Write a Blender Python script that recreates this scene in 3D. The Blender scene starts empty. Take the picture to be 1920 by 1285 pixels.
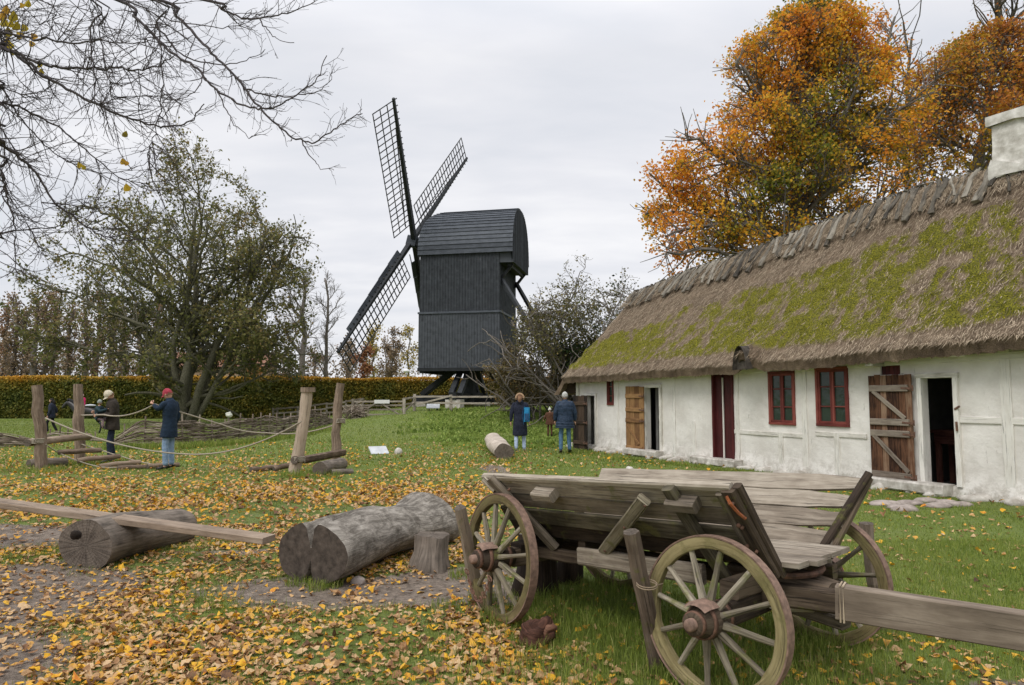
import bpy, bmesh, math, random
import numpy as np
from mathutils import Vector, Matrix
R = math.radians
rnd = random.Random(7)
RG = np.random.default_rng(11)
SC = bpy.context.scene
COL = SC.collection

# ---------------------------------------------------------------- camera, world, sun
FPX = 1300.0; PITCH = math.atan(99.5 / FPX); CZ = 1.64
cam = bpy.data.cameras.new('camera'); camo = bpy.data.objects.new('camera', cam); COL.objects.link(camo)
cam.sensor_width = 36; cam.lens = 36 * FPX / 1920; cam.clip_start = 0.05; cam.clip_end = 2000
camo.location = (0, 0, CZ); camo.rotation_euler = (math.pi / 2 + PITCH, 0, 0)
SC.camera = camo
SUN_EL, SUN_AZ = 52, 215          # behind the camera, to the left
SC.view_settings.view_transform = 'Standard'; SC.view_settings.look = 'None'
SC.view_settings.exposure = 0.17; SC.view_settings.gamma = 1
W = bpy.data.worlds.new('World'); SC.world = W; W.use_nodes = True

def N(nt, typ, ins=None, **props):
    n = nt.nodes.new(typ)
    for k, v in props.items(): setattr(n, k, v)
    for k, v in (ins or {}).items():
        s = n.inputs[k]
        if isinstance(v, bpy.types.NodeSocket): nt.links.new(v, s)
        else: s.default_value = v
    return n
def ramp(nt, fac, stops, interp='LINEAR'):
    n = nt.nodes.new('ShaderNodeValToRGB'); e = n.color_ramp.elements; n.color_ramp.interpolation = interp
    while len(e) < len(stops): e.new(0.5)
    for i, (p, c) in enumerate(stops):
        e[i].position = p; e[i].color = (c if len(c) == 4 else (*c, 1)) if hasattr(c, '__len__') else (c, c, c, 1)
    nt.links.new(fac, n.inputs[0]); return n.outputs[0]
def mix(nt, fac, a, b, mode='MIX'):
    n = nt.nodes.new('ShaderNodeMix'); n.data_type = 'RGBA'; n.blend_type = mode
    for idx, v in ((0, fac), (6, a), (7, b)):
        s = n.inputs[idx]
        if isinstance(v, bpy.types.NodeSocket): nt.links.new(v, s)
        elif idx == 0: s.default_value = v
        else: s.default_value = (*v, 1) if len(v) == 3 else v
    return n.outputs[2]
def math_(nt, op, a, b=0.0, clamp=False):
    n = nt.nodes.new('ShaderNodeMath'); n.operation = op; n.use_clamp = clamp
    for i, v in enumerate((a, b)):
        if isinstance(v, bpy.types.NodeSocket): nt.links.new(v, n.inputs[i])
        else: n.inputs[i].default_value = v
    return n.outputs[0]
def noise(nt, vec, scale, detail=4, rough=0.55, dist=0.0):
    n = N(nt, 'ShaderNodeTexNoise', {'Scale': scale, 'Detail': detail, 'Roughness': rough, 'Distortion': dist})
    if vec is not None: nt.links.new(vec, n.inputs['Vector'])
    return n.outputs[0]
def mapping(nt, vec, scale=(1, 1, 1), loc=(0, 0, 0), rot=(0, 0, 0)):
    return N(nt, 'ShaderNodeMapping', {'Vector': vec, 'Scale': scale, 'Location': loc, 'Rotation': rot}).outputs[0]

nt = W.node_tree; nt.nodes.clear()
sky = N(nt, 'ShaderNodeTexSky', sky_type='NISHITA', sun_disc=False, sun_elevation=R(SUN_EL), sun_rotation=R(SUN_AZ), air_density=1.0, dust_density=2.0)
tc = N(nt, 'ShaderNodeTexCoord').outputs['Generated']
sep = N(nt, 'ShaderNodeSeparateXYZ', {0: tc})
zz = math_(nt, 'MAXIMUM', sep.outputs[2], 0.0)
# flat cloud deck: project the view direction on a plane overhead
den = math_(nt, 'ADD', zz, 0.22)
cx_ = math_(nt, 'DIVIDE', sep.outputs[0], den); cy_ = math_(nt, 'DIVIDE', sep.outputs[1], den)
cv = N(nt, 'ShaderNodeCombineXYZ', {0: cx_, 1: cy_, 2: 0.0}).outputs[0]
n1 = noise(nt, mapping(nt, cv, (0.55, 1.1, 1), (3.1, 7.4, 0)), 1.5, 5, 0.5, 0.3)
n2 = noise(nt, mapping(nt, cv, (1.2, 2.6, 1), (1.1, 2.0, 0)), 2.6, 4, 0.5, 0.2)
nn = math_(nt, 'ADD', math_(nt, 'MULTIPLY', n1, 0.65), math_(nt, 'MULTIPLY', n2, 0.35))
cloud = ramp(nt, nn, [(0.34, (0.68, 0.70, 0.75)), (0.50, (0.77, 0.775, 0.812)), (0.66, (0.89, 0.885, 0.90))])
# overcast skies are brighter towards the zenith
grad = N(nt, 'ShaderNodeMapRange', {0: zz, 1: 0.45, 2: 1.0, 3: 1.0, 4: 2.1}).outputs[0]
cl2 = N(nt, 'ShaderNodeVectorMath', {0: cloud, 'Scale': grad}, operation='SCALE').outputs[0]
skys = N(nt, 'ShaderNodeVectorMath', {0: sky.outputs[0], 'Scale': 0.1}, operation='SCALE').outputs[0]
full = mix(nt, 0.93, skys, cl2)
bg = N(nt, 'ShaderNodeBackground', {'Color': full, 'Strength': 1.0})
wo = N(nt, 'ShaderNodeOutputWorld'); nt.links.new(bg.outputs[0], wo.inputs[0])
sl = bpy.data.lights.new('sun', 'SUN'); sl.energy = 1.5; sl.angle = R(22); sl.color = (1.0, 0.97, 0.92)
so = bpy.data.objects.new('sun', sl); COL.objects.link(so)
# sun_rotation in Blender's Nishita runs clockwise from +Y
sd = Vector((math.sin(R(SUN_AZ)) * math.cos(R(SUN_EL)), math.cos(R(SUN_AZ)) * math.cos(R(SUN_EL)), math.sin(R(SUN_EL))))
so.rotation_euler = sd.to_track_quat('Z', 'Y').to_euler()

# ---------------------------------------------------------------- survey helpers
cp, sp_ = math.cos(PITCH), math.sin(PITCH)
def ray(px, py):
    a = (px - 960) / FPX; b = (642.5 - py) / FPX
    return np.array([a, cp - b * sp_, sp_ + b * cp])
def at(px, py, Y):
    r = ray(px, py); return np.array([0, 0, CZ]) + r * (Y / r[1])
def G(px, py, z=0.0):
    r = ray(px, py); return np.array([0, 0, CZ]) + r * ((z - CZ) / r[2])

# ---------------------------------------------------------------- numpy value noise
def vnoise(p, seed=0):
    p = np.asarray(p, float); i = np.floor(p).astype(np.int64); f = p - i; f = f * f * (3 - 2 * f)
    def h(a):
        n = (a[..., 0] * 73856093) ^ (a[..., 1] * 19349663) ^ (a[..., 2] * 83492791) ^ (seed * 2654435761)
        n = (n ^ (n >> 13)) * 1274126177; n = n & 0xffffffff; n = ((n ^ (n >> 16)) * 2246822519) & 0xffffffff
        return (n ^ (n >> 15) & 0xffffffff) / 4294967295.0
    r = 0
    for dx in (0, 1):
        for dy in (0, 1):
            for dz in (0, 1):
                w = (f[..., 0] if dx else 1 - f[..., 0]) * (f[..., 1] if dy else 1 - f[..., 1]) * (f[..., 2] if dz else 1 - f[..., 2])
                r = r + w * h(i + np.array([dx, dy, dz]))
    return r * 2 - 1
def fbm(p, oct=4, seed=0, gain=0.5):
    p = np.asarray(p, float); r = 0; a = 1.0; s = 0
    for o in range(oct):
        r = r + a * vnoise(p * 2 ** o + o * 17.3, seed + o); s += a; a *= gain
    return r / s
def fb2(x, y, sc, oct=4, seed=0):
    x = np.asarray(x, float) * sc; y = np.asarray(y, float) * sc
    return fbm(np.stack([x, y, np.zeros_like(x) + 0.37], -1), oct, seed)
def sst(x, a, b):
    t = np.clip((x - a) / (b - a), 0, 1); return t * t * (3 - 2 * t)

# ---------------------------------------------------------------- mesh builder
def unit(v): return v / (np.linalg.norm(v) + 1e-12)
def rot_axis(v, ax, a):
    ax = ax / np.linalg.norm(ax); return v * math.cos(a) + np.cross(ax, v) * math.sin(a) + ax * np.dot(ax, v) * (1 - math.cos(a))
def rectp(w, h, c=0.0):
    w /= 2; h /= 2
    if c <= 0: return np.array([(-w, -h), (w, -h), (w, h), (-w, h)])
    return np.array([(-w + c, -h), (w - c, -h), (w, -h + c), (w, h - c), (w - c, h), (-w + c, h), (-w, h - c), (-w, -h + c)])
def circp(r, n=8, jag=0, seed=0):
    a = np.arange(n) / n * 2 * math.pi; rr = np.full(n, r)
    if jag: rr = r * (1 + jag * vnoise(np.stack([np.cos(a) * 1.3 + seed, np.sin(a) * 1.3, a * 0 + seed * 1.7], -1), seed))
    return np.stack([np.cos(a) * rr, np.sin(a) * rr], -1)
class MB:
    def __init__(s): s.V = []; s.n = 0; s.F = []; s.U = []; s.M = []; s.R = []
    def add(s, V, F, uv=None, mat=0, r=None):
        V = np.asarray(V, float).reshape(-1, 3); F = np.asarray(F, np.int64)
        s.V.append(V); s.F.append(F + s.n); s.n += len(V)
        s.U.append(np.zeros(F.shape + (2,)) if uv is None else np.asarray(uv, float))
        s.M.append(np.full(len(F), mat)); s.R.append(np.full(len(V), rnd.random()) if r is None else np.asarray(r, float))
    def poly(s, pts, mat=0):
        p = np.asarray(pts, float); s.add(p, [list(range(len(p)))], None, mat)
    def sweep(s, path, prof, up=None, scale=None, mat=0, capmat=None, caps=True, off=None):
        path = np.asarray(path, float); prof = np.asarray(prof, float); n, m = len(path), len(prof)
        T = np.gradient(path, axis=0); T /= np.linalg.norm(T, axis=1)[:, None] + 1e-12
        if up is None:
            d = np.abs(path[-1] - path[0]); up = np.eye(3)[int(np.argmin(d))] if d[2] > 0.8 * np.linalg.norm(d) else np.array([0, 0, 1.0])
        S = np.cross(T, np.asarray(up, float)); S /= np.linalg.norm(S, axis=1)[:, None] + 1e-12
        Uq = np.cross(S, T)
        pr = prof if prof.ndim == 3 else np.broadcast_to(prof, (n, m, 2)) if prof.shape == (m, 2) else prof
        m = pr.shape[1]
        if scale is not None: pr = pr * np.asarray(scale, float).reshape(n, 1, -1)
        V = path[:, None] + S[:, None] * pr[..., :1] + Uq[:, None] * pr[..., 1:2]
        idx = np.arange(n * m).reshape(n, m)
        a = idx[:-1]; b = idx[1:]; F = np.stack([a, np.roll(a, -1, 1), np.roll(b, -1, 1), b], -1).reshape(-1, 4)
        L = np.concatenate([[0], np.cumsum(np.linalg.norm(np.diff(path, axis=0), axis=1))])
        per = np.concatenate([[0], np.cumsum(np.linalg.norm(np.roll(pr[0], -1, 0) - pr[0], axis=1))])
        o = rnd.random() * 40 if off is None else off
        u0 = np.broadcast_to(L[:-1, None], (n - 1, m)); u1 = np.broadcast_to(L[1:, None], (n - 1, m))
        v0 = np.broadcast_to(per[None, :-1], (n - 1, m)); v1 = np.broadcast_to(per[None, 1:], (n - 1, m))
        uv = np.stack([np.stack([u0, v0], -1), np.stack([u0, v1], -1), np.stack([u1, v1], -1), np.stack([u1, v0], -1)], 2).reshape(-1, 4, 2) + o
        rv = rnd.random(); s.add(V.reshape(-1, 3), F, uv, mat, np.full(n * m, rv))
        if caps:
            b0 = s.n - n * m; cm = mat if capmat is None else capmat
            for ring, q, rev in ((idx[0], pr[0], True), (idx[-1], pr[-1], False)):
                f = ring + b0; uvq = q + 50 * 0 + (o if capmat is None else 0)
                if rev: f = f[::-1]; uvq = uvq[::-1]
                s.F.append(np.asarray([f])); s.U.append(np.asarray([uvq])); s.M.append(np.array([cm]))
        return s
    def beam(s, a, b, w, h, c=0.004, up=None, seg=1, jit=0.0, mat=0, taper=1.0, bend=0.0):
        a = np.asarray(a, float); b = np.asarray(b, float)
        if jit: seg = max(seg, int(np.linalg.norm(b - a) / 0.12) + 2)
        t = np.linspace(0, 1, seg + 1)[:, None]; P = a + (b - a) * t
        if bend: P = P + np.array([0, 0, 1.0]) * bend * np.sin(math.pi * t)
        pr = np.broadcast_to(rectp(w, h, min(c, w * .3, h * .3)), (seg + 1, 8 if c > 0 else 4, 2)).copy()
        pr = pr * (1 + (taper - 1) * t[:, :, None])
        if jit:
            sd_ = rnd.random() * 90
            g = np.stack(np.broadcast_arrays(t * np.linalg.norm(b - a) * 4 + sd_, np.arange(pr.shape[1])[None, :] * 1.9, np.full((1, 1), sd_)), -1)
            pr = pr * (1 + jit * np.stack([vnoise(g, 3), vnoise(g + 7, 4)], -1))
            if seg > 1: P = P + jit * 0.12 * min(w, h) * RG.normal(size=P.shape) * 1.0
        return s.sweep(P, pr, up, mat=mat)
    def tube(s, path, r, n=8, mat=0, capmat=None, caps=True, jag=0):
        path = np.asarray(path, float); r = np.broadcast_to(np.asarray(r, float), (len(path),))
        return s.sweep(path, circp(1, n, jag, rnd.randint(0, 99)), scale=np.stack([r, r], -1), mat=mat, capmat=capmat, caps=caps)
    def box(s, lo, hi, mat=0):
        (x0, y0, z0), (x1, y1, z1) = lo, hi
        s.beam(((x0 + x1) / 2, y0, (z0 + z1) / 2), ((x0 + x1) / 2, y1, (z0 + z1) / 2), x1 - x0, z1 - z0, 0.003, mat=mat)
    def grid(s, P, mat=0, uv=None, r=None):
        P = np.asarray(P, float); n, m = P.shape[:2]; idx = np.arange(n * m).reshape(n, m)
        F = np.stack([idx[:-1, :-1], idx[:-1, 1:], idx[1:, 1:], idx[1:, :-1]], -1).reshape(-1, 4)
        u = None
        if uv is not None: u = uv.reshape(-1, 2)[F]
        s.add(P.reshape(-1, 3), F, u, mat, None if r is None else r.reshape(-1))
    def lathe(s, prof, c, ax, n=20, mat=0):
        """prof: (dist along ax, radius)"""
        ax = np.asarray(ax, float); ax /= np.linalg.norm(ax); t = np.array([0, 0, 1.0]) if abs(ax[2]) < .9 else np.array([1.0, 0, 0])
        e1 = np.cross(ax, t); e1 /= np.linalg.norm(e1); e2 = np.cross(ax, e1)
        a = np.arange(n + 1) / n * 2 * math.pi
        P = np.array([[np.asarray(c) + ax * d + (e1 * math.cos(q) + e2 * math.sin(q)) * r for q in a] for d, r in prof])
        uv = np.array([[(d * 1.0, q * 0.15) for q in a] for d, r in prof]); s.grid(P, mat, uv)
    def blob(s, c, r, n=10, jag=0.2, seed=0, mat=0, sq=None):
        """noisy ellipsoid; r = (rx, ry, rz)"""
        th = np.linspace(0, math.pi, n)[:, None]; ph = np.linspace(0, 2 * math.pi, 2 * n + 1)[None]
        d = np.stack(np.broadcast_arrays(np.sin(th) * np.cos(ph), np.sin(th) * np.sin(ph), np.cos(th)), -1)
        k = 1 + jag * fbm(d * 1.6 + seed * 3.1, 3, seed)
        P = d * k[..., None] * np.asarray(r, float) + np.asarray(c, float); s.grid(P[::-1], mat, np.stack([d[..., 0] * .4, d[..., 2] * .4 + d[..., 1] * .2], -1))
    def build(s, name, mats, parent=None, smooth=False, origin=None):
        me = bpy.data.meshes.new(name)
        V = np.concatenate(s.V); tot = [f.shape[1] * len(f) for f in s.F]
        if origin is not None: V = V - np.asarray(origin, float)
        me.vertices.add(len(V)); me.vertices.foreach_set('co', V.astype(np.float32).ravel())
        me.loops.add(sum(tot)); me.loops.foreach_set('vertex_index', np.concatenate([f.ravel() for f in s.F]).astype(np.int32))
        cnt = np.concatenate([np.full(len(f), f.shape[1]) for f in s.F]); st = np.concatenate([[0], np.cumsum(cnt)[:-1]])
        me.polygons.add(len(cnt)); me.polygons.foreach_set('loop_start', st.astype(np.int32)); me.polygons.foreach_set('loop_total', cnt.astype(np.int32))
        me.polygons.foreach_set('material_index', np.concatenate(s.M).astype(np.int32))
        uv = me.uv_layers.new(name='UVMap'); uv.data.foreach_set('uv', np.concatenate([u.reshape(-1, 2) for u in s.U]).astype(np.float32).ravel())
        at_ = me.attributes.new('rnd', 'FLOAT', 'POINT'); at_.data.foreach_set('value', np.concatenate(s.R).astype(np.float32))
        me.polygons.foreach_set('use_smooth', np.full(len(cnt), bool(smooth)))
        me.update(calc_edges=True); me.validate()
        for m in (mats if isinstance(mats, (list, tuple)) else [mats]): me.materials.append(m)
        o = bpy.data.objects.new(name, me); COL.objects.link(o)
        if origin is not None: o.location = tuple(origin)
        if parent is not None: o.parent = parent
        return o
def smooth_by(o, ang=35):
    me = o.data; n = len(me.polygons); me.polygons.foreach_set('use_smooth', np.ones(n, bool))
    try: me.set_sharp_from_angle(angle=R(ang))
    except Exception: pass
    return o
def tag(o, label=None, cat=None, group=None, kind=None):
    if label: o['label'] = label
    if cat: o['category'] = cat
    if group: o['group'] = group
    if kind: o['kind'] = kind
    return o
def thing(name, label, cat, loc=(0, 0, 0), rz=0.0, group=None):
    o = bpy.data.objects.new(name, None); COL.objects.link(o); o.location = tuple(loc); o.rotation_euler = (0, 0, rz); o.empty_display_size = 0.2
    return tag(o, label, cat, group)
def copy_tree(o, parent=None):
    c = o.copy(); COL.objects.link(c)
    if parent is not None: c.parent = parent
    for ch in list(o.children): copy_tree(ch, c)
    return c

# ---------------------------------------------------------------- materials
def lin(h):
    h = h.lstrip('#'); v = [int(h[i:i + 2], 16) / 255 for i in (0, 2, 4)]
    return tuple(c / 12.92 if c <= .04045 else ((c + .055) / 1.055) ** 2.4 for c in v)
def mat(name):
    m = bpy.data.materials.new(name); m.use_nodes = True; nt = m.node_tree
    b = nt.nodes['Principled BSDF']; b.inputs['Specular IOR Level'].default_value = 0.3; return m, nt, b
def fin(nt, b, col, rough=0.85, bump=None, bs=0.3, bd=0.01):
    if isinstance(col, bpy.types.NodeSocket): nt.links.new(col, b.inputs['Base Color'])
    else: b.inputs['Base Color'].default_value = (*col, 1)
    if isinstance(rough, bpy.types.NodeSocket): nt.links.new(rough, b.inputs['Roughness'])
    else: b.inputs['Roughness'].default_value = rough
    if bump is not None:
        bn = N(nt, 'ShaderNodeBump', {'Height': bump, 'Strength': bs, 'Distance': bd}); nt.links.new(bn.outputs[0], b.inputs['Normal'])
def m_wood(name, dark, mid, light, moss=0.0, grain=38, mosscol=(0.12, 0.13, 0.02), rough=.9, cracks=1.0, bs=.8):
    dark, mid, light = [(c_[0] * .96, c_[1] * .955, c_[2] * .92) if 'white' not in name else c_ for c_ in (dark, mid, light)]
    m, nt, b = mat(name); uv = N(nt, 'ShaderNodeUVMap').outputs[0]; ob = N(nt, 'ShaderNodeNewGeometry').outputs['Position']
    r_ = N(nt, 'ShaderNodeAttribute', attribute_name='rnd').outputs['Fac']
    g = noise(nt, mapping(nt, uv, (3.2, grain, 1)), 1, 6, .65, .5)
    g2 = noise(nt, mapping(nt, uv, (1.9, grain * 2.2, 1)), 1, 4, .65, .8)
    big = noise(nt, ob, 3.2, 4, .6)
    f = math_(nt, 'ADD', math_(nt, 'MULTIPLY', g, .46), math_(nt, 'MULTIPLY', big, .3)); f = math_(nt, 'ADD', f, math_(nt, 'MULTIPLY', r_, .24))
    c = ramp(nt, f, [(0.34, dark), (0.5, mid), (0.64, light)])
    crack = ramp(nt, g2, [(0.34, 0.15), (0.43, 1.0)]); c = mix(nt, cracks * .8, c, mix(nt, 1.0, c, crack, 'MULTIPLY'))
    if moss:
        mn = noise(nt, ob, 7, 5, .65); mm = ramp(nt, mn, [(0.62 - moss * .35, 0.0), (0.72 - moss * .25, 1.0)])
        c = mix(nt, math_(nt, 'MULTIPLY', mm, .75), c, mix(nt, noise(nt, ob, 60, 2), tuple(x * .5 for x in mosscol), tuple(x * 1.3 for x in mosscol)))
    h = math_(nt, 'ADD', math_(nt, 'MULTIPLY', g, .5), math_(nt, 'MULTIPLY', crack, .5))
    fin(nt, b, c, rough, h, bs, .006); return m
def m_flat(name, c1, c2, scale=8, rough=.85, bs=.2, bd=.01, detail=5, sp=.3):
    m, nt, b = mat(name); ob = N(nt, 'ShaderNodeNewGeometry').outputs['Position']
    n = noise(nt, ob, scale, detail, .6); fin(nt, b, mix(nt, ramp(nt, n, [(.32, 0.0), (.68, 1.0)]), c1, c2), rough, n, bs, bd)
    b.inputs['Specular IOR Level'].default_value = sp; return m
def m_leaf(name, stops, trans=0.25, rough=.75, mott=0):
    m, nt, b = mat(name); r_ = N(nt, 'ShaderNodeAttribute', attribute_name='rnd').outputs['Fac']
    if mott: r_ = math_(nt, 'ADD', r_, math_(nt, 'MULTIPLY', math_(nt, 'SUBTRACT', noise(nt, N(nt, 'ShaderNodeNewGeometry').outputs['Position'], mott, 4, .7), .5), .55))
    c = ramp(nt, r_, stops); fin(nt, b, c, rough)
    tr = N(nt, 'ShaderNodeBsdfTranslucent', {'Color': c}); ms = N(nt, 'ShaderNodeMixShader', {0: trans, 1: b.outputs[0], 2: tr.outputs[0]})
    nt.links.new(ms.outputs[0], nt.nodes['Material Output'].inputs[0]); return m
def m_bark(name, c1, c2, scale=6, bs=.8):
    m, nt, b = mat(name); uv = N(nt, 'ShaderNodeUVMap').outputs[0]; ob = N(nt, 'ShaderNodeNewGeometry').outputs['Position']
    n = noise(nt, mapping(nt, uv, (3, 22, 1)), 1, 5, .65, .5); n2 = noise(nt, ob, scale, 4, .6)
    fin(nt, b, ramp(nt, math_(nt, 'ADD', math_(nt, 'MULTIPLY', n, .6), math_(nt, 'MULTIPLY', n2, .4)), [(.35, c1), (.65, c2)]), .95, n, bs, .02); return m
# ---------------------------------------------------------------- ground
def H(x, y):
    x = np.asarray(x, float); y = np.asarray(y, float)
    m = 0.95 * sst(y, 25.5, 42) * sst(x, -15.5, -5) * (1 - 0.85 * sst(x, 14, 30)) * (1 - sst(y, 75, 110))
    bumps = 0.030 * fb2(x, y, .55, 3, 1) + .012 * fb2(x, y, 2.7, 3, 5)
    far = 0.10 * fb2(x, y, .09, 2, 8) * sst(y, 12, 30)
    return m + bumps + far - 0.02 * D(x, y)
def ell(x, y, c, a, b, ang, soft=.35):
    dx = x - c[0]; dy = y - c[1]; ca, sa = math.cos(ang), math.sin(ang)
    d = np.sqrt(((dx * ca + dy * sa) / a) ** 2 + ((-dx * sa + dy * ca) / b) ** 2)
    return 1 - sst(d, 1 - soft, 1 + soft)
def D(x, y):
    """bare trodden earth, 0..1"""
    x = np.asarray(x, float) + .28 * fb2(x, y, 1.1, 3, 21); y = np.asarray(y, float) + .25 * fb2(x, y, 1.3, 3, 22)
    d = ell(x, y, (-1.25, 5.95), 1.40, .50, .0)          # muddy hollow in front of the split trunk
    d = np.maximum(d, ell(x, y, (-.45, 6.5), .75, .25, .5))
    d = np.maximum(d, ell(x, y, (-4.55, 5.7), 1.35, 1.2, .2))   # left edge path
    d = np.maximum(d, ell(x, y, (-3.5, 4.3), .75, .8, .2))
    d = np.maximum(d, ell(x, y, (-6.9, 8.4), 2.6, .65, -.1))
    d = np.maximum(d, ell(x, y, (-2.0, 7.6), 1.7, .16, .1) * .7)
    d = np.maximum(d, ell(x, y, (-.35, 15.6), .32, 1.2, .1) * .8)
    d = np.maximum(d, ell(x, y, (2.6, 3.95), .5, .2, .2) * .75)
    d = np.maximum(d, ell(x, y, (-6.6, 16.3), 1.2, .8, .2) * .35)
    return d
def LD(x, y):
    """density of fallen leaves, 0..1"""
    x = np.asarray(x, float); y = np.asarray(y, float); n = fb2(x, y, .9, 3, 31)
    edge = np.interp(y, [3, 4, 6, 9, 14, 15], [0.75, .45, -.35, -.35, -.6, -.6])
    a = 1 - sst(x + .5 * n, edge - .25, edge + .55)
    a = a * (1 - sst(y + 1.2 * n, 11.8, 14.9)) * (1 - .86 * D(x, y)) * (.34 + .85 * sst(n, -.34, .26))
    a = np.maximum(a, .26 * (1 - sst(x + .8 * n, -.2, 1.5)) * (1 - sst(y, 16, 22)) * sst(n, -.5, .4))
    a = np.maximum(a, .040 + .05 * sst(n, .1, .4) + .13 * (1 - sst(y, 4.2, 5.6)))
    a = np.maximum(a, .13 * sst(n, .0, .3) * (1 - sst(y, 4.6, 5.4)))
    return a * (1 - .6 * sst(y, 22, 30))
def GD(x, y):
    """density of grass, 0..1"""
    g = 1 - D(x, y) * 1.05; n = fb2(x, y, 1.7, 3, 41)
    patch = 1 - .75 * (1 - sst(n, -.30, .14)) * (1 - sst(np.asarray(x, float), -.5, .4)) * (1 - sst(y, 11.0, 14.5))
    return np.clip(g, 0, 1) * patch
def axis_lines(segs):
    out = [segs[0][0]]
    for a, b, st in segs:
        n = max(1, int(round((b - a) / st))); out += list(np.linspace(a, b, n + 1)[1:])
    return np.array(out)
gx = axis_lines([(-420, -60, 30), (-60, -24, 3), (-24, -9, .3), (-9, 6, .06), (6, 16, .3), (16, 60, 4), (60, 420, 30)])
gy = axis_lines([(-60, -6, 6), (-6, 3, .5), (3, 9, .055), (9, 17, .13), (17, 34, .4), (34, 60, 1.2), (60, 600, 30)])
X_, Y_ = np.meshgrid(gx, gy); Z_ = H(X_, Y_)
mb = MB(); mb.grid(np.stack([X_, Y_, Z_], -1), r=D(X_, Y_))
m_ground, nt, b = mat('ground_soil')
ps = N(nt, 'ShaderNodeNewGeometry').outputs['Position']; dm = N(nt, 'ShaderNodeAttribute', attribute_name='rnd').outputs['Fac']
gn = noise(nt, ps, 1.3, 6, .65); gf = noise(nt, ps, 22, 6, .7); gm_ = noise(nt, mapping(nt, ps, (1, .5, 1)), .35, 3)
grass_c = mix(nt, ramp(nt, gf, [(.35, 0.0), (.65, 1.0)]), (0.08, 0.105, 0.022), (0.20, 0.24, 0.055))
grass_c = mix(nt, ramp(nt, gm_, [(.4, 0.0), (.6, .6)]), grass_c, (0.13, 0.18, 0.03))
dirt_c = mix(nt, ramp(nt, noise(nt, ps, 14, 9, .8), [(.38, 0.0), (.60, 1.0)]), (0.085, 0.066, 0.050), (0.275, 0.220, 0.175))
cn = math_(nt, 'ADD', dm, math_(nt, 'MULTIPLY', math_(nt, 'SUBTRACT', gf, .5), .7))
gcol = mix(nt, ramp(nt, cn, [(.34, 0.0), (.55, 1.0)]), grass_c, dirt_c)
peb = N(nt, 'ShaderNodeTexVoronoi', {'Vector': ps, 'Scale': 45.0}).outputs[0]
fin(nt, b, gcol, ramp(nt, noise(nt, ps, 3, 3), [(.4, .95), (.62, .62)]), math_(nt, 'ADD', noise(nt, ps, 30, 7, .75), math_(nt, 'MULTIPLY', peb, .25)), .9, .03)
tag(mb.build('ground', m_ground, smooth=True), kind='structure')

# fallen leaves: curled little leaf meshes, one colour value each
def leaf_template():
    out = np.array([(0, -.5), (.30, -.40), (.48, -.08), (.36, .22), (0, .56), (-.36, .22), (-.48, -.08), (-.30, -.40)])
    mid = np.array([(0, -.45), (0, .0), (0, .5)]); V = np.concatenate([out, [[0, 0.02]]])
    F = [(0, 1, 8), (1, 2, 8), (2, 3, 8), (3, 4, 8), (4, 5, 8), (5, 6, 8), (6, 7, 8), (7, 0, 8)]
    return V, np.array(F)
def scatter_leaves(mb, xs, ys, size, lift, tilt, rv):
    V0, F0 = leaf_template(); n = len(xs)
    v = np.broadcast_to(V0, (n,) + V0.shape).copy(); v *= 1 + .30 * RG.normal(size=v.shape).clip(-1.5, 1.5)
    asp = RG.uniform(.65, 1.05, (n, 1)); cur = RG.normal(0, .48, (n, 1)); fold = RG.normal(.18, .42, (n, 1)); tw = RG.normal(0, .5, (n, 1))
    x = v[..., 0] * asp; y = v[..., 1]; z = cur * y * y + fold * np.abs(x) + tw * x * y + .06 * RG.normal(size=x.shape)
    P = np.stack([x, y, z], -1) * size[:, None, None]
    a = RG.uniform(0, 2 * math.pi, n); tx = RG.normal(0, 1, n) * tilt; ty = RG.normal(0, 1, n) * tilt
    def rot(P, c, s_, i, j):
        Q = P.copy(); Q[..., i] = P[..., i] * c[:, None] - P[..., j] * s_[:, None]; Q[..., j] = P[..., i] * s_[:, None] + P[..., j] * c[:, None]; return Q
    P = rot(P, np.cos(tx), np.sin(tx), 1, 2); P = rot(P, np.cos(ty), np.sin(ty), 0, 2); P = rot(P, np.cos(a), np.sin(a), 0, 1)
    P[..., 2] -= np.minimum(P[..., 2].min(1, keepdims=True) * .75, 0)
    P += np.stack([xs, ys, H(xs, ys) + lift], -1)[:, None]
    F = (F0[None] + (np.arange(n) * len(V0))[:, None, None]).reshape(-1, 3)
    mb.add(P.reshape(-1, 3), F, None, 0, np.repeat(rv, len(V0)))
def sample(n, y0, y1, half, dens, pw=1.0, x0=None, x1=None):
    """random points in the view trapezoid, thinned by dens(x, y)"""
    n = int(n * (1 + 1.5 / ((y0 + y1) / 2 * half + .8))); u = RG.uniform(0, 1, n); y = y0 + (y1 - y0) * u ** pw
    w = y * half + 2.3; x = RG.uniform(-1, 1, n) * w
    k = RG.uniform(0, 1, n) < dens(x, y)
    return x[k], y[k]
m_lf = m_leaf('fallen_leaf', [(0.0, lin('4a3426')), (.20, lin('805a38')), (.38, lin('a6825a')), (.54, lin('c9ac84')), (.66, lin('bb9058')), (.78, lin('cc9a38')), (.90, lin('dcae2c')), (1.0, lin('c07428'))], .12, .6, 45)
mb = MB()
x, y = sample(84000, 3.3, 9.0, .80, lambda x, y: LD(x, y) * (y / 9.0) ** .2, 1.0)
scatter_leaves(mb, x, y, RG.uniform(.018, .066, len(x)) * RG.uniform(.8, 1.15, len(x)), RG.uniform(-.006, .018, len(x)), .22, RG.beta(1.6, 1.4, len(x)))
x, y = sample(150000, 9.0, 24.0, .80, lambda x, y: LD(x, y) * .8, .8)
scatter_leaves(mb, x, y, RG.uniform(.03, .085, len(x)), RG.uniform(.010, .038, len(x)), .33, RG.beta(1.8, 1.2, len(x)))
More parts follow.
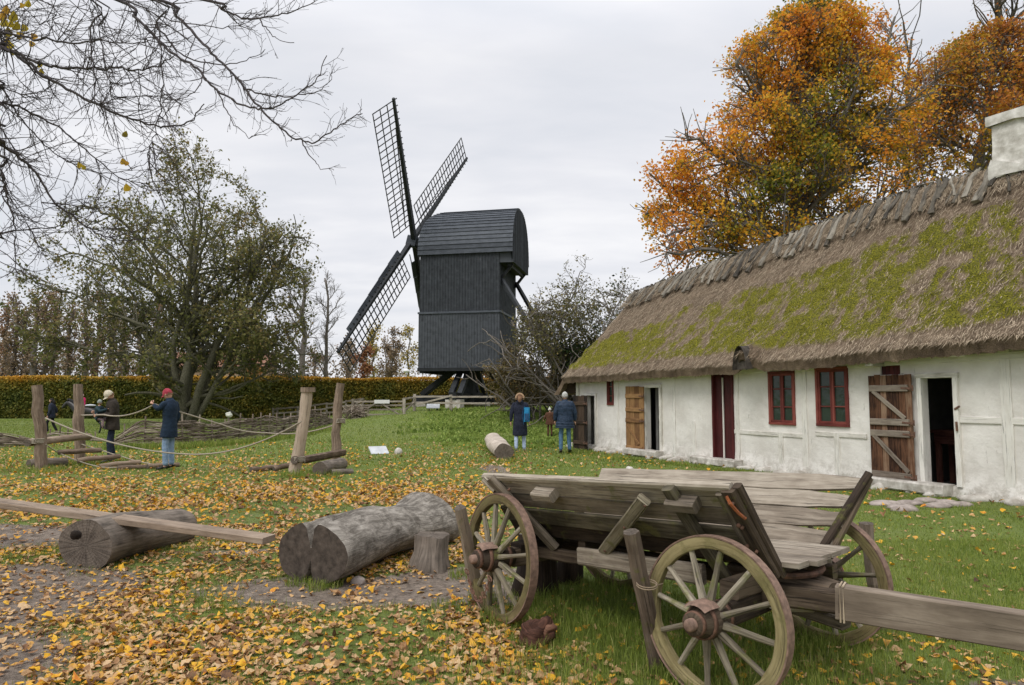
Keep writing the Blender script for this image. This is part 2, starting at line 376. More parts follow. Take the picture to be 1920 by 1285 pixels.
tag(mb.build('fallen_leaves', m_lf), 'yellow and brown autumn leaves lying over the grass', 'fallen leaves', kind='stuff')

# grass blades
def scatter_grass(mb, x, y, h, w, seg):
    n = len(x); z = H(x, y) - .004; a = RG.uniform(0, 2 * math.pi, n); lean = RG.normal(0, .42, n); la = RG.uniform(0, 2 * math.pi, n)
    c, s_ = np.cos(a) * w / 2, np.sin(a) * w / 2
    lx, ly = np.cos(la) * lean * h, np.sin(la) * lean * h
    base = np.stack([x, y, z], -1)
    p0 = base + np.stack([-c, -s_, 0 * c], -1); p1 = base + np.stack([c, s_, 0 * c], -1)
    tip = base + np.stack([lx, ly, h], -1); rv = np.clip(RG.beta(2, 2.6, n) + .22 * fb2(x, y, .9, 3, 77), 0, 1)
    if seg == 1:
        V = np.stack([p0, p1, tip], 1); F = np.array([[0, 1, 2]])
        mb.add(V.reshape(-1, 3), (F[None] + (np.arange(n) * 3)[:, None, None]).reshape(-1, 3), None, 0, np.repeat(rv, 3))
    else:
        md = base + np.stack([lx * .32, ly * .32, h * .62], -1); o = np.stack([c, s_, 0 * c], -1) * .75
        V = np.stack([p0, p1, md + o, md - o, tip], 1)
        q = (np.array([[0, 1, 2, 3]])[None] + (np.arange(n) * 5)[:, None, None]).reshape(-1, 4)
        n0 = mb.n; mb.add(V.reshape(-1, 3), q, None, 0, np.repeat(rv, 5))
        t = (np.array([[3, 2, 4]])[None] + (np.arange(n) * 5)[:, None, None]).reshape(-1, 3) + n0
        mb.F.append(t); mb.U.append(np.zeros(t.shape + (2,))); mb.M.append(np.zeros(len(t), int))
m_gr = m_leaf('grass_blade', [(0.0, (0.07, 0.105, 0.016)), (.35, (0.165, 0.23, 0.036)), (.65, (0.27, 0.325, 0.06)), (.85, (0.38, 0.38, 0.11)), (1.0, (0.52, 0.46, 0.22))], .3, .6)
mb = MB()
tall = lambda x, y: .55 + .5 * sst(fb2(x, y, 1.2, 3, 51), -.2, .4) + .9 * np.exp(-(((x - 1.0) / 1.3) ** 2 + ((y - 4.9) / 1.1) ** 2))
x, y = sample(210000, 3.2, 8.0, .80, lambda x, y: GD(x, y) * (1 - .45 * LD(x, y)), .85)
scatter_grass(mb, x, y, RG.uniform(.02, .085, len(x)) ** 1.0 * tall(x, y), RG.uniform(.0025, .005, len(x)), 2)
x, y = sample(190000, 8.0, 16.0, .80, lambda x, y: GD(x, y) * (1 - .4 * LD(x, y)), .8)
scatter_grass(mb, x, y, RG.uniform(.02, .055, len(x)) * (.6 + .5 * sst(fb2(x, y, .8, 3, 52), -.2, .4)), RG.uniform(.006, .012, len(x)), 1)
x, y = sample(170000, 16.0, 48.0, .76, GD, 1.0)
scatter_grass(mb, x, y, RG.uniform(.03, .075, len(x)), RG.uniform(.018, .036, len(x)), 1)
tag(mb.build('grass', m_gr), 'short green grass covering the yard', 'grass', kind='stuff')
# rank weeds on the bank below the mill and tufts at the foot of things
m_weed = m_leaf('weed_leaf', [(0, (0.11, 0.17, 0.03)), (.6, (0.26, 0.35, 0.07)), (1, (0.40, 0.44, 0.14))], .3, .6)
mb = MB(); n = 52000; y = RG.uniform(20.5, 40, n); x = RG.uniform(-7.5, 5, n)
ds = np.clip(np.maximum(sst(x, -5.5, -2.2) * sst(y, 25, 29) * sst(fb2(x, y, .5, 3, 61), -.25, .2) * (1 - .6 * sst(y, 34, 40)), ell(x, y, (-.2, 24.8), 2.4, 2.8, .2)), 0, 1)
k = RG.uniform(0, 1, n) < ds; x, y = x[k], y[k]
scatter_grass(mb, x, y, RG.uniform(.04, .18, len(x)) * (.35 + .8 * sst(fb2(x, y, 1.1, 3, 62), -.2, .35)), RG.uniform(.06, .16, len(x)), 2)
tag(mb.build('weeds', m_weed), 'lush green nettles and weeds on the bank below the windmill', 'weeds', kind='stuff')
def tuft(mb, c, rad, n, h0, h1, w=.005):
    a = RG.uniform(0, 2 * math.pi, n); r = rad * np.sqrt(RG.uniform(0, 1, n))
    scatter_grass(mb, c[0] + np.cos(a) * r, c[1] + np.sin(a) * r, RG.uniform(h0, h1, n), RG.uniform(w * .6, w * 1.3, n), 2)
# ---------------------------------------------------------------- farmhouse frame of reference
HD = np.array([-.425, .905, 0]); HD /= np.linalg.norm(HD)        # along the wall, away from the camera
HN = np.array([-HD[1], HD[0], 0])                                   # out of the wall, towards the yard
HP = np.array([7.06, 11.8, 0])
def hw(s, o, z): return HP + HD * s + HN * o + np.array([0, 0, 1.0]) * z
def wsz(px, py, o=0.0):
    """survey a point of the plane o metres in front of the wall: (s, z)"""
    r = ray(px, py); c0 = np.array([0, 0, CZ]); p0 = HP + HN * o
    t = np.dot(p0 - c0, HN) / np.dot(r, HN); p = c0 + r * t
    return float(np.dot(p - HP, HD)), float(p[2])
def rect_px(x0, x1, yt, yb, o=0.0):
    """opening from its left/right columns in the survey photo; returns s0<s1, z0<z1"""
    xm = (x0 + x1) / 2; sa = wsz(x1, yt, o)[0]; sb = wsz(x0, yt, o)[0]
    return sa, sb, wsz(xm, yb, o)[1], wsz(xm, yt, o)[1]
m_white, nt, b = mat('limewash_wall')
ps = N(nt, 'ShaderNodeNewGeometry').outputs['Position']; sz = N(nt, 'ShaderNodeSeparateXYZ', {0: ps}).outputs[2]
w1 = noise(nt, ps, 1.6, 6, .65); w2 = noise(nt, mapping(nt, ps, (5, 5, 1.1)), 3.2, 6, .7); w3 = noise(nt, ps, 24, 4, .6)
c = mix(nt, ramp(nt, w1, [(.38, 0.0), (.66, 1.0)]), (.65, .618, .57), (.79, .762, .715))
low = N(nt, 'ShaderNodeMapRange', {0: sz, 1: 0.55, 2: 0.02, 3: 0.0, 4: 1.0}).outputs[0]
dirt = math_(nt, 'MULTIPLY', low, ramp(nt, noise(nt, ps, 6, 6, .75), [(.44, 0.0), (.60, 1.0)]))
c = mix(nt, math_(nt, 'MULTIPLY', dirt, .75), c, (.30, .27, .22))
hi = N(nt, 'ShaderNodeMapRange', {0: sz, 1: 2.0, 2: 2.45, 3: 0.0, 4: .38}).outputs[0]
c = mix(nt, math_(nt, 'MULTIPLY', hi, ramp(nt, w1, [(.3, .5), (.6, 1.0)])), c, (.50, .485, .37))     # algae where the eave drips
peel = ramp(nt, w2, [(.32, 1.0), (.36, 0.0)]); c = mix(nt, math_(nt, 'MULTIPLY', peel, .55), c, (.30, .28, .25))
fin(nt, b, c, .92, math_(nt, 'ADD', math_(nt, 'MULTIPLY', w3, .3), w1), .55, .03)
m_plinth = m_flat('plinth_stone', (.30, .27, .23), (.62, .59, .54), 7, .95, .8, .02)
m_white_wood = m_wood('whitewashed_timber', lin('a5a095'), lin('d8d4cb'), lin('e2dfd8'), 0, 30, cracks=.8)
m_red = m_wood('red_painted_frame', lin('552622'), lin('73342e'), lin('8a4b42'), 0, 30, rough=.6, cracks=.3)
m_dred = m_wood('dark_red_door', lin('381415'), lin('4c1c1d'), lin('5f2827'), 0, 26, rough=.6, cracks=.4)
m_newwood = m_wood('pale_brown_boards', lin('674930'), lin('8f6c48'), lin('a58258'), 0, 30, cracks=.5)
m_olddoor = m_wood('weathered_brown_boards', lin('2f1d14'), lin('6b4a36'), lin('8d7460'), 0, 34, cracks=1)
m_greydoor = m_wood('weathered_grey_boards', lin('4a4038'), lin('7b7066'), lin('968c80'), 0, 34, cracks=1)
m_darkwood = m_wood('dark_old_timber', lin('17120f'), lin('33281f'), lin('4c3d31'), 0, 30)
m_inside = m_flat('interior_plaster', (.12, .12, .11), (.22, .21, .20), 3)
m_iron = m_flat('rusty_iron', (.06, .035, .025), (.20, .105, .07), 26, .75, .5, .004)
m_glass, nt, b = mat('old_window_glass'); gp = N(nt, 'ShaderNodeNewGeometry').outputs['Position']
fin(nt, b, (.03, .045, .035), .08, noise(nt, gp, 5, 3), .25, .02); b.inputs['Specular IOR Level'].default_value = .35

house = thing('farmhouse', 'long whitewashed half-timbered farmhouse with a mossy thatched roof', 'house', hw(3, -2.5, 0))
HO = hw(3, -2.5, 0)
def hb(mb, name, mats, parent=None, smooth=False): return mb.build(name, mats, parent if parent is not None else house, smooth, origin=None)
def place(o, origin=HO):
    """parts are modelled in world coordinates; hang them on the house without moving them"""
    o.matrix_parent_inverse = Matrix.Translation(-Vector(tuple(origin))); return o
EAVE_PX = [(1060, 706), (1150, 700), (1250, 691), (1405, 681), (1560, 666), (1740, 646), (1920, 627)]
RIDGE_PX = [(1200, 548), (1300, 508), (1400, 476), (1500, 437), (1650, 382), (1770, 342), (1860, 318)]
EO = .45; RO = -2.45
ev = sorted(wsz(a, b_, EO) for a, b_ in EAVE_PX); rv_ = sorted(wsz(a, b_, RO) for a, b_ in RIDGE_PX)
def zeave(s): return np.interp(s, [e[0] for e in ev], [e[1] for e in ev])
def zridge(s): return np.interp(s, [e[0] for e in rv_], [e[1] for e in rv_])
S_FAR = 11.75; S_NEAR = -7.0
OPEN = {'far_door': rect_px(1100, 1117, 742, 833), 'small_window': rect_px(1139, 1151, 708, 760), 'mid_door': rect_px(1211, 1238, 727, 853),
        'red_door': rect_px(1338, 1373, 699, 869), 'window_a': rect_px(1441, 1490, 696, 797), 'window_b': rect_px(1529, 1590, 688, 800),
        'hatch': rect_px(1650, 1687, 675, 703), 'big_door': rect_px(1728, 1789, 709, 908)}
ZT = 2.75
def zground(s): return float(H(*hw(s, .1, 0)[:2]))
# front wall: a fine sheet with the openings cut out, plus their reveals
sl_ = sorted(set([S_NEAR, S_FAR] + [v for o in OPEN.values() for v in o[:2]])); zl_ = sorted(set([-.25, ZT] + [v for o in OPEN.values() for v in o[2:]]))
def refine(l, st):
    out = [l[0]]
    for a, b_ in zip(l[:-1], l[1:]): n = max(1, int(math.ceil((b_ - a) / st))); out += list(np.linspace(a, b_, n + 1)[1:])
    return np.array(out)
sa = refine(sl_, .07); za = refine(zl_, .07)
SS, ZZ = np.meshgrid(sa, za)
lump = .020 * fb2(SS, ZZ, .8, 3, 71) + .010 * fb2(SS, ZZ, 5, 3, 72) + .05 * sst(ZZ, .45, .0) * (1 + .6 * fb2(SS, ZZ, 1.7, 2, 73))
P = HP + HD * SS[..., None] + HN * lump[..., None] + np.array([0, 0, 1.0]) * np.minimum(ZZ, zeave(SS) + .06)[..., None]
idx = np.arange(SS.size).reshape(SS.shape); cs = (SS[:-1, :-1] + SS[1:, 1:]) / 2; cz = (ZZ[:-1, :-1] + ZZ[1:, 1:]) / 2
keep = np.ones(cs.shape, bool)
for a0, a1, b0, b1 in OPEN.values(): keep &= ~((cs > a0) & (cs < a1) & (cz > b0) & (cz < b1))
F = np.stack([idx[:-1, :-1], idx[1:, :-1], idx[1:, 1:], idx[:-1, 1:]], -1)[keep]
mb = MB(); mb.add(P.reshape(-1, 3), F)
for a0, a1, b0, b1 in OPEN.values():
    q = [hw(a0, .0, b0), hw(a1, .0, b0), hw(a1, .0, b1), hw(a0, .0, b1)]; p = [hw(a0, -.15, b0), hw(a1, -.15, b0), hw(a1, -.15, b1), hw(a0, -.15, b1)]
    for i in range(4): j = (i + 1) % 4; mb.poly([q[i], q[j], p[j], p[i]])
# back, gables, inner skin
mb.poly([hw(S_NEAR, -4.9, -.3), hw(S_NEAR, -4.9, 2.4), hw(S_FAR, -4.9, 2.2), hw(S_FAR, -4.9, -.3)])
for s in (S_NEAR, S_FAR):
    zr_ = float(zridge(s)) - .35; mb.poly([hw(s, 0, -.3), hw(s, -4.9, -.3), hw(s, -4.9, 2.1), hw(s, RO, zr_ - .3), hw(s, 0, 2.1)])
place(hb(mb, 'wall', m_white))
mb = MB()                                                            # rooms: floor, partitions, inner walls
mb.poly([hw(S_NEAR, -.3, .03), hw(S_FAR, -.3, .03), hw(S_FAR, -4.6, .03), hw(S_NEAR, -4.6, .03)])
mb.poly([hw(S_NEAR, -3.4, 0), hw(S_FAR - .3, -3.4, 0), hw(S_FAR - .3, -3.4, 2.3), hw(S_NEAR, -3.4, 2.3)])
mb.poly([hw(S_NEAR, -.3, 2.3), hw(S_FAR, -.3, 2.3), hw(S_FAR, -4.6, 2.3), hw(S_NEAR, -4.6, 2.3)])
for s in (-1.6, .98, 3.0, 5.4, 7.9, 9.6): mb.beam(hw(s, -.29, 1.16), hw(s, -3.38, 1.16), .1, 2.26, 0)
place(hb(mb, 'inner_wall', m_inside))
# half timbering, painted over
def wall_board(mb, s0, z0, s1, z1, w, t=.03, o=.028, jit=.12): mb.beam(hw(s0, o, z0), hw(s1, o, z1), t, w, .006, up=np.cross(hw(s1, 0, z1) - hw(s0, 0, z0), HN), jit=jit)
for px, yt, yb, w in [(1897, 650, 925, .16), (1700, 700, 905, .05), (1572, 812, 890, .13), (1513, 690, 885, .13), (1466, 812, 880, .12), (1386, 690, 870, .10), (1303, 790, 860, .10), (1266, 700, 858, .10), (1160, 705, 845, .09), (1086, 712, 838, .10)]:
    s_, z0 = wsz(px, yb); z1 = wsz(px, yt)[1]; mb = MB(); wall_board(mb, s_, z0, s_, z1, w, .03, .009); place(hb(mb, 'timber_post', m_white_wood))
for x0_, x1_, yy, w in [(1800, 1935, 787, .10), (1374, 1507, 809, .09), (1530, 1626, 813, .09)]:
    s1, z = wsz(x0_, yy); s0, z2 = wsz(x1_, yy); mb = MB(); wall_board(mb, s0, z, s1, z, w, .025, .009); place(hb(mb, 'timber_rail', m_white_wood))
mb = MB(); wall_board(mb, -6.9, 2.30, 11.6, 2.14, .12, .025, .012); place(hb(mb, 'timber_rail', m_white_wood))
mb = MB()                                                            # foundation stones
s = S_NEAR
while s < S_FAR + .2:
    L = rnd.uniform(.28, .75); zg = zground(s); c = hw(s + L / 2, .06 + rnd.uniform(-.02, .03), zg + .01)
    mb.blob(c, (L * .56, .11, rnd.uniform(.07, .13)), 9, .30, rnd.randint(0, 99)); s += L * .93
o = hb(mb, 'foundation', m_plinth, smooth=True); place(o)
for s in (0.38, 5.1, 7.95):                                          # doorsteps
    mb = MB(); mb.beam(hw(s - .75, .12, .10), hw(s + .75, .12, .10), .34, .18, .03, jit=.1); place(hb(mb, 'door_sill', m_plinth))
for px, py in [(1135, 707), (1375, 690), (1500, 689), (1640, 680), (1790, 661)]:   # beam ends under the eave
    s, z = wsz(px, py, .18); mb = MB(); mb.beam(hw(s, -.05, z), hw(s, .34, z), .15, .13, .012, jit=.08); place(hb(mb, 'beam_end', m_white_wood))

# windows
def window(key, cols, rows, frame_mat, label=None):
    s0, s1, z0, z1 = OPEN[key]; fw = .055
    mb = MB(); o = .012
    for (a, b_) in (((s0, z0), (s1, z0)), ((s0, z1), (s1, z1))):
        sg = 1 if b_[1] == z0 else -1; mb.beam(hw(a[0], o, a[1] + sg * fw / 2), hw(b_[0], o, b_[1] + sg * fw / 2), .06, fw, .006)
    for sx, sg in ((s0, 1), (s1, -1)): mb.beam(hw(sx + sg * fw / 2, o, z0 + fw), hw(sx + sg * fw / 2, o, z1 - fw), fw, .056, .006, up=HN)
    w = hb(mb, 'window', frame_mat); place(w)
    if label: w['label'] = label
    cwid = (s1 - s0) / cols
    for i in range(cols):
        a, b_ = s0 + fw * .8 + i * (s1 - s0 - 1.6 * fw) / cols, s0 + fw * .8 + (i + 1) * (s1 - s0 - 1.6 * fw) / cols
        mb = MB(); k = .045; o2 = -.004
        for zz_ in (z0 + fw + k / 2, z1 - fw - k / 2): mb.beam(hw(a, o2, zz_), hw(b_, o2, zz_), .045, k, .005)
        for sx in (a + k / 2, b_ - k / 2): mb.beam(hw(sx, o2, z0 + fw + k), hw(sx, o2, z1 - fw - k), k, .042, .005, up=HN)
        for r_ in range(1, rows): zz_ = z0 + (z1 - z0) * r_ / rows; mb.beam(hw(a + k, o2 - .004, zz_), hw(b_ - k, o2 - .004, zz_), .03, .026, .004)
        sash = mb.build('sash', frame_mat, w)
        mb = MB(); mb.poly([hw(a, -.02, z0 + fw), hw(b_, -.02, z0 + fw), hw(b_, -.02, z1 - fw), hw(a, -.02, z1 - fw)]); mb.build('pane', m_glass, w)
    return w
window('window_a', 2, 3, m_red, 'red framed window of six panes, nearer the middle of the wall')
window('window_b', 2, 3, m_red, 'red framed window of six panes, next to the brown plank door')
window('small_window', 1, 3, m_red, 'narrow red framed window beside the pale brown door')
s0, s1, z0, z1 = OPEN['hatch']; mb = MB()
n = 5
for i in range(n): a = s0 + (s1 - s0) * (i + .5) / n; mb.beam(hw(a, -.05, z0), hw(a, -.05, z1), (s1 - s0) / n * .96, .03, .004, up=HN)
place(hb(mb, 'hatch', m_dred))
# doors
def plank_door(name, label, s0, s1, z0, z1, o, m, rails, braces, n=5, tip=0.0, m_top=None, split=None):
    """boarded leaf parallel to the wall; rails = heights 0..1, braces = (u0, v0, u1, v1)"""
    lx = lambda u: s1 + (s0 - s1) * u                                # u runs left to right as seen
    root = None; mb = MB(); w = (s1 - s0)
    for i in range(n):
        u = (i + .5) / n; zb = z0 + rnd.uniform(-.012, .02); ztp = z1 + rnd.uniform(-.012, .01)
        mb.beam(hw(lx(u), o, zb), hw(lx(u), o, ztp), w / n * rnd.uniform(.93, .985), .028, .004, up=HN, jit=.05)
    d = hb(mb, 'door', m); place(d)
    if label: d['label'] = label
    for v in rails:
        mb = MB(); mb.beam(hw(lx(.04), o + .03, z0 + (z1 - z0) * v), hw(lx(.94), o + .03, z0 + (z1 - z0) * (v + tip)), .034, .115, .008, jit=.08); mb.build('door_rail', m_top or m, d)
    for u0, v0, u1, v1 in braces:
        mb = MB(); mb.beam(hw(lx(u0), o + .028, z0 + (z1 - z0) * v0), hw(lx(u1), o + .028, z0 + (z1 - z0) * v1), .028, .075, .006, jit=.08); mb.build('brace', m_top or m, d)
    for v in rails[:]:
        mb = MB(); zz_ = z0 + (z1 - z0) * v; mb.beam(hw(lx(.80), o + .050, zz_), hw(lx(1.06), o + .052, zz_ - .01), .008, .035, .002); mb.tube([hw(lx(1.05), o + .04, zz_ - .05), hw(lx(1.05), o + .04, zz_ + .05)], .014, 8); mb.build('hinge', m_iron, d)
    return d
a = rect_px(1628, 1708, 703, 907, .08)
d = plank_door('door', 'weathered brown plank door folded back against the wall', a[0], a[1], a[2], a[3], .08, m_olddoor, [.08, .46, .565, .875], [(.10, .44, .88, .12), (.12, .85, .85, .60)], 7, 0, m_greydoor)
a = rect_px(1173, 1207, 725, 853, .08)
plank_door('door', 'pale brown plank door standing open', a[0], a[1], a[2], a[3], .08, m_newwood, [.10, .50, .66, .86], [(.1, .42, .75, .16)], 4)
a = rect_px(1072, 1098, 742, 842, .45)
plank_door('door', 'dark weathered door at the far end of the wall', a[0], a[1], a[2], a[3], .40, m_darkwood, [.12, .5, .85], [], 5)
# dark red door, standing ajar
s0, s1, z0, z1 = OPEN['red_door']; mid = s1 - (s1 - s0) * .40
mb = MB(); mb.beam(hw((s1 + mid) / 2 + .01, -.05, z0), hw((s1 + mid) / 2 + .01, -.05, z1), s1 - mid - .02, .04, .004, up=HN, jit=.02); d = hb(mb, 'door', m_dred); place(d); d['label'] = 'narrow dark red door leaf, shut'
mb = MB(); mb.beam(hw((s0 + mid) / 2, -.09, z0 + .02), hw((s0 + mid) / 2, -.09, z1), mid - s0 - .02, .04, .004, up=HN, jit=.02); d = hb(mb, 'door', m_dred); place(d); d['label'] = 'wide dark red door leaf'
mb = MB(); mb.beam(hw(mid, -.045, z0 + .1), hw(mid, -.045, z1 - .12), .035, .03, .004, up=HN); place(hb(mb, 'door_edge', m_white_wood))
for k_, mt in (('red_door', m_dred), ('mid_door', m_white_wood), ('big_door', m_white_wood), ('far_door', m_white_wood)):
    s0, s1, z0, z1 = OPEN[k_]; w_ = .05 if k_ == 'red_door' else .085; mb = MB()
    for sx in (s0 - w_ / 2 + .012, s1 + w_ / 2 - .012): mb.beam(hw(sx, .01, z0), hw(sx, .01, z1 + .05), w_, .09, .008, up=HN, jit=.08)
    mb.beam(hw(s0 - w_, .014, z1 + .04), hw(s1 + w_, .014, z1 + .04), .09, w_, .008, jit=.08)
    f = hb(mb, 'door_frame', mt); place(f)
s0, s1, z0, z1 = OPEN['big_door']; mb = MB(); mb.tube([hw(s0 - .05, .07, z0 + .9), hw(s0 - .05, .08, z0 + 1.05)], .018, 8); mb.beam(hw(s0 - .02, .06, z0 + 1.25), hw(s0 - .11, .07, z0 + 1.3), .02, .03, .003); place(hb(mb, 'latch', m_iron))
# things seen inside the doorways
def table(s, o, z, L, Wd, ht, mt, label):
    c = hw(s, o, z); t = thing('workbench', label, 'workbench', c, math.atan2(HD[1], HD[0]))
    mb = MB(); mb.box((-L / 2, -Wd / 2, ht - .06), (L / 2, Wd / 2, ht)); mb.build('table_top', mt, t)
    mb = MB(); mb.box((-L / 2 + .05, -Wd / 2 + .03, ht - .25), (L / 2 - .05, -Wd / 2 + .06, ht - .06)); mb.box((-L / 2 + .05, Wd / 2 - .06, ht - .25), (L / 2 - .05, Wd / 2 - .03, ht - .06)); mb.build('apron', mt, t)
    for a in (-1, 1):
        for b_ in (-1, 1): mb = MB(); mb.beam((a * (L / 2 - .09), b_ * (Wd / 2 - .09), 0), (a * (L / 2 - .09), b_ * (Wd / 2 - .09), ht - .06), .08, .08, .006); mb.build('leg', mt, t)
    return t
m_bench = m_wood('dark_reddish_timber', lin('2a1513'), lin('4b2a26'), lin('6a443c'), 0, 28)
table(-.05, -1.25, .04, 1.4, .55, .98, m_bench, 'dark wooden workbench inside the open doorway')
pc = hw(-.02, -1.2, 1.03)
t = thing('smithing_tools', 'dark iron tools heaped on the workbench inside the doorway', 'tools', pc)
mb = MB(); mb.blob((0, 0, .07), (.17, .12, .09), 8, .35, 5); mb.build('tool_heap', m_iron, t)
mb = MB(); mb.tube([(-.05, 0, .05), (-.02, .05, .3)], .02, 6); mb.build('tool_handle', m_darkwood, t); mb = MB(); mb.tube([(.12, 0, .25), (.3, .1, .05)], .03, 6); mb.build('tool_handle', m_darkwood, t)
table(6.75, -.85, .0, .5, .4, .95, m_bench, 'brown wooden stand just inside the middle doorway')

# ---------------------------------------------------------------- thatch
m_thatch, nt, b = mat('mossy_thatch')
ps = N(nt, 'ShaderNodeNewGeometry').outputs['Position']; mo = N(nt, 'ShaderNodeAttribute', attribute_name='rnd').outputs['Fac']; uv = N(nt, 'ShaderNodeUVMap').outputs[0]
t1 = noise(nt, mapping(nt, uv, (26, 3.5, 1)), 2.2, 6, .7, .4); t2 = noise(nt, ps, 3, 5, .6); t3 = noise(nt, ps, 42, 5, .7)
straw = ramp(nt, math_(nt, 'ADD', math_(nt, 'MULTIPLY', t1, .55), math_(nt, 'MULTIPLY', t2, .45)), [(.34, lin('4a3d32')), (.5, lin('7c6a57')), (.66, lin('ab967f'))])
mossc = ramp(nt, t3, [(.32, (.040, .044, .012)), (.5, (.16, .155, .018)), (.68, (.42, .385, .028))])
mk = math_(nt, 'ADD', mo, math_(nt, 'MULTIPLY', math_(nt, 'SUBTRACT', t3, .5), .9))
fin(nt, b, mix(nt, ramp(nt, mk, [(.34, 0.0), (.70, 1.0)]), straw, mossc), .98, math_(nt, 'ADD', t1, t3), 1.0, .05)
roof_s = np.arange(S_NEAR - .4, 12.06, .045); NT_ = 110
tt = np.linspace(0, 1, NT_)
def roof_pt(s, t, lift=0.0):
    """t: 0 at the eave, 1 at the ridge; lift along the roof's normal"""
    ze, zr = zeave(s), zridge(s); end = sst(s, 11.6, 12.1)
    eo = EO - .10 * end; o = eo + (RO - eo) * t; z = ze + (zr - ze) * t - .10 * np.sin(math.pi * t) - end * .12 * t
    sl = np.arctan2(zr - ze, EO - RO); nx, nz = np.sin(sl), np.cos(sl)
    return o + lift * nx, z + lift * nz
SSr, TT = np.meshgrid(roof_s, tt, indexing='ij'); tv = TT * 4.1
big = fb2(SSr, tv, .55, 3, 81); fine = fb2(SSr * 1.3, tv * .8, 4.4, 4, 82); med = fb2(SSr, tv, 1.7, 3, 83)
ptch = np.clip(.72 + .55 * big + .35 * med, 0, 1)
band = sst(TT, .03, .13) * (1 - sst(TT + .10 * big, np.interp(SSr, [-7, 1, 5, 9, 12], [.74, .66, .55, .50, .40]), np.interp(SSr, [-7, 1, 5, 9, 12], [.86, .78, .66, .60, .50])))
band *= np.interp(SSr, [-7, 2.2, 3.8, 5.2, 6.0, 12], [1, 1, 1.05, .9, .95, 1.15])
moss = np.clip(band * (ptch * .92 + 1.35 * fine + .05), 0, 1)
lift = .035 * fine + .03 * med + .07 * moss * (.4 + np.clip(fine, 0, 1) * 1.2) + .02 * fb2(SSr * 9, tv * 2, 1.5, 2, 84)
# straw scoop over the little hole at the eave
sh, zh_ = wsz(1404, 672, EO)
hole = np.exp(-((SSr - sh) / .26) ** 2) * np.exp(-(TT / .11) ** 2); lift += .34 * hole
o_, z_ = roof_pt(SSr, TT, lift)
P = HP + HD * SSr[..., None] + HN * o_[..., None] + np.array([0, 0, 1.0]) * z_[..., None]
mb = MB(); mb.grid(P, uv=np.stack([SSr, tv], -1), r=moss)
ed = .22                                                            # cut butt of the thatch and its soffit
e0 = P[:, 0]; k_ = .35 * np.exp(-((roof_s - sh) / .16) ** 2)
e1 = e0 + np.array([0, 0, -1.0]) * (ed * (1 - k_))[:, None] - HN * .05 + .012 * RG.normal(size=e0.shape)
e2 = HP + HD * roof_s[:, None] + HN * .0 + np.array([0, 0, 1.0]) * (zeave(roof_s) + .05)[:, None]
e3 = HP + HD * roof_s[:, None] + HN * (RO) + np.array([0, 0, 1.0]) * (zridge(roof_s) - .35)[:, None]
uvE = lambda a, b_: np.stack([np.stack([roof_s, roof_s * 0 + a], -1), np.stack([roof_s, roof_s * 0 + b_], -1)], 0)
mb.grid(np.stack([e1, e0], 0), uv=uvE(0, 3), r=np.zeros((2, len(roof_s)))); mb.grid(np.stack([e2, e1], 0), uv=uvE(0, 2), r=np.zeros((2, len(roof_s)))); mb.grid(np.stack([e3, e2], 0), uv=uvE(0, 9), r=np.zeros((2, len(roof_s))))
# rear slope
oB = RO - (EO - RO) * tt; SB, TB = np.meshgrid(roof_s[::6], tt[::6], indexing='ij')
PB = HP + HD * SB[..., None] + HN * (RO - (EO - RO) * (1 - TB) * 1.0)[..., None] + np.array([0, 0, 1.0]) * (zeave(SB) + (zridge(SB) - zeave(SB)) * TB - .1 * np.sin(math.pi * TB))[..., None]
mb.grid(PB[::-1], uv=np.stack([SB, TB * 4], -1), r=np.zeros(SB.shape))
roof = hb(mb, 'roof', m_thatch, smooth=True); place(roof)
# steep thatched end, with its low deep eave
mb = MB(); vv = np.linspace(0, 1, 40); uu = np.linspace(0, 1, 40); U_, V_ = np.meshgrid(uu, vv, indexing='ij')
s_r = 12.02; zr_ = float(zridge(12.0)) - .12; zl = 1.66; oo = EO - .12 + (-5.3 - EO) * U_; half = np.abs(U_ - .5) * 2
ztop = zr_ + (2.30 - zr_) * half; zlow = zl + .0 * half
Zc = zlow + (ztop - zlow) * V_; Sc = s_r + .62 * (1 - V_) ** 1.2 + .04 * fb2(U_ * 8, V_ * 8, 1, 3, 85)
Sc = Sc - .10 * V_
Pn = HP + HD * Sc[..., None] + HN * oo[..., None] + np.array([0, 0, 1.0]) * Zc[..., None]
mb.grid(Pn[::-1], uv=np.stack([U_ * 5, V_ * 4], -1), r=np.zeros(U_.shape))
Pi = HP + HD * (Sc - .34 * (1 - V_ * .6))[..., None] + HN * (oo)[..., None] + np.array([0, 0, 1.0]) * Zc[..., None]
mb.grid(Pi, uv=np.stack([U_ * 5, V_ * 4], -1), r=np.zeros(U_.shape)); mb.grid(np.stack([Pn[:, 0], Pi[:, 0]], 0), r=np.zeros((2, 40))); mb.grid(np.stack([Pi[0], Pn[0]], 0), r=np.zeros((2, 40)))
o = mb.build('roof_end', m_thatch, roof, True)
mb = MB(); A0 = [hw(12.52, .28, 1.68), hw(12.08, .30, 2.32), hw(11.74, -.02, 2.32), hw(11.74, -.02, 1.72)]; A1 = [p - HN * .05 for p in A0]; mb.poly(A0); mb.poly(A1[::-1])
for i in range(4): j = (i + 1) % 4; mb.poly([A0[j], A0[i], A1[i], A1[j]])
place(hb(mb, 'gable_shade_panel', m_darkwood))  # dark panel added to stand for the shade under the open gable end
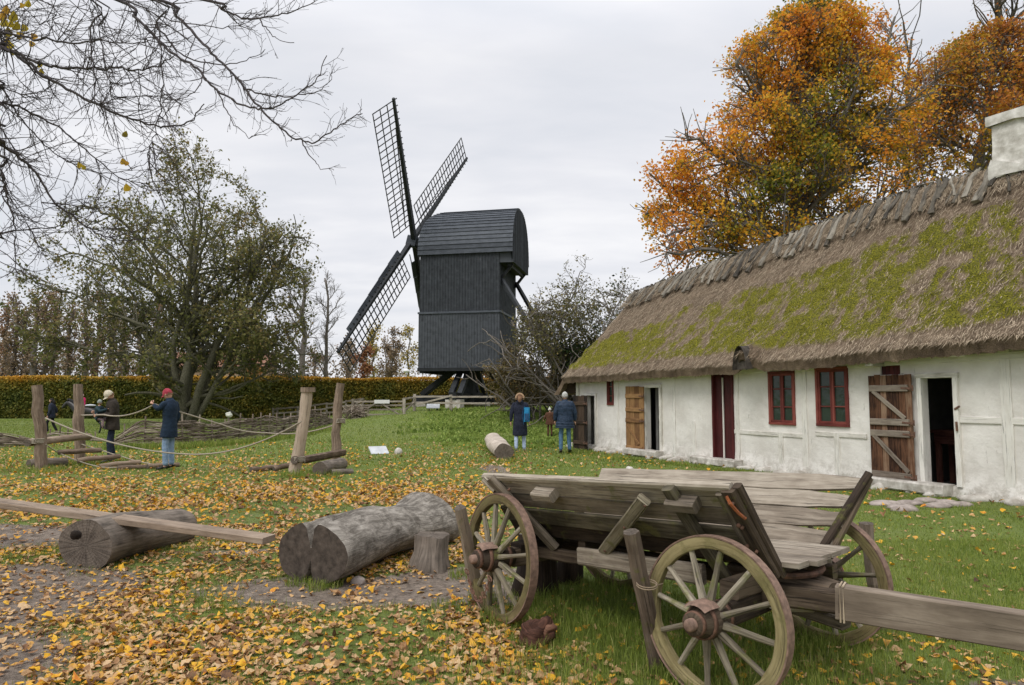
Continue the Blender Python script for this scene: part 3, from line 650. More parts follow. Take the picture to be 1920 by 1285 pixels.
# loose straw stalks lying on and sticking out of the thatch
n = 90000; s = RG.uniform(-2.5, 12.02, n); t = RG.uniform(0, 1.0, n); i_ = np.clip(((s - roof_s[0]) / .045).astype(int), 0, len(roof_s) - 1); j_ = (t * (NT_ - 1)).astype(int)
mz = moss[i_, j_]; k = RG.uniform(0, 1, n) > mz * .97; s, t, i_, j_ = s[k], t[k], i_[k], j_[k]; n = len(s)
base = P[i_, j_]; slope = P[i_, np.clip(j_ - 1, 0, 999)] - P[i_, np.clip(j_ + 1, 0, NT_ - 1)]; slope /= np.linalg.norm(slope, axis=1)[:, None] + 1e-9
Ls = RG.uniform(.05, .17, n)[:, None]; dirn = slope + HD * RG.normal(0, .32, (n, 1)) + np.array([0, 0, 1.0]) * RG.uniform(.02, .30, (n, 1)) + HN * RG.uniform(.0, .2, (n, 1))
wv = HD * RG.uniform(.004, .009, (n, 1)); V = np.stack([base - wv, base + wv, base + dirn * Ls], 1)
m_straw = m_leaf('straw_stalk', [(0, lin('5d4f3f')), (.5, lin('968570')), (1, lin('c4b39a'))], .1, .95)
mb = MB(); mb.add(V.reshape(-1, 3), np.arange(3 * n).reshape(n, 3), None, 0, np.repeat(RG.uniform(0, 1, n), 3)); mb.build('straw', m_straw, roof)['kind'] = 'stuff'
# tufts of moss
n = 90000; s = RG.uniform(-2.5, 12.0, n); t = RG.uniform(0.02, .85, n); i_ = np.clip(((s - roof_s[0]) / .045).astype(int), 0, len(roof_s) - 1); j_ = (t * (NT_ - 1)).astype(int)
k = RG.uniform(.35, 1.0, n) < moss[i_, j_]; i_, j_ = i_[k], j_[k]; n = len(i_); base = P[i_, j_] + RG.normal(0, .02, (n, 3))
d1 = RG.normal(size=(n, 3)); d1 /= np.linalg.norm(d1, axis=1)[:, None]; d2 = np.cross(d1, RG.normal(size=(n, 3))); d2 /= np.linalg.norm(d2, axis=1)[:, None]; sz_ = RG.uniform(.005, .013, (n, 1))
V = np.stack([base - d1 * sz_, base - d2 * sz_, base + d1 * sz_ + [0, 0, .01], base + d2 * sz_], 1)
m_mosst = m_leaf('moss_tuft', [(0, (.05, .055, .012)), (.5, (.19, .18, .02)), (1, (.50, .45, .03))], .15, .95)
mb = MB(); mb.add(V.reshape(-1, 3), np.arange(4 * n).reshape(n, 4), None, 0, np.repeat(RG.uniform(0, 1, n), 4)); mb.build('moss', m_mosst, roof)['kind'] = 'stuff'
m_hollow_shade = m_flat('straw_hollow_shade', (.03, .025, .02), (.10, .085, .07), 12)
# little straw hood; a dark-coloured face in its mouth paints the hole's shade
mb = MB(); th = np.linspace(0, math.pi, 15)[:, None]; dd = np.linspace(0, 1, 8)[None]
oh, zh = roof_pt(sh, .02); Rw = .15 + .05 * (1 - dd)
P2 = HP + HD * (sh + np.cos(th) * Rw)[..., None] + HN * (oh + .34 - dd * .8 + 0 * th)[..., None] + np.array([0, 0, 1.0]) * (zh - .22 + np.sin(th) * (.52 - .10 * dd) + dd * .12)[..., None]
mb.grid(P2, uv=np.stack(np.broadcast_arrays(th * .5, dd), -1), r=np.zeros(P2.shape[:2])); mb.poly(P2[:, 1][::-1]); mb.build('thatch_hood', m_hollow_shade, roof)
# straddling ridge timbers
m_ridge = m_wood('grey_ridge_timber', lin('2d2924'), lin('625c53'), lin('8b857b'), .0, 14)
s = -6.2
while s < 11.9:
    for side in (1, -1):
        z0 = float(zridge(s)); L = rnd.uniform(.45, 1.2); w = rnd.uniform(.03, .10); lean = rnd.uniform(-.05, .32)
        sl = math.atan2(z0 - float(zeave(s)), EO - RO); top = -.16 * side; ns = 6; pts = []
        kx = rnd.uniform(-.06, .06)
        for i in range(ns):
            q = i / (ns - 1); dist = -.04 + L * q
            pts.append(hw(s - lean * q + kx * math.sin(q * 5), RO + side * (dist * math.cos(sl)), z0 + .07 - dist * math.sin(sl) + .03 * math.sin(q * 3) + rnd.uniform(-.008, .008)))
        mb = MB(); pr = np.array([rectp(w, w * .55, .012) * (1.0 + .5 * (i / (ns - 1)) * rnd.uniform(.0, 1.4)) for i in range(ns)]); pr *= 1 + .22 * RG.normal(size=pr.shape[:2] + (1,))
        mb.sweep(pts, pr, up=(0, 0, 1)); o = mb.build('ridge_log', m_ridge, roof)
    s += rnd.uniform(.06, .19)
# ragged ridge straw
n = 26000; s = RG.uniform(-4, 12, n); d = RG.uniform(0, 1, n) ** .7 * RG.uniform(.2, .9, n); z0 = zridge(s); sl = np.arctan2(z0 - zeave(s), EO - RO)
base = HP + HD * s[:, None] + HN * (RO + d * np.cos(sl))[:, None] + np.array([0, 0, 1.0]) * (z0 + .06 - d * np.sin(sl))[:, None]
dirn = HN * np.cos(sl)[:, None] - np.array([0, 0, 1.0]) * np.sin(sl)[:, None] * RG.uniform(.7, 1.1, (n, 1)) + HD * RG.normal(-.1, .4, (n, 1)) + np.array([0, 0, 1.0]) * RG.uniform(0, .25, (n, 1))
wv = HD * RG.uniform(.004, .010, (n, 1)); V = np.stack([base - wv, base + wv, base + dirn * RG.uniform(.10, .32, (n, 1))], 1)
mb = MB(); mb.add(V.reshape(-1, 3), np.arange(3 * n).reshape(n, 3), None, 0, np.repeat(RG.uniform(0, 1, n), 3)); mb.build('ridge_straw', m_straw, roof)['kind'] = 'stuff'
# chimney
m_chim = m_flat('chimney_limewash', (.40, .375, .33), (.76, .735, .69), 5, .95, .6, .03, 7)
sc, zc = wsz(1868, 345, RO + .15); zt = wsz(1870, 228, RO + .15)[1]
mb = MB(); mid = hw(sc - .48, RO, 0)
for z0, z1, wx, wy in ((zc - .9, zc + .10, .86, .62), (zc + .10, zc + .19, 1.0, .76), (zc + .19, zt - .10, .86, .62), (zt - .10, zt, 1.0, .76)):
    mb.beam(mid + (0, 0, z0), mid + (0, 0, z1), wx, wy, .012, up=HN, seg=6, jit=.03)
place(hb(mb, 'chimney', m_chim))
# stepping stones and pebbles by the door
m_cobble = m_flat('pink_grey_fieldstone', (.20, .165, .145), (.42, .36, .32), 9, .9, .5, .01)
for i, (px, py, w, h_) in enumerate([(1662, 943, .26, .15), (1690, 951, .22, .14), (1704, 943, .22, .12), (1738, 938, .20, .13), (1758, 948, .22, .12), (1697, 956, .2, .10), (1775, 941, .18, .1), (1800, 945, .2, .1)]):
    p = G(px, py + 2); mb = MB(); mb.blob((0, 0, 0), (w, h_, .055), 10, .22, i + 3); o = mb.build('stepping_stone', m_cobble, smooth=True); o.location = (p[0], p[1], H(p[0], p[1]) + .01)
    tag(o, 'flat pinkish stone in the grass below the doorway, ' + ['leftmost of all', 'large one at middle left', 'second from left at the back', 'one touching the brown door sill', 'one before the doorway', 'nearest to the wagon', 'small one under the doorway', 'rightmost of all'][i], 'stepping stone', 'stepping stones by the open doorway')
# ---------------------------------------------------------------- post windmill
m_tar = m_wood('tarred_black_boards', lin('2b2e33'), lin('3d4147'), lin('50545b'), 0, 16, rough=.72, cracks=.35, bs=.5)
m_tar2 = m_wood('tarred_black_timber', lin('1b1d20'), lin('292c30'), lin('3a3d42'), 0, 20, rough=.7, cracks=.3)
m_tgrey = m_wood('tarred_grey_roof_boards', lin('3a3f47'), lin('4e535c'), lin('5e636c'), 0, 14, rough=.7, cracks=.4)
m_lath = m_wood('sail_lath', lin('23262a'), lin('3a3c40'), lin('55524c'), 0, 20, rough=.8)
TH, TA, PHI, RS = .2085, .25, .8913, 10.08
mxy = np.array([-2.69, 43.9]); mz0 = float(H(*mxy)) - .1
mill = thing('windmill', 'tall black-tarred wooden post windmill with lattice sails', 'windmill', (mxy[0], mxy[1], mz0), -TH)
Lm, Wm = 4.93, 5.0
def zat(py, Y=42.0): return float(at(880, py, Y)[2]) - mz0
zb, zm, ze = zat(691), zat(588), zat(480); zrg = zat(402, 44)
x0, x1, y0, y1 = -Lm / 2, Lm / 2, -Wm / 2, Wm / 2
mb = MB()
for za_, zb_, out in ((zb, zm, .05), (zm, ze + .1, 0.0)):
    a, b_, c, d = x0 - out, x1 + out, y0 - out, y1 + out
    for (p, q, nrm) in (((a, c), (b_, c), (0, -1)), ((b_, c), (b_, d), (1, 0)), ((b_, d), (a, d), (0, 1)), ((a, d), (a, c), (-1, 0))):
        p = np.array(p); q = np.array(q); nrm = np.array(nrm); L = np.linalg.norm(q - p); n = int(L / .17); Pt = []
        for i in range(n):
            u0, u1 = i / n, (i + 1) / n; k = rnd.uniform(.0, .012)
            for u, o in ((u0, .0), (u0 + .06 / L * .5, .035 + k), (u0 + .055 / L, .035 + k), (u0 + .07 / L, k), (u1 - .004, k)): Pt.append(np.append(p + (q - p) * u + nrm * o, 0))
        Pt.append(np.append(q, 0)); Pt = np.array(Pt); nz_ = 6
        Gd = np.stack([Pt + [0, 0, zz] for zz in np.linspace(za_, zb_, nz_)], 0)
        uvg = np.stack([np.broadcast_to(np.linspace(za_, zb_, nz_)[:, None], (nz_, len(Pt))), np.broadcast_to((np.arange(len(Pt)) // 5 * 1.37)[None], (nz_, len(Pt)))], -1)
        mb.grid(Gd, uv=uvg)
mb.poly([(x0, y0, zb), (x0, y1, zb), (x1, y1, zb), (x1, y0, zb)])
mb.build('body', m_tar, mill)
mb = MB(); mb.beam((x0 - .09, y0 - .1, zm), (x1 + .09, y0 - .1, zm), .07, .12); mb.beam((x1 + .1, y0 - .06, zm), (x1 + .1, y1 + .06, zm), .07, .12); mb.build('drip_board', m_tgrey, mill)
mb = MB(); mb.beam((x0 - .08, y0 - .03, zb - .08), (x1 + .08, y0 - .03, zb - .08), .2, .2); mb.beam((x0 - .08, y1 + .03, zb - .08), (x1 + .08, y1 + .03, zb - .08), .2, .2)
mb.beam((x0 + .1, y0 + .1, zb - .16), (x0 + .1, y1 - .1, zb - .16), .25, .25); mb.beam((x1 - .1, y0 + .1, zb - .16), (x1 - .1, y1 - .1, zb - .16), .25, .25); mb.build('sill_beam', m_tar2, mill)
# roof: stepped boards on a curved section, rounded off at the sail end
hr = zrg - ze; sec = []
for i in range(19):
    t = i / 18; a = t * math.pi / 2; sec.append(((Wm / 2 + .14) * math.cos(a) ** .80, hr * math.sin(a) ** .95 * 1.0))
sec = np.array(sec); mb = MB(); xe = x1 + .88
for sgn in (-1, 1):
    for i in range(18):
        (ya, zaa), (yb, zbb) = sec[i], sec[i + 1]; t0, t1 = i / 18, (i + 1) / 18
        xs0 = x0 - .12 + 1.75 * t0 ** 2.6; xs1 = x0 - .12 + 1.75 * t1 ** 2.6
        nv = np.array([zbb - zaa, -(yb - ya)]); nv = nv / np.linalg.norm(nv); lf = .045
        A = [(xs0, sgn * (ya + nv[0] * lf), ze + zaa + nv[1] * lf), (xe, sgn * (ya + nv[0] * lf), ze + zaa + nv[1] * lf), (xe, sgn * yb, ze + zbb), (xs1, sgn * yb, ze + zbb)]
        if sgn > 0: A = A[::-1]
        mb.add(A, [[0, 1, 2, 3]], [[(0, i * .9), (5, i * .9), (5, i * .9 + .2), (0, i * .9 + .2)]])
        B = [(xs0, sgn * ya, ze + zaa), (xe, sgn * ya, ze + zaa), A[1] if sgn < 0 else A[2], A[0] if sgn < 0 else A[3]]; mb.poly(B)
    # sail-end curved closing
    pass
for i in range(18):
    (ya, zaa), (yb, zbb) = sec[i], sec[i + 1]; xs0 = x0 - .12 + 1.75 * (i / 18) ** 2.6; xs1 = x0 - .12 + 1.75 * ((i + 1) / 18) ** 2.6
    mb.poly([(xs0, -ya, ze + zaa), (xs0, ya, ze + zaa), (xs1, yb, ze + zbb), (xs1, -yb, ze + zbb)])
mb.build('roof', m_tgrey, mill)
mb = MB(); pts = [(xe - .02, -sec[i][0] + .03, ze + sec[i][1]) for i in range(19)] + [(xe - .02, sec[i][0] - .03, ze + sec[i][1]) for i in range(17, -1, -1)]
zlow = zat(492, 41) ; pts = pts + [(xe - .02, Wm / 2 - .1, zlow), (xe - .02, -Wm / 2 + .1, zlow)]
mb.poly(pts[::-1]); mb.poly([(p[0] - .08, p[1], p[2]) for p in pts])
for i in range(24): y = -2.4 + i * .205; mb.beam((xe + .0, y, zlow), (xe + .0, y, ze + hr * math.sqrt(max(.02, 1 - (abs(y) / 2.7) ** 2.3)) - .05), .05, .03, 0)
mb.poly([(x1, -Wm / 2 + .1, zlow), (xe, -Wm / 2 + .1, zlow), (xe, Wm / 2 - .1, zlow), (x1, Wm / 2 - .1, zlow)])
mb.poly([(x1, -Wm / 2 + .1, zlow), (xe, -Wm / 2 + .1, zlow), (xe, -Wm / 2 + .1, ze + .3), (x1, -Wm / 2 + .1, ze + .3)]); mb.poly([(x1, Wm / 2 - .1, zlow), (xe, Wm / 2 - .1, zlow), (xe, Wm / 2 - .1, ze + .3), (x1, Wm / 2 - .1, ze + .3)])
mb.build('gable', m_tar, mill)
mb = MB()
for sgn in (-1, 1): mb.beam((x1 + .75, sgn * 1.9, zlow), (x1 + .02, sgn * 1.9, zlow - .9), .16, .16)
mb.beam((x1 + .55, -2.1, zlow - .1), (x1 + .55, 2.1, zlow - .1), .2, .2); mb.build('gable_bracket', m_tar2, mill)
# post and trestle
mb = MB(); mb.lathe([(0, .62), (.4, .60), (.45, .50), (zb - .3, .36), (zb, .36), (zb, 0)], (0, 0, .3), (0, 0, 1), 8); mb.build('post', m_tar2, mill)
for dx, dy in ((1, 0), (-1, 0), (0, 1), (0, -1)):
    for k in (.26, -.26):
        mb = MB(); ox, oy = (0, k) if dx else (k, 0)
        mb.beam((dx * 3.1 + ox, dy * 3.1 + oy, .85), (dx * .62 + ox, dy * .62 + oy, zb + .25), .30, .30, .01); mb.build('quarter_bar', m_tar2, mill)
mb = MB(); mb.beam((-3.7, 0, .62), (3.7, 0, .62), .45, .42, .02); mb.build('cross_tree', m_tar2, mill); mb = MB(); mb.beam((0, -3.7, .78), (0, 3.7, .78), .45, .42, .02); mb.build('cross_tree', m_tar2, mill)
for dx, dy in ((3.2, 0), (-3.2, 0), (0, 3.2), (0, -3.2)): mb = MB(); mb.box((dx - .45, dy - .45, -.3), (dx + .45, dy + .45, .42 if dx else .57)); mb.build('stone_pier', m_plinth, mill)
# windshaft and sails, modelled in the mill's own frame
def R2(v): v = np.asarray(v, float); c, s_ = math.cos(TH), math.sin(TH); return np.array([v[0] * c - v[1] * s_, v[0] * s_ + v[1] * c, v[2]])
u_ = R2((math.sin(TH), math.cos(TH), 0)); w_ = R2((math.cos(TH) * math.sin(TA), -math.sin(TH) * math.sin(TA), math.cos(TA)))
hub = R2((-6.236 - mxy[0], 44.5 - mxy[1], 0)) + np.array([0, 0, 11.574 - mz0]); ax_ = np.cross(w_, u_); ax_ = ax_ if ax_[0] < 0 else -ax_
mb = MB(); mb.beam(hub + ax_ * .15, hub - ax_ * 2.2, .55, .55, .06, up=w_); mb.build('windshaft', m_tar2, mill)
mb = MB(); mb.beam(hub + ax_ * .55, hub - ax_ * .1, .72, .72, .08, up=w_); mb.build('shaft_head', m_tgrey, mill)
b1 = math.cos(PHI) * w_ - math.sin(PHI) * u_; b2 = math.sin(PHI) * w_ + math.cos(PHI) * u_
def sail(b, k, KK):
    al, be = np.dot(b, u_), np.dot(b, w_); c = -be * u_ + al * w_; om = R((15, 15, 10, -13)[KK]); cc = c * math.cos(om) + ax_ * math.sin(om); base = hub + ax_ * (.12 + .22 * k)
    mb = MB(); n = 6; P = [base + b * r for r in np.linspace(0, RS, n)]
    pr = np.array([rectp(.34, .30, .02) * (1 - .55 * i / (n - 1)) for i in range(n)]); mb.sweep(P, pr, up=ax_); s = mb.build('sail', m_tar2, mill)
    mb = MB(); Wd = 1.72; r0, r1 = 1.55, RS - .12
    for j in range(1, 4): mb.beam(base + b * r0 + cc * Wd * j / 3, base + b * r1 + cc * Wd * j / 3, .05, .05, 0)
    nb = 21
    for j in range(nb + 1): r = r0 + (r1 - r0) * j / nb; mb.beam(base + b * r - cc * .25, base + b * r + cc * (Wd + .03), .045, .055, 0)
    mb.build('lattice', m_lath, s)
    mb = MB(); dd = -c * math.cos(R(30)) + ax_ * math.sin(R(30))
    for j in range(5):
        ra, rb_ = 1.5 + j * 1.42, 1.5 + (j + 1) * 1.42 - .03; Wj = .46 - .03 * j; mb.beam(base + b * ra + dd * (Wj / 2 + .04), base + b * rb_ + dd * (Wj / 2 + .04), Wj, .03, 0, up=np.cross(b, dd))
    mb.build('wind_board', m_tgrey, s)
    mb = MB(); mb.tube([base + b * 1.2 + ax_ * .5, base + b * 5.0 + ax_ * .28, base + b * 8.2 + ax_ * .12], .035, 6); mb.build('furled_cloth', m_lath, s)
for i, (b, k) in enumerate(((b1, 0), (-b1, 0), (b2, 1), (-b2, 1))): sail(b, k, i)
# tail pole, ladder
def loc(px, py, Y): p = at(px, py, Y); return R2((p[0] - mxy[0], p[1] - mxy[1], 0)) + np.array([0, 0, p[2] - mz0])
for a, b_ in (((938, 520, 41.7), (1042, 690, 37)), ((968, 532, 45.3), (1030, 640, 39))):
    mb = MB(); mb.beam(loc(*a), loc(*b_), .20, .24, .02); mb.build('tail_pole', m_tar2, mill)
mb = MB(); e = loc(1075, 735, 35.5); mb.beam((x1 - .2, 0, zb + .1), e, .34, .38, .02); mb.build('tail_beam', m_tar2, mill)
mb = MB()
for sgn in (-.45, .45): mb.beam((x1 + .2, sgn + .9, zb), (x1 + 3.7, sgn + .9, .15), .07, .26, 0)
for i in range(12): t = (i + .5) / 12; mb.beam((x1 + .2 + 3.5 * t, .45, zb + (.15 - zb) * t), (x1 + .2 + 3.5 * t, 1.35, zb + (.15 - zb) * t), .22, .04, 0)
mb.build('stairs', m_tar2, mill)
# ---------------------------------------------------------------- old hay wagon
m_wg = m_wood('wagon_grey_oak', lin('463e36'), lin('7d7266'), lin('aba193'), .12, 34, (.14, .14, .05))
m_wgm = m_wood('wagon_mossy_oak', lin('403a2e'), lin('716959'), lin('9c9380'), .26, 34, (.14, .135, .045))
m_wgd = m_wood('wagon_dark_oak', lin('2a211b'), lin('4c4035'), lin('6d5f51'), .12, 34, (.12, .12, .03))
m_wgt = m_wood('wagon_top_board', lin('584f46'), lin('857a6e'), lin('aba194'), .0, 34)
m_fel = m_wood('lichen_covered_wheel_rim', lin('483e2a'), lin('746848'), lin('958965'), .35, 26, (.17, .15, .06))
m_spk = m_wood('wheel_spoke_wood', lin('4d463a'), lin('82796a'), lin('a59c8d'), .25, 30, (.15, .155, .04))
m_tyre = m_flat('rusty_tyre_iron', (.13, .085, .065), (.28, .18, .135), 30, .8, .6, .004)
m_new = m_wood('sawn_grey_beam', lin('574c42'), lin('7a6d61'), lin('96897c'), 0, 20, cracks=.35, bs=.4)
WO = np.array([1.102, 3.888, 0]); WR = np.array([-.09, 5.219, 0]); WL = (WO - WR) / np.linalg.norm(WO - WR); WN = np.array([-WL[1], WL[0], 0]); BASE = np.linalg.norm(WO - WR); TRK = 1.31
def wp(l, n, h): return WO + WL * l + WN * n + np.array([0, 0, 1.0]) * h
def tl(l): return .055 * (l + 0) / 1.0                                # the bed rises a little towards the front
wagon_o = wp(-BASE / 2, TRK / 2, 0)
wagon = thing('hay_wagon', 'weathered grey wooden hay wagon with flared plank sides and spoked wheels', 'wagon', wagon_o)
PW = Matrix.Translation(-Vector(tuple(wagon_o)))
def wb(mb, name, m, parent=None, smooth=False, label=None):
    o = mb.build(name, m, parent if parent is not None else wagon, smooth)
    if parent is None: o.matrix_parent_inverse = PW
    if label: o['label'] = label
    return o
def wheel(c, rad, axis, lean, turn, label, nsp=12, worn=False):
    """axis: outward horizontal direction; built round its own centre"""
    ax = np.asarray(axis, float) + np.array([0, 0, lean]); ax /= np.linalg.norm(ax); e1 = np.cross(ax, (0, 0, 1.0)); e1 /= np.linalg.norm(e1); e2 = np.cross(e1, ax); c = np.asarray(c, float)
    P = lambda a, r, d: c + (e1 * math.cos(a) + e2 * math.sin(a)) * r + ax * d
    w = bpy.data.objects.new('wheel', None); COL.objects.link(w); w.parent = wagon; w.location = tuple(c - wagon_o); w['label'] = label; w.empty_display_size = .1
    fx = Matrix.Translation(-Vector(tuple(c)))
    def sub(mb, nm, m, sm=False): o = mb.build(nm, m, w, sm); o.matrix_parent_inverse = fx; return o
    n = 64; A = np.linspace(0, 2 * math.pi, n + 1); mb = MB(); ph = rnd.uniform(0, 9)
    def ring(prof, m_uv=1.0, jag=0.0):
        G_ = []; U_ = []
        for i, a in enumerate(A):
            jj = jag * vnoise(np.array([math.cos(a) * 5 + ph, math.sin(a) * 5, 0.3])) if jag else 0
            gap = .004 if (i % 11 == 5 and jag) else 0
            G_.append([P(a + turn, r + (jj if k in (2, 3, 4) else 0) - (gap if k in (0, 1, 5, 6) else -gap), d) for k, (r, d) in enumerate(prof)]); U_.append([(a * rad, k * .06 + 3) for k in range(len(prof))])
        mb.grid(G_, uv=np.array(U_))
    ring([(rad - .010, .026), (rad - .010, -.026), (rad - .058, -.030), (rad - .074, -.022), (rad - .074, .022), (rad - .058, .030), (rad - .010, .026)], jag=.006)
    sub(mb, 'rim', m_fel, False); smooth_by(w.children[-1], 40)
    mb = MB(); ring([(rad - .009, .029), (rad, .031), (rad + .0015, 0), (rad, -.031), (rad - .009, -.029), (rad - .0085, 0), (rad - .009, .029)]); sub(mb, 'tyre', m_tyre, False); smooth_by(w.children[-1], 40)
    dish = .055
    for i in range(nsp):
        a = turn + i / nsp * 2 * math.pi + rnd.uniform(-.015, .015); mb = MB(); t = np.linspace(0, 1, 6)
        pts = [P(a, .062 + (rad - .068 - .062) * q, dish * (1 - q) + (.006 if i % 2 else -.006) * (1 - q)) for q in t]
        pr = np.array([rectp(.044 * (1 - .38 * math.sin(q * 2.2)), .050 * (1 - .30 * q), .010) * (1 + .08 * rnd.uniform(-1, 1)) for q in t]); mb.sweep(pts, pr, up=ax); sub(mb, 'spoke', m_spk)
    mb = MB(); mb.lathe([(-.13, 0), (-.13, .062), (-.08, .078), (-.02, .092), (.05, .098), (.085, .092), (.13, .070), (.185, .058), (.185, .036)], c + ax * (dish * .4), ax, 24); sub(mb, 'hub', m_wgd, True)
    mb = MB()
    for d, r in ((.095, .093), (.165, .066), (-.07, .086)): mb.lathe([(d - .012, r - .008), (d - .012, r + .002), (d + .012, r), (d + .012, r - .009)], c + ax * (dish * .4), ax, 24)
    sub(mb, 'hub_band', m_iron, True)
    mb = MB(); mb.lathe([(.13, .036), (.215, .033), (.225, .026), (.225, 0)], c + ax * (dish * .4), ax, 16); sub(mb, 'axle_end', m_tyre, True)
    a0 = math.atan2(np.dot(e2, (0, 0, 1)), np.dot(e1, (0, 0, 1)))
    mb = MB(); q_ = [[P(a0 + s_, r, d) for s_ in np.linspace(-.75, .75, 7)] for r, d in ((.112, .06), (.112, .155), (.094, .19))]; mb.grid(q_); sub(mb, 'hub_cap_iron', m_tyre, True)
    return w
RF, RR = .440, .462
ax_f = -WN; ax_r = -(WN * .985 + WL * .17); ax_r /= np.linalg.norm(ax_r)
wheel(WO + [0, 0, RF - .01], RF, ax_f, .04, .12, 'near front wheel with rusty tyre and yellowish lichen on its rim')
wheel(WR + [0, 0, RR - .01], RR, ax_r, .05, .3, 'near rear wheel seen almost edge on, chained')
wheel(WO + WN * TRK + [0, 0, RF - .01], RF, -ax_f, .04, .2, 'far front wheel beyond the open wagon bed')
wheel(WR + WN * TRK + [0, 0, RR - .01], RR, WN, .04, .4, 'far rear wheel half hidden under the bed')
# axles, bolsters, reach
for l, nm in ((0, 'axle'), (-BASE, 'axle')):
    mb = MB(); mb.beam(wp(l, .10, .435), wp(l, TRK - .10, .435), .11, .13, .012, jit=.05); wb(mb, nm, m_wgd)
for l, h_ in ((0, .565), (-BASE, .50)):
    mb = MB(); mb.beam(wp(l, .16, h_ - .015), wp(l, TRK - .16, h_ - .015), .12, .10, .012, jit=.06); wb(mb, 'bolster', m_wgd)
mb = MB(); mb.beam(wp(.25, TRK / 2, .50), wp(-BASE - .35, TRK / 2, .46), .10, .10, .012, jit=.05); wb(mb, 'reach', m_wgd)
mb = MB(); mb.beam(wp(-.55, .36, .52), wp(-BASE - .2, .36, .43), .07, .085, .01, jit=.06); wb(mb, 'side_beam', m_wgd); mb = MB(); mb.beam(wp(-.25, .30, .565), wp(-1.25, .28, .51), .05, .12, .01, jit=.06); wb(mb, 'side_beam', m_wg)
mb = MB(); mb.beam(wp(.22, 1.02, .55), wp(-BASE - .2, 1.02, .46), .07, .085, .01, jit=.06); wb(mb, 'side_beam', m_wgd)
# bed
BF, BR = .34, -BASE - .22                                            # front and rear ends of the bed
fz = lambda l: .685 + tl(l)
nb = 5
for i in range(nb):
    n0 = .345 + (1.01 - .345) * (i + .5) / nb; mb = MB(); e = rnd.uniform(-.03, .02); mb.beam(wp(BF + e, n0, fz(BF)), wp(BR, n0, fz(BR)), .128, .030, .004, jit=.04); wb(mb, 'floor_board', m_wgt)
mb = MB()
for l in (.12, -.55, -1.3, -1.85): mb.beam(wp(l, .36, fz(l) - .055), wp(l, 1.0, fz(l) - .055), .07, .07, .008, jit=.05)
wb(mb, 'cross_bearer', m_wgd)
# flared sides; v = 0 at the floor, 1 at the top edge
def sidep(near, l, v, out=0.0):
    slope = .34; lf = l; top_h = 1.110 + .058 * l; bot_h = fz(l) - .02
    if near: n_ = .345 - .305 * v; nx = -1
    else: n_ = 1.01 + .30 * v; nx = 1
    h_ = bot_h + (top_h + (.02 if near else 0) - bot_h) * v; bow = .02 * math.sin(3.1 * (l + 2) / 2.2) * v
    dv = np.array([nx * .41, .0, 0]); nn_ = math.hypot(.305, top_h - bot_h); on = nx * (top_h - bot_h) / nn_; oh = -.305 / nn_
    return wp(l, n_ + on * out + nx * bow, h_ + oh * out)
def side_normal(near, l): a = sidep(near, l, .5, 0); b_ = sidep(near, l, .5, 1); return b_ - a
def board(near, v0, v1, l0, l1, t=.026, m=m_wg, name='side_board', jit=.05, ragged=0.0, label=None):
    mb = MB(); n = 22; pts = [sidep(near, l0 + (l1 - l0) * i / n, (v0 + v1) / 2, 0) for i in range(n + 1)]
    wd = np.linalg.norm(sidep(near, 0, v1) - sidep(near, 0, v0)); nm = side_normal(near, 0); sd_ = rnd.uniform(0, 50); oo_ = rnd.uniform(-.013, .013) * (1 if near else .3)
    pr = []
    for i in range(n + 1):
        q = rectp(wd * (.93 if near else .985), t, .004).copy(); e = vnoise(np.array([[i * .8 + sd_, k, 1.3] for k in range(8)]), 2) * jit * .12
        q[:, 0] += e * np.sign(q[:, 0]) * .35; q[:, 1] += oo_
        if ragged and i >= n - 2: q[:, 0] *= 1 - ragged * (i - n + 3) / 3 * rnd.uniform(.4, 1)
        pr.append(q)
    mb.sweep(pts, np.array(pr), up=nm); return wb(mb, name, m, label=label)
fr = lambda v: BF - .12 - .24 * (1 - v) * 0
# near side: bottom boards run further forward, front edge slants
def lf_n(v): return .14 + .02 * (1 - v) - .05 * v
vs = [0, .27, .52, .76, 1.0]
for i in range(4): board(True, vs[i], vs[i + 1], lf_n(vs[i]), BR + .02 + rnd.uniform(-.03, .03), m=[m_wgd, m_wgm, m_wg, m_wg][i])
mb = MB(); mb.beam(sidep(True, lf_n(1) + .02, 1.02, .005), sidep(True, BR, 1.02, .005), .045, .05, .010, up=side_normal(True, 0), jit=.04); wb(mb, 'top_rail', m_wgt)
def lf_f(v): return .18 + .14 * v
for i in range(4): board(False, vs[i], vs[i + 1] * .99, BR + .10, lf_f((vs[i] + vs[i + 1]) / 2), m=m_wgt, ragged=.5, jit=.09)
mb = MB(); mb.beam(sidep(False, lf_f(0) - .03, -.02, -.02), sidep(False, lf_f(1) + .02, 1.01, -.02), .035, .045, .008, up=WL, jit=.12); wb(mb, 'end_cleat', m_wgd)
mb = MB(); mb.beam(sidep(False, lf_f(0), -.05, .03), sidep(False, lf_f(1) , 1.0, .03), .05, .05, .008, up=WL, jit=.12); wb(mb, 'end_cleat', m_wgd)
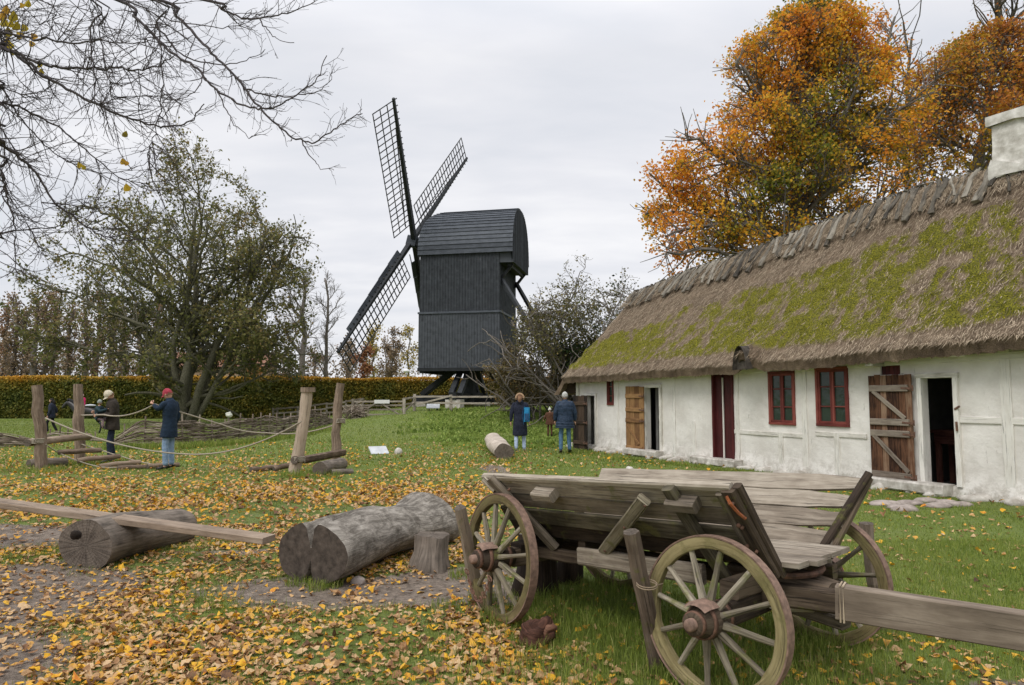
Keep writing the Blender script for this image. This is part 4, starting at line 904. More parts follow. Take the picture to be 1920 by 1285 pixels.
# outer stays and braces on the near side
def stay(a, b_, w, t, m=m_wgm, nm='side_stay', jit=.07): mb = MB(); mb.beam(a, b_, w, t, .010, up=side_normal(True, 0), jit=jit); return wb(mb, nm, m)
stay(sidep(True, BR + .13, 1.06, .045), sidep(True, BR + .46, -.10, .045), .09, .05, m_wg)
stay(sidep(True, -1.02, .02, .07), sidep(True, -.46, .90, .07), .085, .05, m_wgm, 'diagonal_brace')
stay(sidep(True, -.27, 1.04, .045), sidep(True, -.14, -.18, .045), .08, .055, m_wgm)
stay(sidep(True, .10, 1.02, .03), sidep(True, .17, -.06, .03), .085, .045, m_wgd)
stay(sidep(True, .045, .98, .035), sidep(True, .10, .06, .035), .05, .035, m_wg)
stay(sidep(True, .14, 1.03, -.005), sidep(True, .20, -.10, -.005), .05, .05, m_wgd)
for l, s_ in ((-1.33, 1), (-.20, 1)): mb = MB(); mb.beam(sidep(True, l - .10, .86, .06), sidep(True, l + .09, .85, .06), .07, .09, .01, up=side_normal(True, 0), jit=.05); wb(mb, 'side_block', m_wgt)
mb = MB(); mb.beam(sidep(True, BR + .03, 1.02, .03), sidep(True, BR + .13, .86, .05), .05, .05, .008); wb(mb, 'side_block', m_wg)
mb = MB()
for l, v in [(-1.7, .9), (-1.68, .4), (-.45, .85), (-.98, .08), (-.22, .5), (-.2, .82), (.12, .9), (.15, .3), (.12, .6), (-.7, .5)]: p = sidep(True, l, v, .10 if -1.1 < l < -.4 else .07); nn_ = side_normal(True, 0); mb.lathe([(-.02, .009), (.0, .009), (.004, 0)], p, nn_, 8)
for v in (.62, .9, .35): mb.lathe([(-.01, .012), (.01, .012), (.014, 0)], sidep(True, .10, v, .055), side_normal(True, 0), 8)
wb(mb, 'bolt', m_iron)
# straw-like rope end and rusty strap at the front corner
mb = MB(); mb.tube([sidep(True, .10, .99, .06), sidep(True, .12, .93, .08), sidep(True, .14, .80, .07), sidep(True, .16, .72, .06)], .010, 6); wb(mb, 'corner_strap', m_flat('orange_rust', (.35, .10, .03), (.16, .06, .03), 40))
# fore-carriage
mb = MB()
mb.beam(wp(-.20, TRK / 2 - .16, .545), wp(.36, TRK / 2 - .03, .500), .10, .14, .01, jit=.05); mb.beam(wp(-.20, TRK / 2 + .16, .545), wp(.36, TRK / 2 + .03, .500), .10, .14, .01, jit=.05); wb(mb, 'fore_beam', m_wgd)
mb = MB(); mb.beam(wp(.12, TRK / 2 - .24, .48), wp(.30, TRK / 2 + .02, .46), .09, .12, .01, jit=.05); mb.beam(wp(.05, TRK / 2, .40), wp(.44, TRK / 2 - .02, .375), .12, .07, .01, jit=.05); wb(mb, 'tongue_bracket', m_wg)
mb = MB(); aa = np.linspace(-.5, 2.4, 18); mb.tube([wp(-.02 + .30 * math.sin(a), TRK / 2 + .30 * math.cos(a), .615) for a in aa], .018, 6); wb(mb, 'turning_ring', m_iron)
T0 = at(1480, 1116, 4.07); T1 = at(1568, 1127, 3.90); T2 = at(1920, 1183, 3.46); td = (T2 - T1)
mb = MB(); mb.beam(T0 - (T1 - T0) * .6, T1 + td * .04, .10, .120, .012, jit=.05); wb(mb, 'tongue_root', m_wgd)
mb = MB(); mb.beam(T1, T1 + td * 2.3, .095, .178, .006, seg=12, jit=.012); wb(mb, 'tongue', m_new, label='long pale sawn beam lashed on as the wagon tongue')
mb = MB(); pv = unit(np.cross(td, (0, 0, 1.0))) * .053; q = [T1 + td * .03 + pv * a + np.array([0, 0, .095 * c_]) for a, c_ in ((1, 1), (-1, 1), (-1, -1), (1, -1), (1, 1))]; mb.tube(q, .005, 6); mb.tube([p + td * .02 for p in q], .005, 6); wb(mb, 'lashing', m_straw)
# chain hanging inside the rear wheel
m_chain = m_flat('rusty_chain', (.10, .05, .035), (.22, .12, .08), 30)
p0 = WR + ax_r * .16 + np.array([0, 0, .47]); mb = MB()
for i in range(9):
    t = i / 8; c = p0 + WL * (-.12 + .26 * t) + ax_r * .03 + np.array([0, 0, -.12 - .18 * math.sin(math.pi * t)]); a = np.linspace(0, 2 * math.pi, 9); tv_ = WL * math.cos(math.pi * t * .9) + np.array([0, 0, -math.sin(math.pi * t + 1.57)]); tv_ /= np.linalg.norm(tv_); sdv = np.cross(tv_, ax_r if i % 2 else (0, 0, 1)); sdv /= np.linalg.norm(sdv) + 1e-9
    mb.tube([c + tv_ * .024 * math.cos(x) + sdv * .013 * math.sin(x) for x in a], .005, 6, caps=False)
mb.tube([p0 + WL * (-.12 + .26 * t) + ax_r * .03 + np.array([0, 0, -.12 - .18 * math.sin(math.pi * t)]) for t in np.linspace(0, 1, 20)], .004, 5); wb(mb, 'chain', m_chain)
# leaning stakes that keep the wheels from rolling
m_stake = m_wood('split_oak_stake', lin('4b3e36'), lin('74665b'), lin('94877b'), .1, 26)
m_endg, nt, b = mat('end_grain'); uvn = N(nt, 'ShaderNodeUVMap').outputs[0]; ps = N(nt, 'ShaderNodeNewGeometry').outputs['Position']
wvn = N(nt, 'ShaderNodeTexWave', {'Vector': uvn, 'Scale': 11.0, 'Distortion': 5.0, 'Detail': 5.0, 'Detail Scale': 3.0}, wave_type='RINGS', rings_direction='SPHERICAL').outputs['Fac']
ang = noise(nt, ps, 9, 6, .7); sx = N(nt, 'ShaderNodeSeparateXYZ', {0: uvn}); an_ = math_(nt, 'ARCTAN2', sx.outputs[0], sx.outputs[1]); rad_ = noise(nt, N(nt, 'ShaderNodeCombineXYZ', {0: math_(nt, 'MULTIPLY', an_, 4.5), 1: ps if False else 0.0, 2: 3.3}).outputs[0], 2.2, 5, .75)
wvn = math_(nt, 'ADD', math_(nt, 'MULTIPLY', wvn, .25), math_(nt, 'MULTIPLY', ramp(nt, rad_, [(.36, 0.0), (.5, 1.0)]), .75))
fin(nt, b, mix(nt, ramp(nt, ang, [(.35, 0.0), (.65, 1.0)]), mix(nt, wvn, (.045, .034, .026), (.115, .092, .073)), (.165, .135, .108)), .95, math_(nt, 'ADD', ang, wvn), .8, .01)
m_endd = m_flat('dark_end_grain', (.035, .027, .021), (.105, .083, .066), 16, .95, .8, .01, 8)
def stake(a, b_, w, label, m=m_stake):
    o_ = np.array([b_[0], b_[1], float(H(b_[0], b_[1]))]); mb = MB(); a = np.asarray(a) - o_; b2_ = np.asarray(b_) - o_; b2_[2] -= .1
    n = 9; t = np.linspace(0, 1, n)[:, None]; P = b2_ + (a - b2_) * t + .004 * RG.normal(size=(n, 3)); q = circp(w / 2, 7, .35, rnd.randint(0, 99)); mb.sweep(P, q, scale=np.repeat(1 - .12 * t, 2, 1) * (1 + .04 * RG.normal(size=(n, 1))), mat=0, capmat=1)
    o = mb.build('stake', [m, m_endg]); o.location = tuple(o_); return tag(o, label, 'stake')
stake(at(862, 952, 5.25), G(903, 1128), .095, 'grey leaning wooden stake at the left rear wheel of the wagon')
s2 = stake(at(1182, 996, 4.02), G(1243, 1256), .098, 'split brown leaning stake tied to the near front wheel')
stake(at(1626, 982, 5.0), (2.62, 5.05, 0), .10, 'grey upright stake behind the far front wheel')
tie = []; c0 = at(1213, 1098, 4.06)
mb = MB(); aa = np.linspace(0, 2 * math.pi, 13)
for k in (0, .012): mb.tube([c0 + np.array([.058 * math.cos(a), .055 * math.sin(a), k + .01 * math.sin(a)]) for a in aa], .0035, 5, caps=False)
mb.tube([c0 + [.055, 0, 0], c0 + [.10, .04, .0]], .0035, 5); o = mb.build('twine', m_straw); tag(o, 'twine knotted round the stake beside the near wheel', 'twine')
# ---------------------------------------------------------------- logs, see-saw plank, stump, stones
m_bark = m_bark('old_log_wood', (.055, .045, .036), (.26, .215, .175), 5)
m_greylog, nt, b = mat('silvered_trunk'); uvn = N(nt, 'ShaderNodeUVMap').outputs[0]; ps = N(nt, 'ShaderNodeNewGeometry').outputs['Position']
g1 = noise(nt, mapping(nt, uvn, (2.2, 9, 1)), 1.5, 7, .75, .8); g2 = noise(nt, ps, 5, 7, .75, .6); g3 = noise(nt, mapping(nt, uvn, (2, 60, 1)), 1.5, 5, .7)
fin(nt, b, mix(nt, ramp(nt, g3, [(.3, .5), (.42, 0.0)]), ramp(nt, math_(nt, 'ADD', math_(nt, 'MULTIPLY', g1, .5), math_(nt, 'MULTIPLY', g2, .5)), [(.36, (.060, .050, .040)), (.47, (.17, .15, .125)), (.57, (.36, .325, .28)), (.68, (.52, .475, .42))]), (.05, .04, .032)), .93, math_(nt, 'ADD', g1, g3), .9, .02)
def log(name, cat, label, a, b_, ra, rb, ms=None, jag=.13, flat=1.0, n=26, seg=14, wob=.03, shape=None, ups=None):
    """horizontal log resting on the ground; a, b: ground points under its ends"""
    a = np.asarray(a, float); b_ = np.asarray(b_, float); o_ = np.array([a[0], a[1], float(H(a[0], a[1]))])
    t = np.linspace(0, 1, seg + 1); P = a + (b_ - a) * t[:, None]; r = ra + (rb - ra) * t; P[:, 2] = H(P[:, 0], P[:, 1]) + r * flat * .93 - .015
    P += wob * np.stack([vnoise(np.stack([t * 2.3 + k * 9, t * 0, t * 0 + seg], -1), 7) for k in range(3)], -1) * np.array([1, 1, .3])
    A = np.arange(n) / n * 2 * math.pi; sd_ = rnd.randint(0, 60)
    rr = np.array([[1 + jag * fbm(np.array([math.cos(x) * 1.1 + sd_, math.sin(x) * 1.1, q * 2.2]), 3, 5) for x in A] for q in t])
    rr = rr + .045 * np.array([[fbm(np.array([math.cos(x) * 3.2 + sd_, math.sin(x) * 3.2, q * 7]), 4, 9) for x in A] for q in t])
    if shape is not None: rr = rr * np.array([[shape(x, q) for x in A] for q in t])
    pr = np.stack([np.cos(A)[None] * rr, np.sin(A)[None] * rr * flat], -1) * r[:, None, None]
    mb = MB(); mb.sweep(P - o_, pr, up=(0, 0, 1), mat=0, capmat=1, off=.0)
    o = mb.build(name, ms or [m_bark, m_endg], smooth=True); o.location = tuple(o_); smooth_by(o, 45); return tag(o, label, cat)
log('log', 'log', 'thick cut log with a dark hole in its sawn end, carrying the long plank', G(158, 1064), G(335, 1012), .305, .255, flat=.78, jag=.10)
holo = np.array(G(150, 1064)); mb = MB(); pq = at(143, 1003, 6.50); mb.blob(pq - [0, 0, 0], (.05, .03, .045), 8, .4, 9)
hole = mb.build('heart_rot', m_darkwood, smooth=True); lg = bpy.data.objects['log']; hole.parent = lg; hole.matrix_parent_inverse = Matrix.Translation(-lg.location)
dA = lambda x, c: (x - c + math.pi) % (2 * math.pi) - math.pi
def split(x, q):
    g = 1 - .93 * math.exp(-(dA(x, 1.62) / .11) ** 2) * max(0, 1 - q * 3.0) - .86 * math.exp(-(dA(x, 4.62) / .13) ** 2) * max(0, 1 - q * 3)
    side = 1 + .13 * abs(math.cos(x)) * max(0, 1 - q * 2.5)
    fl = 1 + .30 * math.exp(-((q - .93) / .10) ** 2) * (math.exp(-(dA(x, 1.9) / .7) ** 2)) - .10 * math.exp(-((q - .62) / .14) ** 2)
    root = 1 + .28 * math.exp(-(dA(x, 5.9) / .5) ** 2) * max(0, (q - .72) * 3)
    return g * side * fl * root
log('split_trunk', 'log', 'big silvery grey tree trunk with a deep split in its sawn end', G(574, 1093), G(808, 1013), .345, .35, ms=[m_greylog, m_endd], flat=.76, jag=.12, n=64, seg=30, wob=.05, shape=split)
m_palelog = m_flat('pale_bleached_log', (.30, .25, .20), (.58, .50, .42), 6, .95, .6, .02, 7)
def stump(p, r, h_, label, ms=None, cut=0.05):
    p = np.array(p); p[2] = float(H(p[0], p[1])); mb = MB(); n = 40; A = np.arange(n) / n * 2 * math.pi; q_ = np.linspace(0, 1, 8); sd_ = rnd.randint(0, 60)
    pr = np.array([[(math.cos(a), math.sin(a)) for a in A] for q in q_]) * np.array([[[r * (1.28 - .28 * min(1, q * 1.6)) * (1 + .42 * fbm(np.array([math.cos(a) * 2.2 + sd_, math.sin(a) * 2.2, q]), 4, 3))] for a in A] for q in q_])
    mb.sweep([(0.02 * q, 0, -.05 + (h_ + .05) * q) for q in q_], pr, up=(0, 1, 0), capmat=1); o = mb.build('stump', ms or [m_bark, m_endg], smooth=True); smooth_by(o, 50); o.location = tuple(p); return tag(o, label, 'stump')
stump(G(808, 1062), .165, .30, 'short grey stump standing against the split trunk')
def plank(name, cat, label, a, b_, w, t, m=m_new, jit=.04, up=(0, 0, 1), seg=14):
    o_ = np.array(a, float); mb = MB(); mb.beam((0, 0, 0), np.asarray(b_, float) - o_, w, t, .006, seg=seg, jit=jit, up=up); o = mb.build(name, m); o.location = tuple(o_); return tag(o, label, cat)
m_plank = m_wood('bleached_plank', lin('6c5d50'), lin('928172'), lin('ab9b8b'), 0, 24, bs=.6)
plank('plank', 'plank', 'long pale bleached plank laid across the cut log', (-7.35, 8.05, .61), (-2.27, 6.60, .30), .20, .06, m_plank)
def rock(name, cat, label, p, r, m=m_cobble, seed=1, jag=.3, group=None, sink=.3):
    p = np.array(p, float); p[2] = float(H(p[0], p[1])) + r[2] * (1 - sink) * .6; mb = MB(); mb.blob((0, 0, 0), r, 12, jag, seed); o = mb.build(name, m, smooth=True); o.location = tuple(p); return tag(o, label, cat, group)
rock('stone', 'stone', 'rounded grey stone at the foot of the split trunk', G(672, 1092), (.065, .05, .045), seed=3)
m_redwood = m_wood('rotten_red_wood', lin('2a1914'), lin('5f4034'), lin('8b6755'), 0, 50)
mb = MB(); p = G(1012, 1208); mb.blob((0, 0, .06), (.12, .07, .095), 22, .75, 14); mb.blob((.05, .0, .10), (.055, .05, .06), 14, .8, 5); o = mb.build('wood_chunk', m_redwood, smooth=True); o.location = (p[0], p[1], float(H(p[0], p[1]))); tag(o, 'broken reddish chunk of rotten wood in the grass by the rear wheel', 'wood chunk')
stump((.20, 5.95, 0), .15, .46, 'dark upright stump under the wagon behind its near rear wheel', [m_darkwood, m_endg]); stump((.50, 6.25, 0), .10, .40, 'thin dark stump under the middle of the wagon', [m_darkwood, m_endg])
log('log', 'log', 'pale forked log lying on the lawn near the walking woman', G(947, 864), G(925, 838), .28, .30, ms=[m_palelog, m_endg], flat=.8, jag=.3, wob=.10)
rock('stone', 'stone', 'pale sandy stone standing behind the wagon boards', G(1181, 884), (.09, .07, .08), m_plinth, 8)
rock('stone', 'stone', 'round tan stone beside the tilted grey slab', G(747, 852), (.11, .10, .12), m_plinth, 12, .12)
m_slab = m_flat('pale_grey_slab', (.40, .42, .44), (.56, .58, .60), 6, .6)
def slab(label, c, w, d, tilt, rz, ht, name='slab'):
    c = np.array(c, float); c[2] = float(H(c[0], c[1])); t = thing(name, label, 'information board' if name == 'information_board' else 'slab', c, rz)
    ct, st = math.cos(tilt), math.sin(tilt); mb = MB(); mb.beam((-w / 2, 0, ht), (w / 2, 0, ht), d, .035, .004, up=(0, -st, ct)); mb.build('panel', m_slab, t)
    mb = MB(); mb.beam((-w * .3, .02, -.1), (-w * .3, .02, ht - .03), .05, .05); mb.build('support', m_darkwood, t); mb = MB(); mb.beam((w * .3, .02, -.1), (w * .3, .02, ht - .03), .05, .05); mb.build('support', m_darkwood, t); return t
slab('pale sloping information board on the bank in front of the windmill', G(812, 786, .35), .72, .42, .7, .05, .26, 'information_board')
slab('grey slab lying tilted on the lawn', G(710, 852), .50, .42, .45, .45, .10)

# ---------------------------------------------------------------- rope bridge
m_pole = m_wood('peeled_grey_post', lin('6b5b4e'), lin('988677'), lin('b3a292'), 0, 22)
m_poledk = m_wood('peeled_log_rung', lin('54453a'), lin('857364'), lin('a39281'), 0, 22)
m_rope, nt, b = mat('grey_rope'); uvn = N(nt, 'ShaderNodeUVMap').outputs[0]
rw = N(nt, 'ShaderNodeTexWave', {'Vector': mapping(nt, uvn, (30, 60, 1)), 'Scale': 1.0}, bands_direction='DIAGONAL').outputs['Fac']; fin(nt, b, mix(nt, rw, lin('7c7262'), lin('b9af9e')), .95, rw, .6, .004)
def mtube(mb, pts, r, n=10, capmat=1, jag=.15, scale=None):
    pts = np.asarray(pts, float); mb.sweep(pts, circp(1, n, jag, rnd.randint(0, 99)), scale=np.stack([np.broadcast_to(r, (len(pts),))] * 2, -1), capmat=capmat)
def post(xy, ptop, r, label, cap=True, group=None, kind='post'):
    base = np.array([xy[0], xy[1], float(H(xy[0], xy[1]))]); v = np.asarray(ptop) - base; n = 8; t = np.linspace(-.1, 1, n)[:, None]; P = v * t + .012 * RG.normal(size=(n, 3)) * [1, 1, 0]
    rad = r * (1.08 - .16 * t[:, 0]) * (1 + .04 * RG.normal(size=n)); mb = MB(); mtube(mb, P, rad, 12); o = mb.build('post', [m_pole, m_endg], smooth=True); smooth_by(o, 50); o.location = tuple(base); return tag(o, label, 'post', group)
pA = G(77, 884); pB = G(150, 866); pC = G(552, 890); pD = G(628, 868)
bridge_posts = [post(pA, at(70, 723, pA[1]), .118, 'thick grey post at the far left, foremost of the left pair'), post(pB, at(145, 721, pB[1]), .115, 'thick grey post just left of the man carrying a child'),
                post(pC, at(577, 729, pC[1]), .118, 'leaning grey post with a flat pale top, foremost of the right pair'), post(pD, at(637, 719, pD[1]), .115, 'pointed grey post behind the one with the flat top')]
mb = MB(); q = at(577, 731, pC[1]); o_ = q; mb.sweep([(0, 0, -.05), (0, 0, .05)], circp(.145, 14, .1, 3), capmat=1); o = mb.build('post_cap', [m_pole, m_endg]); o.parent = bridge_posts[2]; o.location = Vector(tuple(q)) - bridge_posts[2].location
def pole_thing(name, cat, label, a, b_, r, group=None, m=None, n=6):
    a = np.asarray(a, float); b_ = np.asarray(b_, float); mb = MB(); t = np.linspace(0, 1, n)[:, None]; mtube(mb, (b_ - a) * t + .008 * RG.normal(size=(n, 3)), r, 10); o = mb.build(name, [m or m_poledk, m_endg], smooth=True); smooth_by(o, 50); o.location = tuple(a); return tag(o, label, cat, group)
pole_thing('crossbar', 'beam', 'thick round crossbar lashed between the two left posts', at(52, 830, pA[1] - .1), at(168, 818, pB[1] - .1), .085)
pole_thing('crossbar', 'beam', 'thick round crossbar lashed low between the two right posts', at(552, 864, pC[1] - .12), at(643, 849, pD[1] - .12), .085)
rungs = [((110, 849), (190, 844), 16.0), ((145, 864), (225, 855), 15.9), ((187, 876), (263, 866), 15.8), ((220, 884), (300, 875), 15.4), ((276, 882), (335, 876), 15.7), ((470, 890), (516, 878), 14.95), ((515, 880), (560, 866), 15.0)]
lab = ['highest rung next to the left posts', 'second rung below the crossbar', 'third rung down, in front of the man with the child', 'fourth rung lying on the grass left of the man in the red cap', 'last rung on the grass at the feet of the man in the red cap', 'log rung lying on the grass furthest left of the right posts', 'log rung leaning against the foremost right post']
rp = []
for (a, b_, Yd), l_ in zip(rungs, lab):
    A_ = at(*a, Yd); B_ = at(*b_, Yd + .55); A_[2] = max(A_[2], H(A_[0], A_[1]) + .05); B_[2] = max(B_[2], H(B_[0], B_[1]) + .05); rp.append((A_, B_)); pole_thing('rung', 'rung', l_, A_, B_, .058, 'rungs of the rope bridge')
def rope(label, pts, sag=0.0, r=.017, seg=26, nm='rope'):
    P = []
    for a, b_ in zip(pts[:-1], pts[1:]):
        a = np.asarray(a, float); b_ = np.asarray(b_, float); s_ = sag if np.isscalar(sag) else sag[len(P) // seg]
        for i in range(seg): t = i / seg; P.append(a + (b_ - a) * t - np.array([0, 0, 4 * s_ * t * (1 - t)]))
    P.append(np.asarray(pts[-1], float)); o_ = P[0]; mb = MB(); mb.tube(np.array(P) - o_, r, 7); o = mb.build(nm, m_rope, smooth=True); o.location = tuple(o_); return tag(o, label, 'rope')
yM = 15.45
rope('rear handrail rope lifted by the man in the red cap', [at(150, 779, pB[1]), at(195, 778, 16.6), at(290, 758, yM - .12), at(420, 798, 16.3), at(500, 812, 16.8), at(640, 792, pD[1])], [.0, .12, -.0, .05, .12], .017)
rope('front handrail rope hanging in a long curve between the posts', [at(85, 784, pA[1] - .1), at(350, 852, 15.2), at(566, 790, pC[1] - .1)], [.16, .20], .017)
rope('low rope through the ends of the left rungs', [at(86, 834, pA[1]), rp[0][0], rp[1][0], rp[2][0], rp[3][0] + [0, 0, .02]], .01, .013, 6)
rope('low rope through the far ends of the left rungs', [at(150, 832, pB[1]), rp[0][1], rp[1][1], rp[2][1], rp[3][1] + [0, 0, .02]], .01, .013, 6)
for c, lab_ in ((at(73, 828, pA[1]), 'rope lashing round the left front post'), (at(560, 862, pC[1]), 'rope lashing round the post with the flat top'), (at(629, 850, pD[1]), 'rope lashing round the pointed post'), (at(637, 790, pD[1]), 'thin rope turn high on the pointed post')):
    mb = MB(); aa = np.linspace(0, 8 * math.pi, 60); mb.tube(np.stack([np.cos(aa) * .128, np.sin(aa) * .128, aa / 25 * .11 - .05], -1), .013, 6); o = mb.build('lashing', m_rope, smooth=True); o.location = tuple(c); tag(o, lab_, 'rope')
log('log', 'log', 'low dark log lying behind the far left post', G(35, 882) + [0, .3, 0], G(108, 876) + [0, .3, 0], .115, .11, jag=.15)
log('log', 'log', 'brown log block under the right crossbar', G(600, 893), G(640, 880), .15, .14, jag=.15); log('log', 'log', 'thin sawn log end beside the right posts', G(622, 892), G(660, 889), .065, .065, jag=.1)

# ---------------------------------------------------------------- wattle fences
m_wat = m_wood('woven_hazel_rod', lin('4e4339'), lin('83756a'), lin('a3978b'), .05, 20)
def wattle(label, pts, h_, rows=17, mess=.04):
    pts = np.array(pts, float); d = np.concatenate([[0], np.cumsum(np.linalg.norm(np.diff(pts, axis=0), axis=1))]); L = d[-1]
    f = lambda s: np.array([np.interp(s, d, pts[:, 0]), np.interp(s, d, pts[:, 1])]); o_ = np.array([*pts[0], 0.0]); t = thing('wattle_fence', label, 'wattle fence', o_)
    ns = int(L / .62); st = [(i + .5) * L / ns for i in range(ns)]
    hh = lambda s: h_ * (1 + .10 * math.sin(s * 1.3) + .05 * math.sin(s * 3.1)) * min(1, .35 + s * .8, .30 + (L - s) * .35)
    for s in st:
        p = f(s); z = float(H(*p)); e = hh(s) + rnd.uniform(.02, .22); mb = MB(); mb.tube([(p[0] - o_[0], p[1] - o_[1], z - .1), (p[0] - o_[0] + rnd.uniform(-.06, .06), p[1] - o_[1] + rnd.uniform(-.05, .05), z + e)], .026, 6); mb.build('stake', m_wat, t)
    mb = MB()
    for r_ in range(rows):
        s0 = rnd.uniform(-.3, .2)
        while s0 < L:
            ln = rnd.uniform(1.6, 3.4); m_ = max(4, int(ln / .2)); P = []; ph = rnd.choice([0, 1]); k = rnd.uniform(-1, 1) * mess
            for i in range(m_ + 1):
                s = min(max(s0 + ln * i / m_, -.25), L + .3); p = f(min(max(s, 0), L)); q = f(min(max(s, 0), L) + .05) - f(min(max(s, 0), L) - .05); q = q / (np.linalg.norm(q) + 1e-9); ex = s - min(max(s, 0), L)
                off = .055 * math.sin(math.pi * (s / (L / ns)) + math.pi * ph) + rnd.uniform(-.015, .015)
                P.append((p[0] + q[0] * ex - q[1] * off - o_[0], p[1] + q[1] * ex + q[0] * off - o_[1], float(H(*p)) + .05 + (hh(s) - .06) * (r_ / rows) + k * (i / m_ - .5) * 2 + rnd.uniform(-.012, .012)))
            mb.tube(P, np.linspace(rnd.uniform(.018, .028), .010, m_ + 1), 5); s0 += ln * rnd.uniform(.55, .8)
    mb.build('woven_rods', m_wat, t, True); return t
g = lambda x, y: G(x, y)[:2]
wattle('low collapsed wattle fence end left of the far left post', [g(-160, 842), g(0, 838), g(60, 836)], .72, 18, .10)
wattle('long low wattle fence of woven rods behind the man in the red cap', [g(215, 838), g(330, 838), g(470, 826), g(560, 815), g(622, 806)], .80, 21, .05)
wattle('short broken piece of wattle fence behind the left posts', [g(85, 822), g(150, 826), g(205, 830)], .28, 6, .06)

# ---------------------------------------------------------------- rail fences and gate
m_rail = m_wood('grey_fence_rail', lin('645c53'), lin('938a7f'), lin('b0a89d'), 0, 18)
def rail_fence(label, pts, hts, zr, ptw=.12, nm='rail_fence', cross=()):
    p0 = np.array([*pts[0], float(H(*pts[0]))]); t = thing(nm, label, 'fence', p0)
    W3 = [np.array([*p, float(H(*p))]) - p0 for p in pts]
    for w in W3: mb = MB(); mb.beam(w + [0, 0, -.2], w + [0, 0, hts], ptw, ptw, .01, jit=.05); mb.build('post', m_rail, t)
    for a, b_ in zip(W3[:-1], W3[1:]):
        for z in zr: mb = MB(); mb.beam(a + [0, -.07, z + rnd.uniform(-.04, .04)], b_ + [0, -.07, z + rnd.uniform(-.05, .05)], .05, .10, .008, jit=.08); mb.build('rail', m_rail, t)
    for (a, za_, b_, zb_) in cross: mb = MB(); mb.beam(W3[a] + [0, -.13, za_], W3[b_] + [0, -.13, zb_], .05, .10, .008); mb.build('brace', m_rail, t)
    return t
ax2 = lambda px, Y: (float((px - 960) / 1300 * Y), Y)
rail_fence('weathered two-rail fence running past the foot of the windmill', [ax2(778, 38.2), ax2(846, 38), ax2(945, 37.8), ax2(1040, 37.6), ax2(1110, 37.5)], .92, [.42, .78], .15, cross=[(0, .3, 1, .85)])
rail_fence('pale rail fence in front of the hedge, left of the gate', [ax2(514, 44), ax2(522, 43.8), ax2(560, 43.5), ax2(614, 42.5), ax2(650, 42), ax2(682, 42)], .85, [.22, .50, .76], .10, cross=[(4, .1, 5, .8)])
rail_fence('short slanting rail fence joining the gate to the mill fence', [ax2(757, 37.4), ax2(778, 38.1)], .75, [.40, .72], .12, cross=[(0, .0, 1, .45)])
gp0 = np.array([*ax2(663, 36.6), 0]); gp0[2] = float(H(gp0[0], gp0[1])); gate = thing('field_gate', 'low wooden field gate with a small white sign and crossed braces', 'gate', gp0)
gw = 2.7
for x in (0, gw): mb = MB(); mb.beam((x, 0, -.2), (x, 0, .95), .13, .13, .01, jit=.05); mb.build('gate_post', m_rail, gate)
for z in (.12, .38, .60, .80): mb = MB(); mb.beam((.07, -.05, z), (gw - .07, -.05, z + .01), .05, .085, .006, jit=.06); mb.build('gate_bar', m_rail, gate)
for a in ((.2, .1, gw / 2, .8), (gw - .2, .1, gw / 2, .8)): mb = MB(); mb.beam((a[0], -.1, a[1]), (a[2], -.1, a[3]), .04, .08, .006); mb.build('brace', m_rail, gate)
m_sign = m_flat('white_sign', (.62, .62, .60), (.72, .72, .70), 20, .6); m_ink = m_flat('grey_lettering', (.22, .22, .22), (.28, .28, .28), 20, .7)
mb = MB(); mb.beam((1.15, -.15, .80), (1.95, -.15, .80), .025, .19, .004); sg = mb.build('sign', m_sign, gate)
# brush heap, guarded flower, street lamps
mb = MB(); c = np.array([*ax2(668, 35.5), 0]); c[2] = float(H(c[0], c[1]))
for i in range(260):
    p = RG.normal(0, .30, 3) * [1, .6, .5] + [0, 0, .26]; d = RG.normal(size=3); d /= np.linalg.norm(d); L = RG.uniform(.2, .6); mb.tube([p - d * L / 2, p + d * L / 2 + RG.normal(0, .03, 3)], RG.uniform(.008, .018), 4)
o = mb.build('brushwood_heap', m_wat); o.location = tuple(c); tag(o, 'tangled heap of cut brushwood at the hinge side of the gate', 'brushwood')
m_lampw = m_flat('white_lamp_globe', (.78, .78, .78), (.84, .84, .84), 4, .4); m_pipe = m_flat('grey_painted_pole', (.30, .31, .32), (.36, .37, .38), 8, .5)
def lamp(px, py, Y, lab_):
    p = at(px, py, Y); t = thing('street_lamp', lab_, 'street lamp', (p[0], p[1], 0)); mb = MB(); mb.tube([(0, 0, 0), (0, 0, p[2] - .15)], [.07, .05], 8); mb.build('pole', m_pipe, t, True)
    mb = MB(); mb.lathe([(-.12, .02), (-.10, .14), (0, .30), (.12, .30), (.20, .16), (.22, 0)], (0, 0, p[2]), (0, 0, 1), 14); mb.build('lamp_shade', m_lampw, t, True)
lamp(762, 697, 64, 'white street lamp beyond the hedge, nearest the windmill'); lamp(693, 706, 70, 'white street lamp beyond the hedge, further left')
p = np.array([*ax2(431, 36), 0]); p[2] = float(H(p[0], p[1])); t = thing('young_plant', 'small staked plant with a pale head in front of the hedge', 'plant', p)
mb = MB(); mb.tube([(0, 0, 0), (.02, 0, .5)], .05, 7); mb.build('stem', m_bark, t); mb = MB(); mb.blob((.02, 0, .66), (.16, .14, .15), 9, .4, 4); mb.build('flower_head', m_flat('cream_flower', (.45, .45, .38), (.68, .68, .60), 30), t)
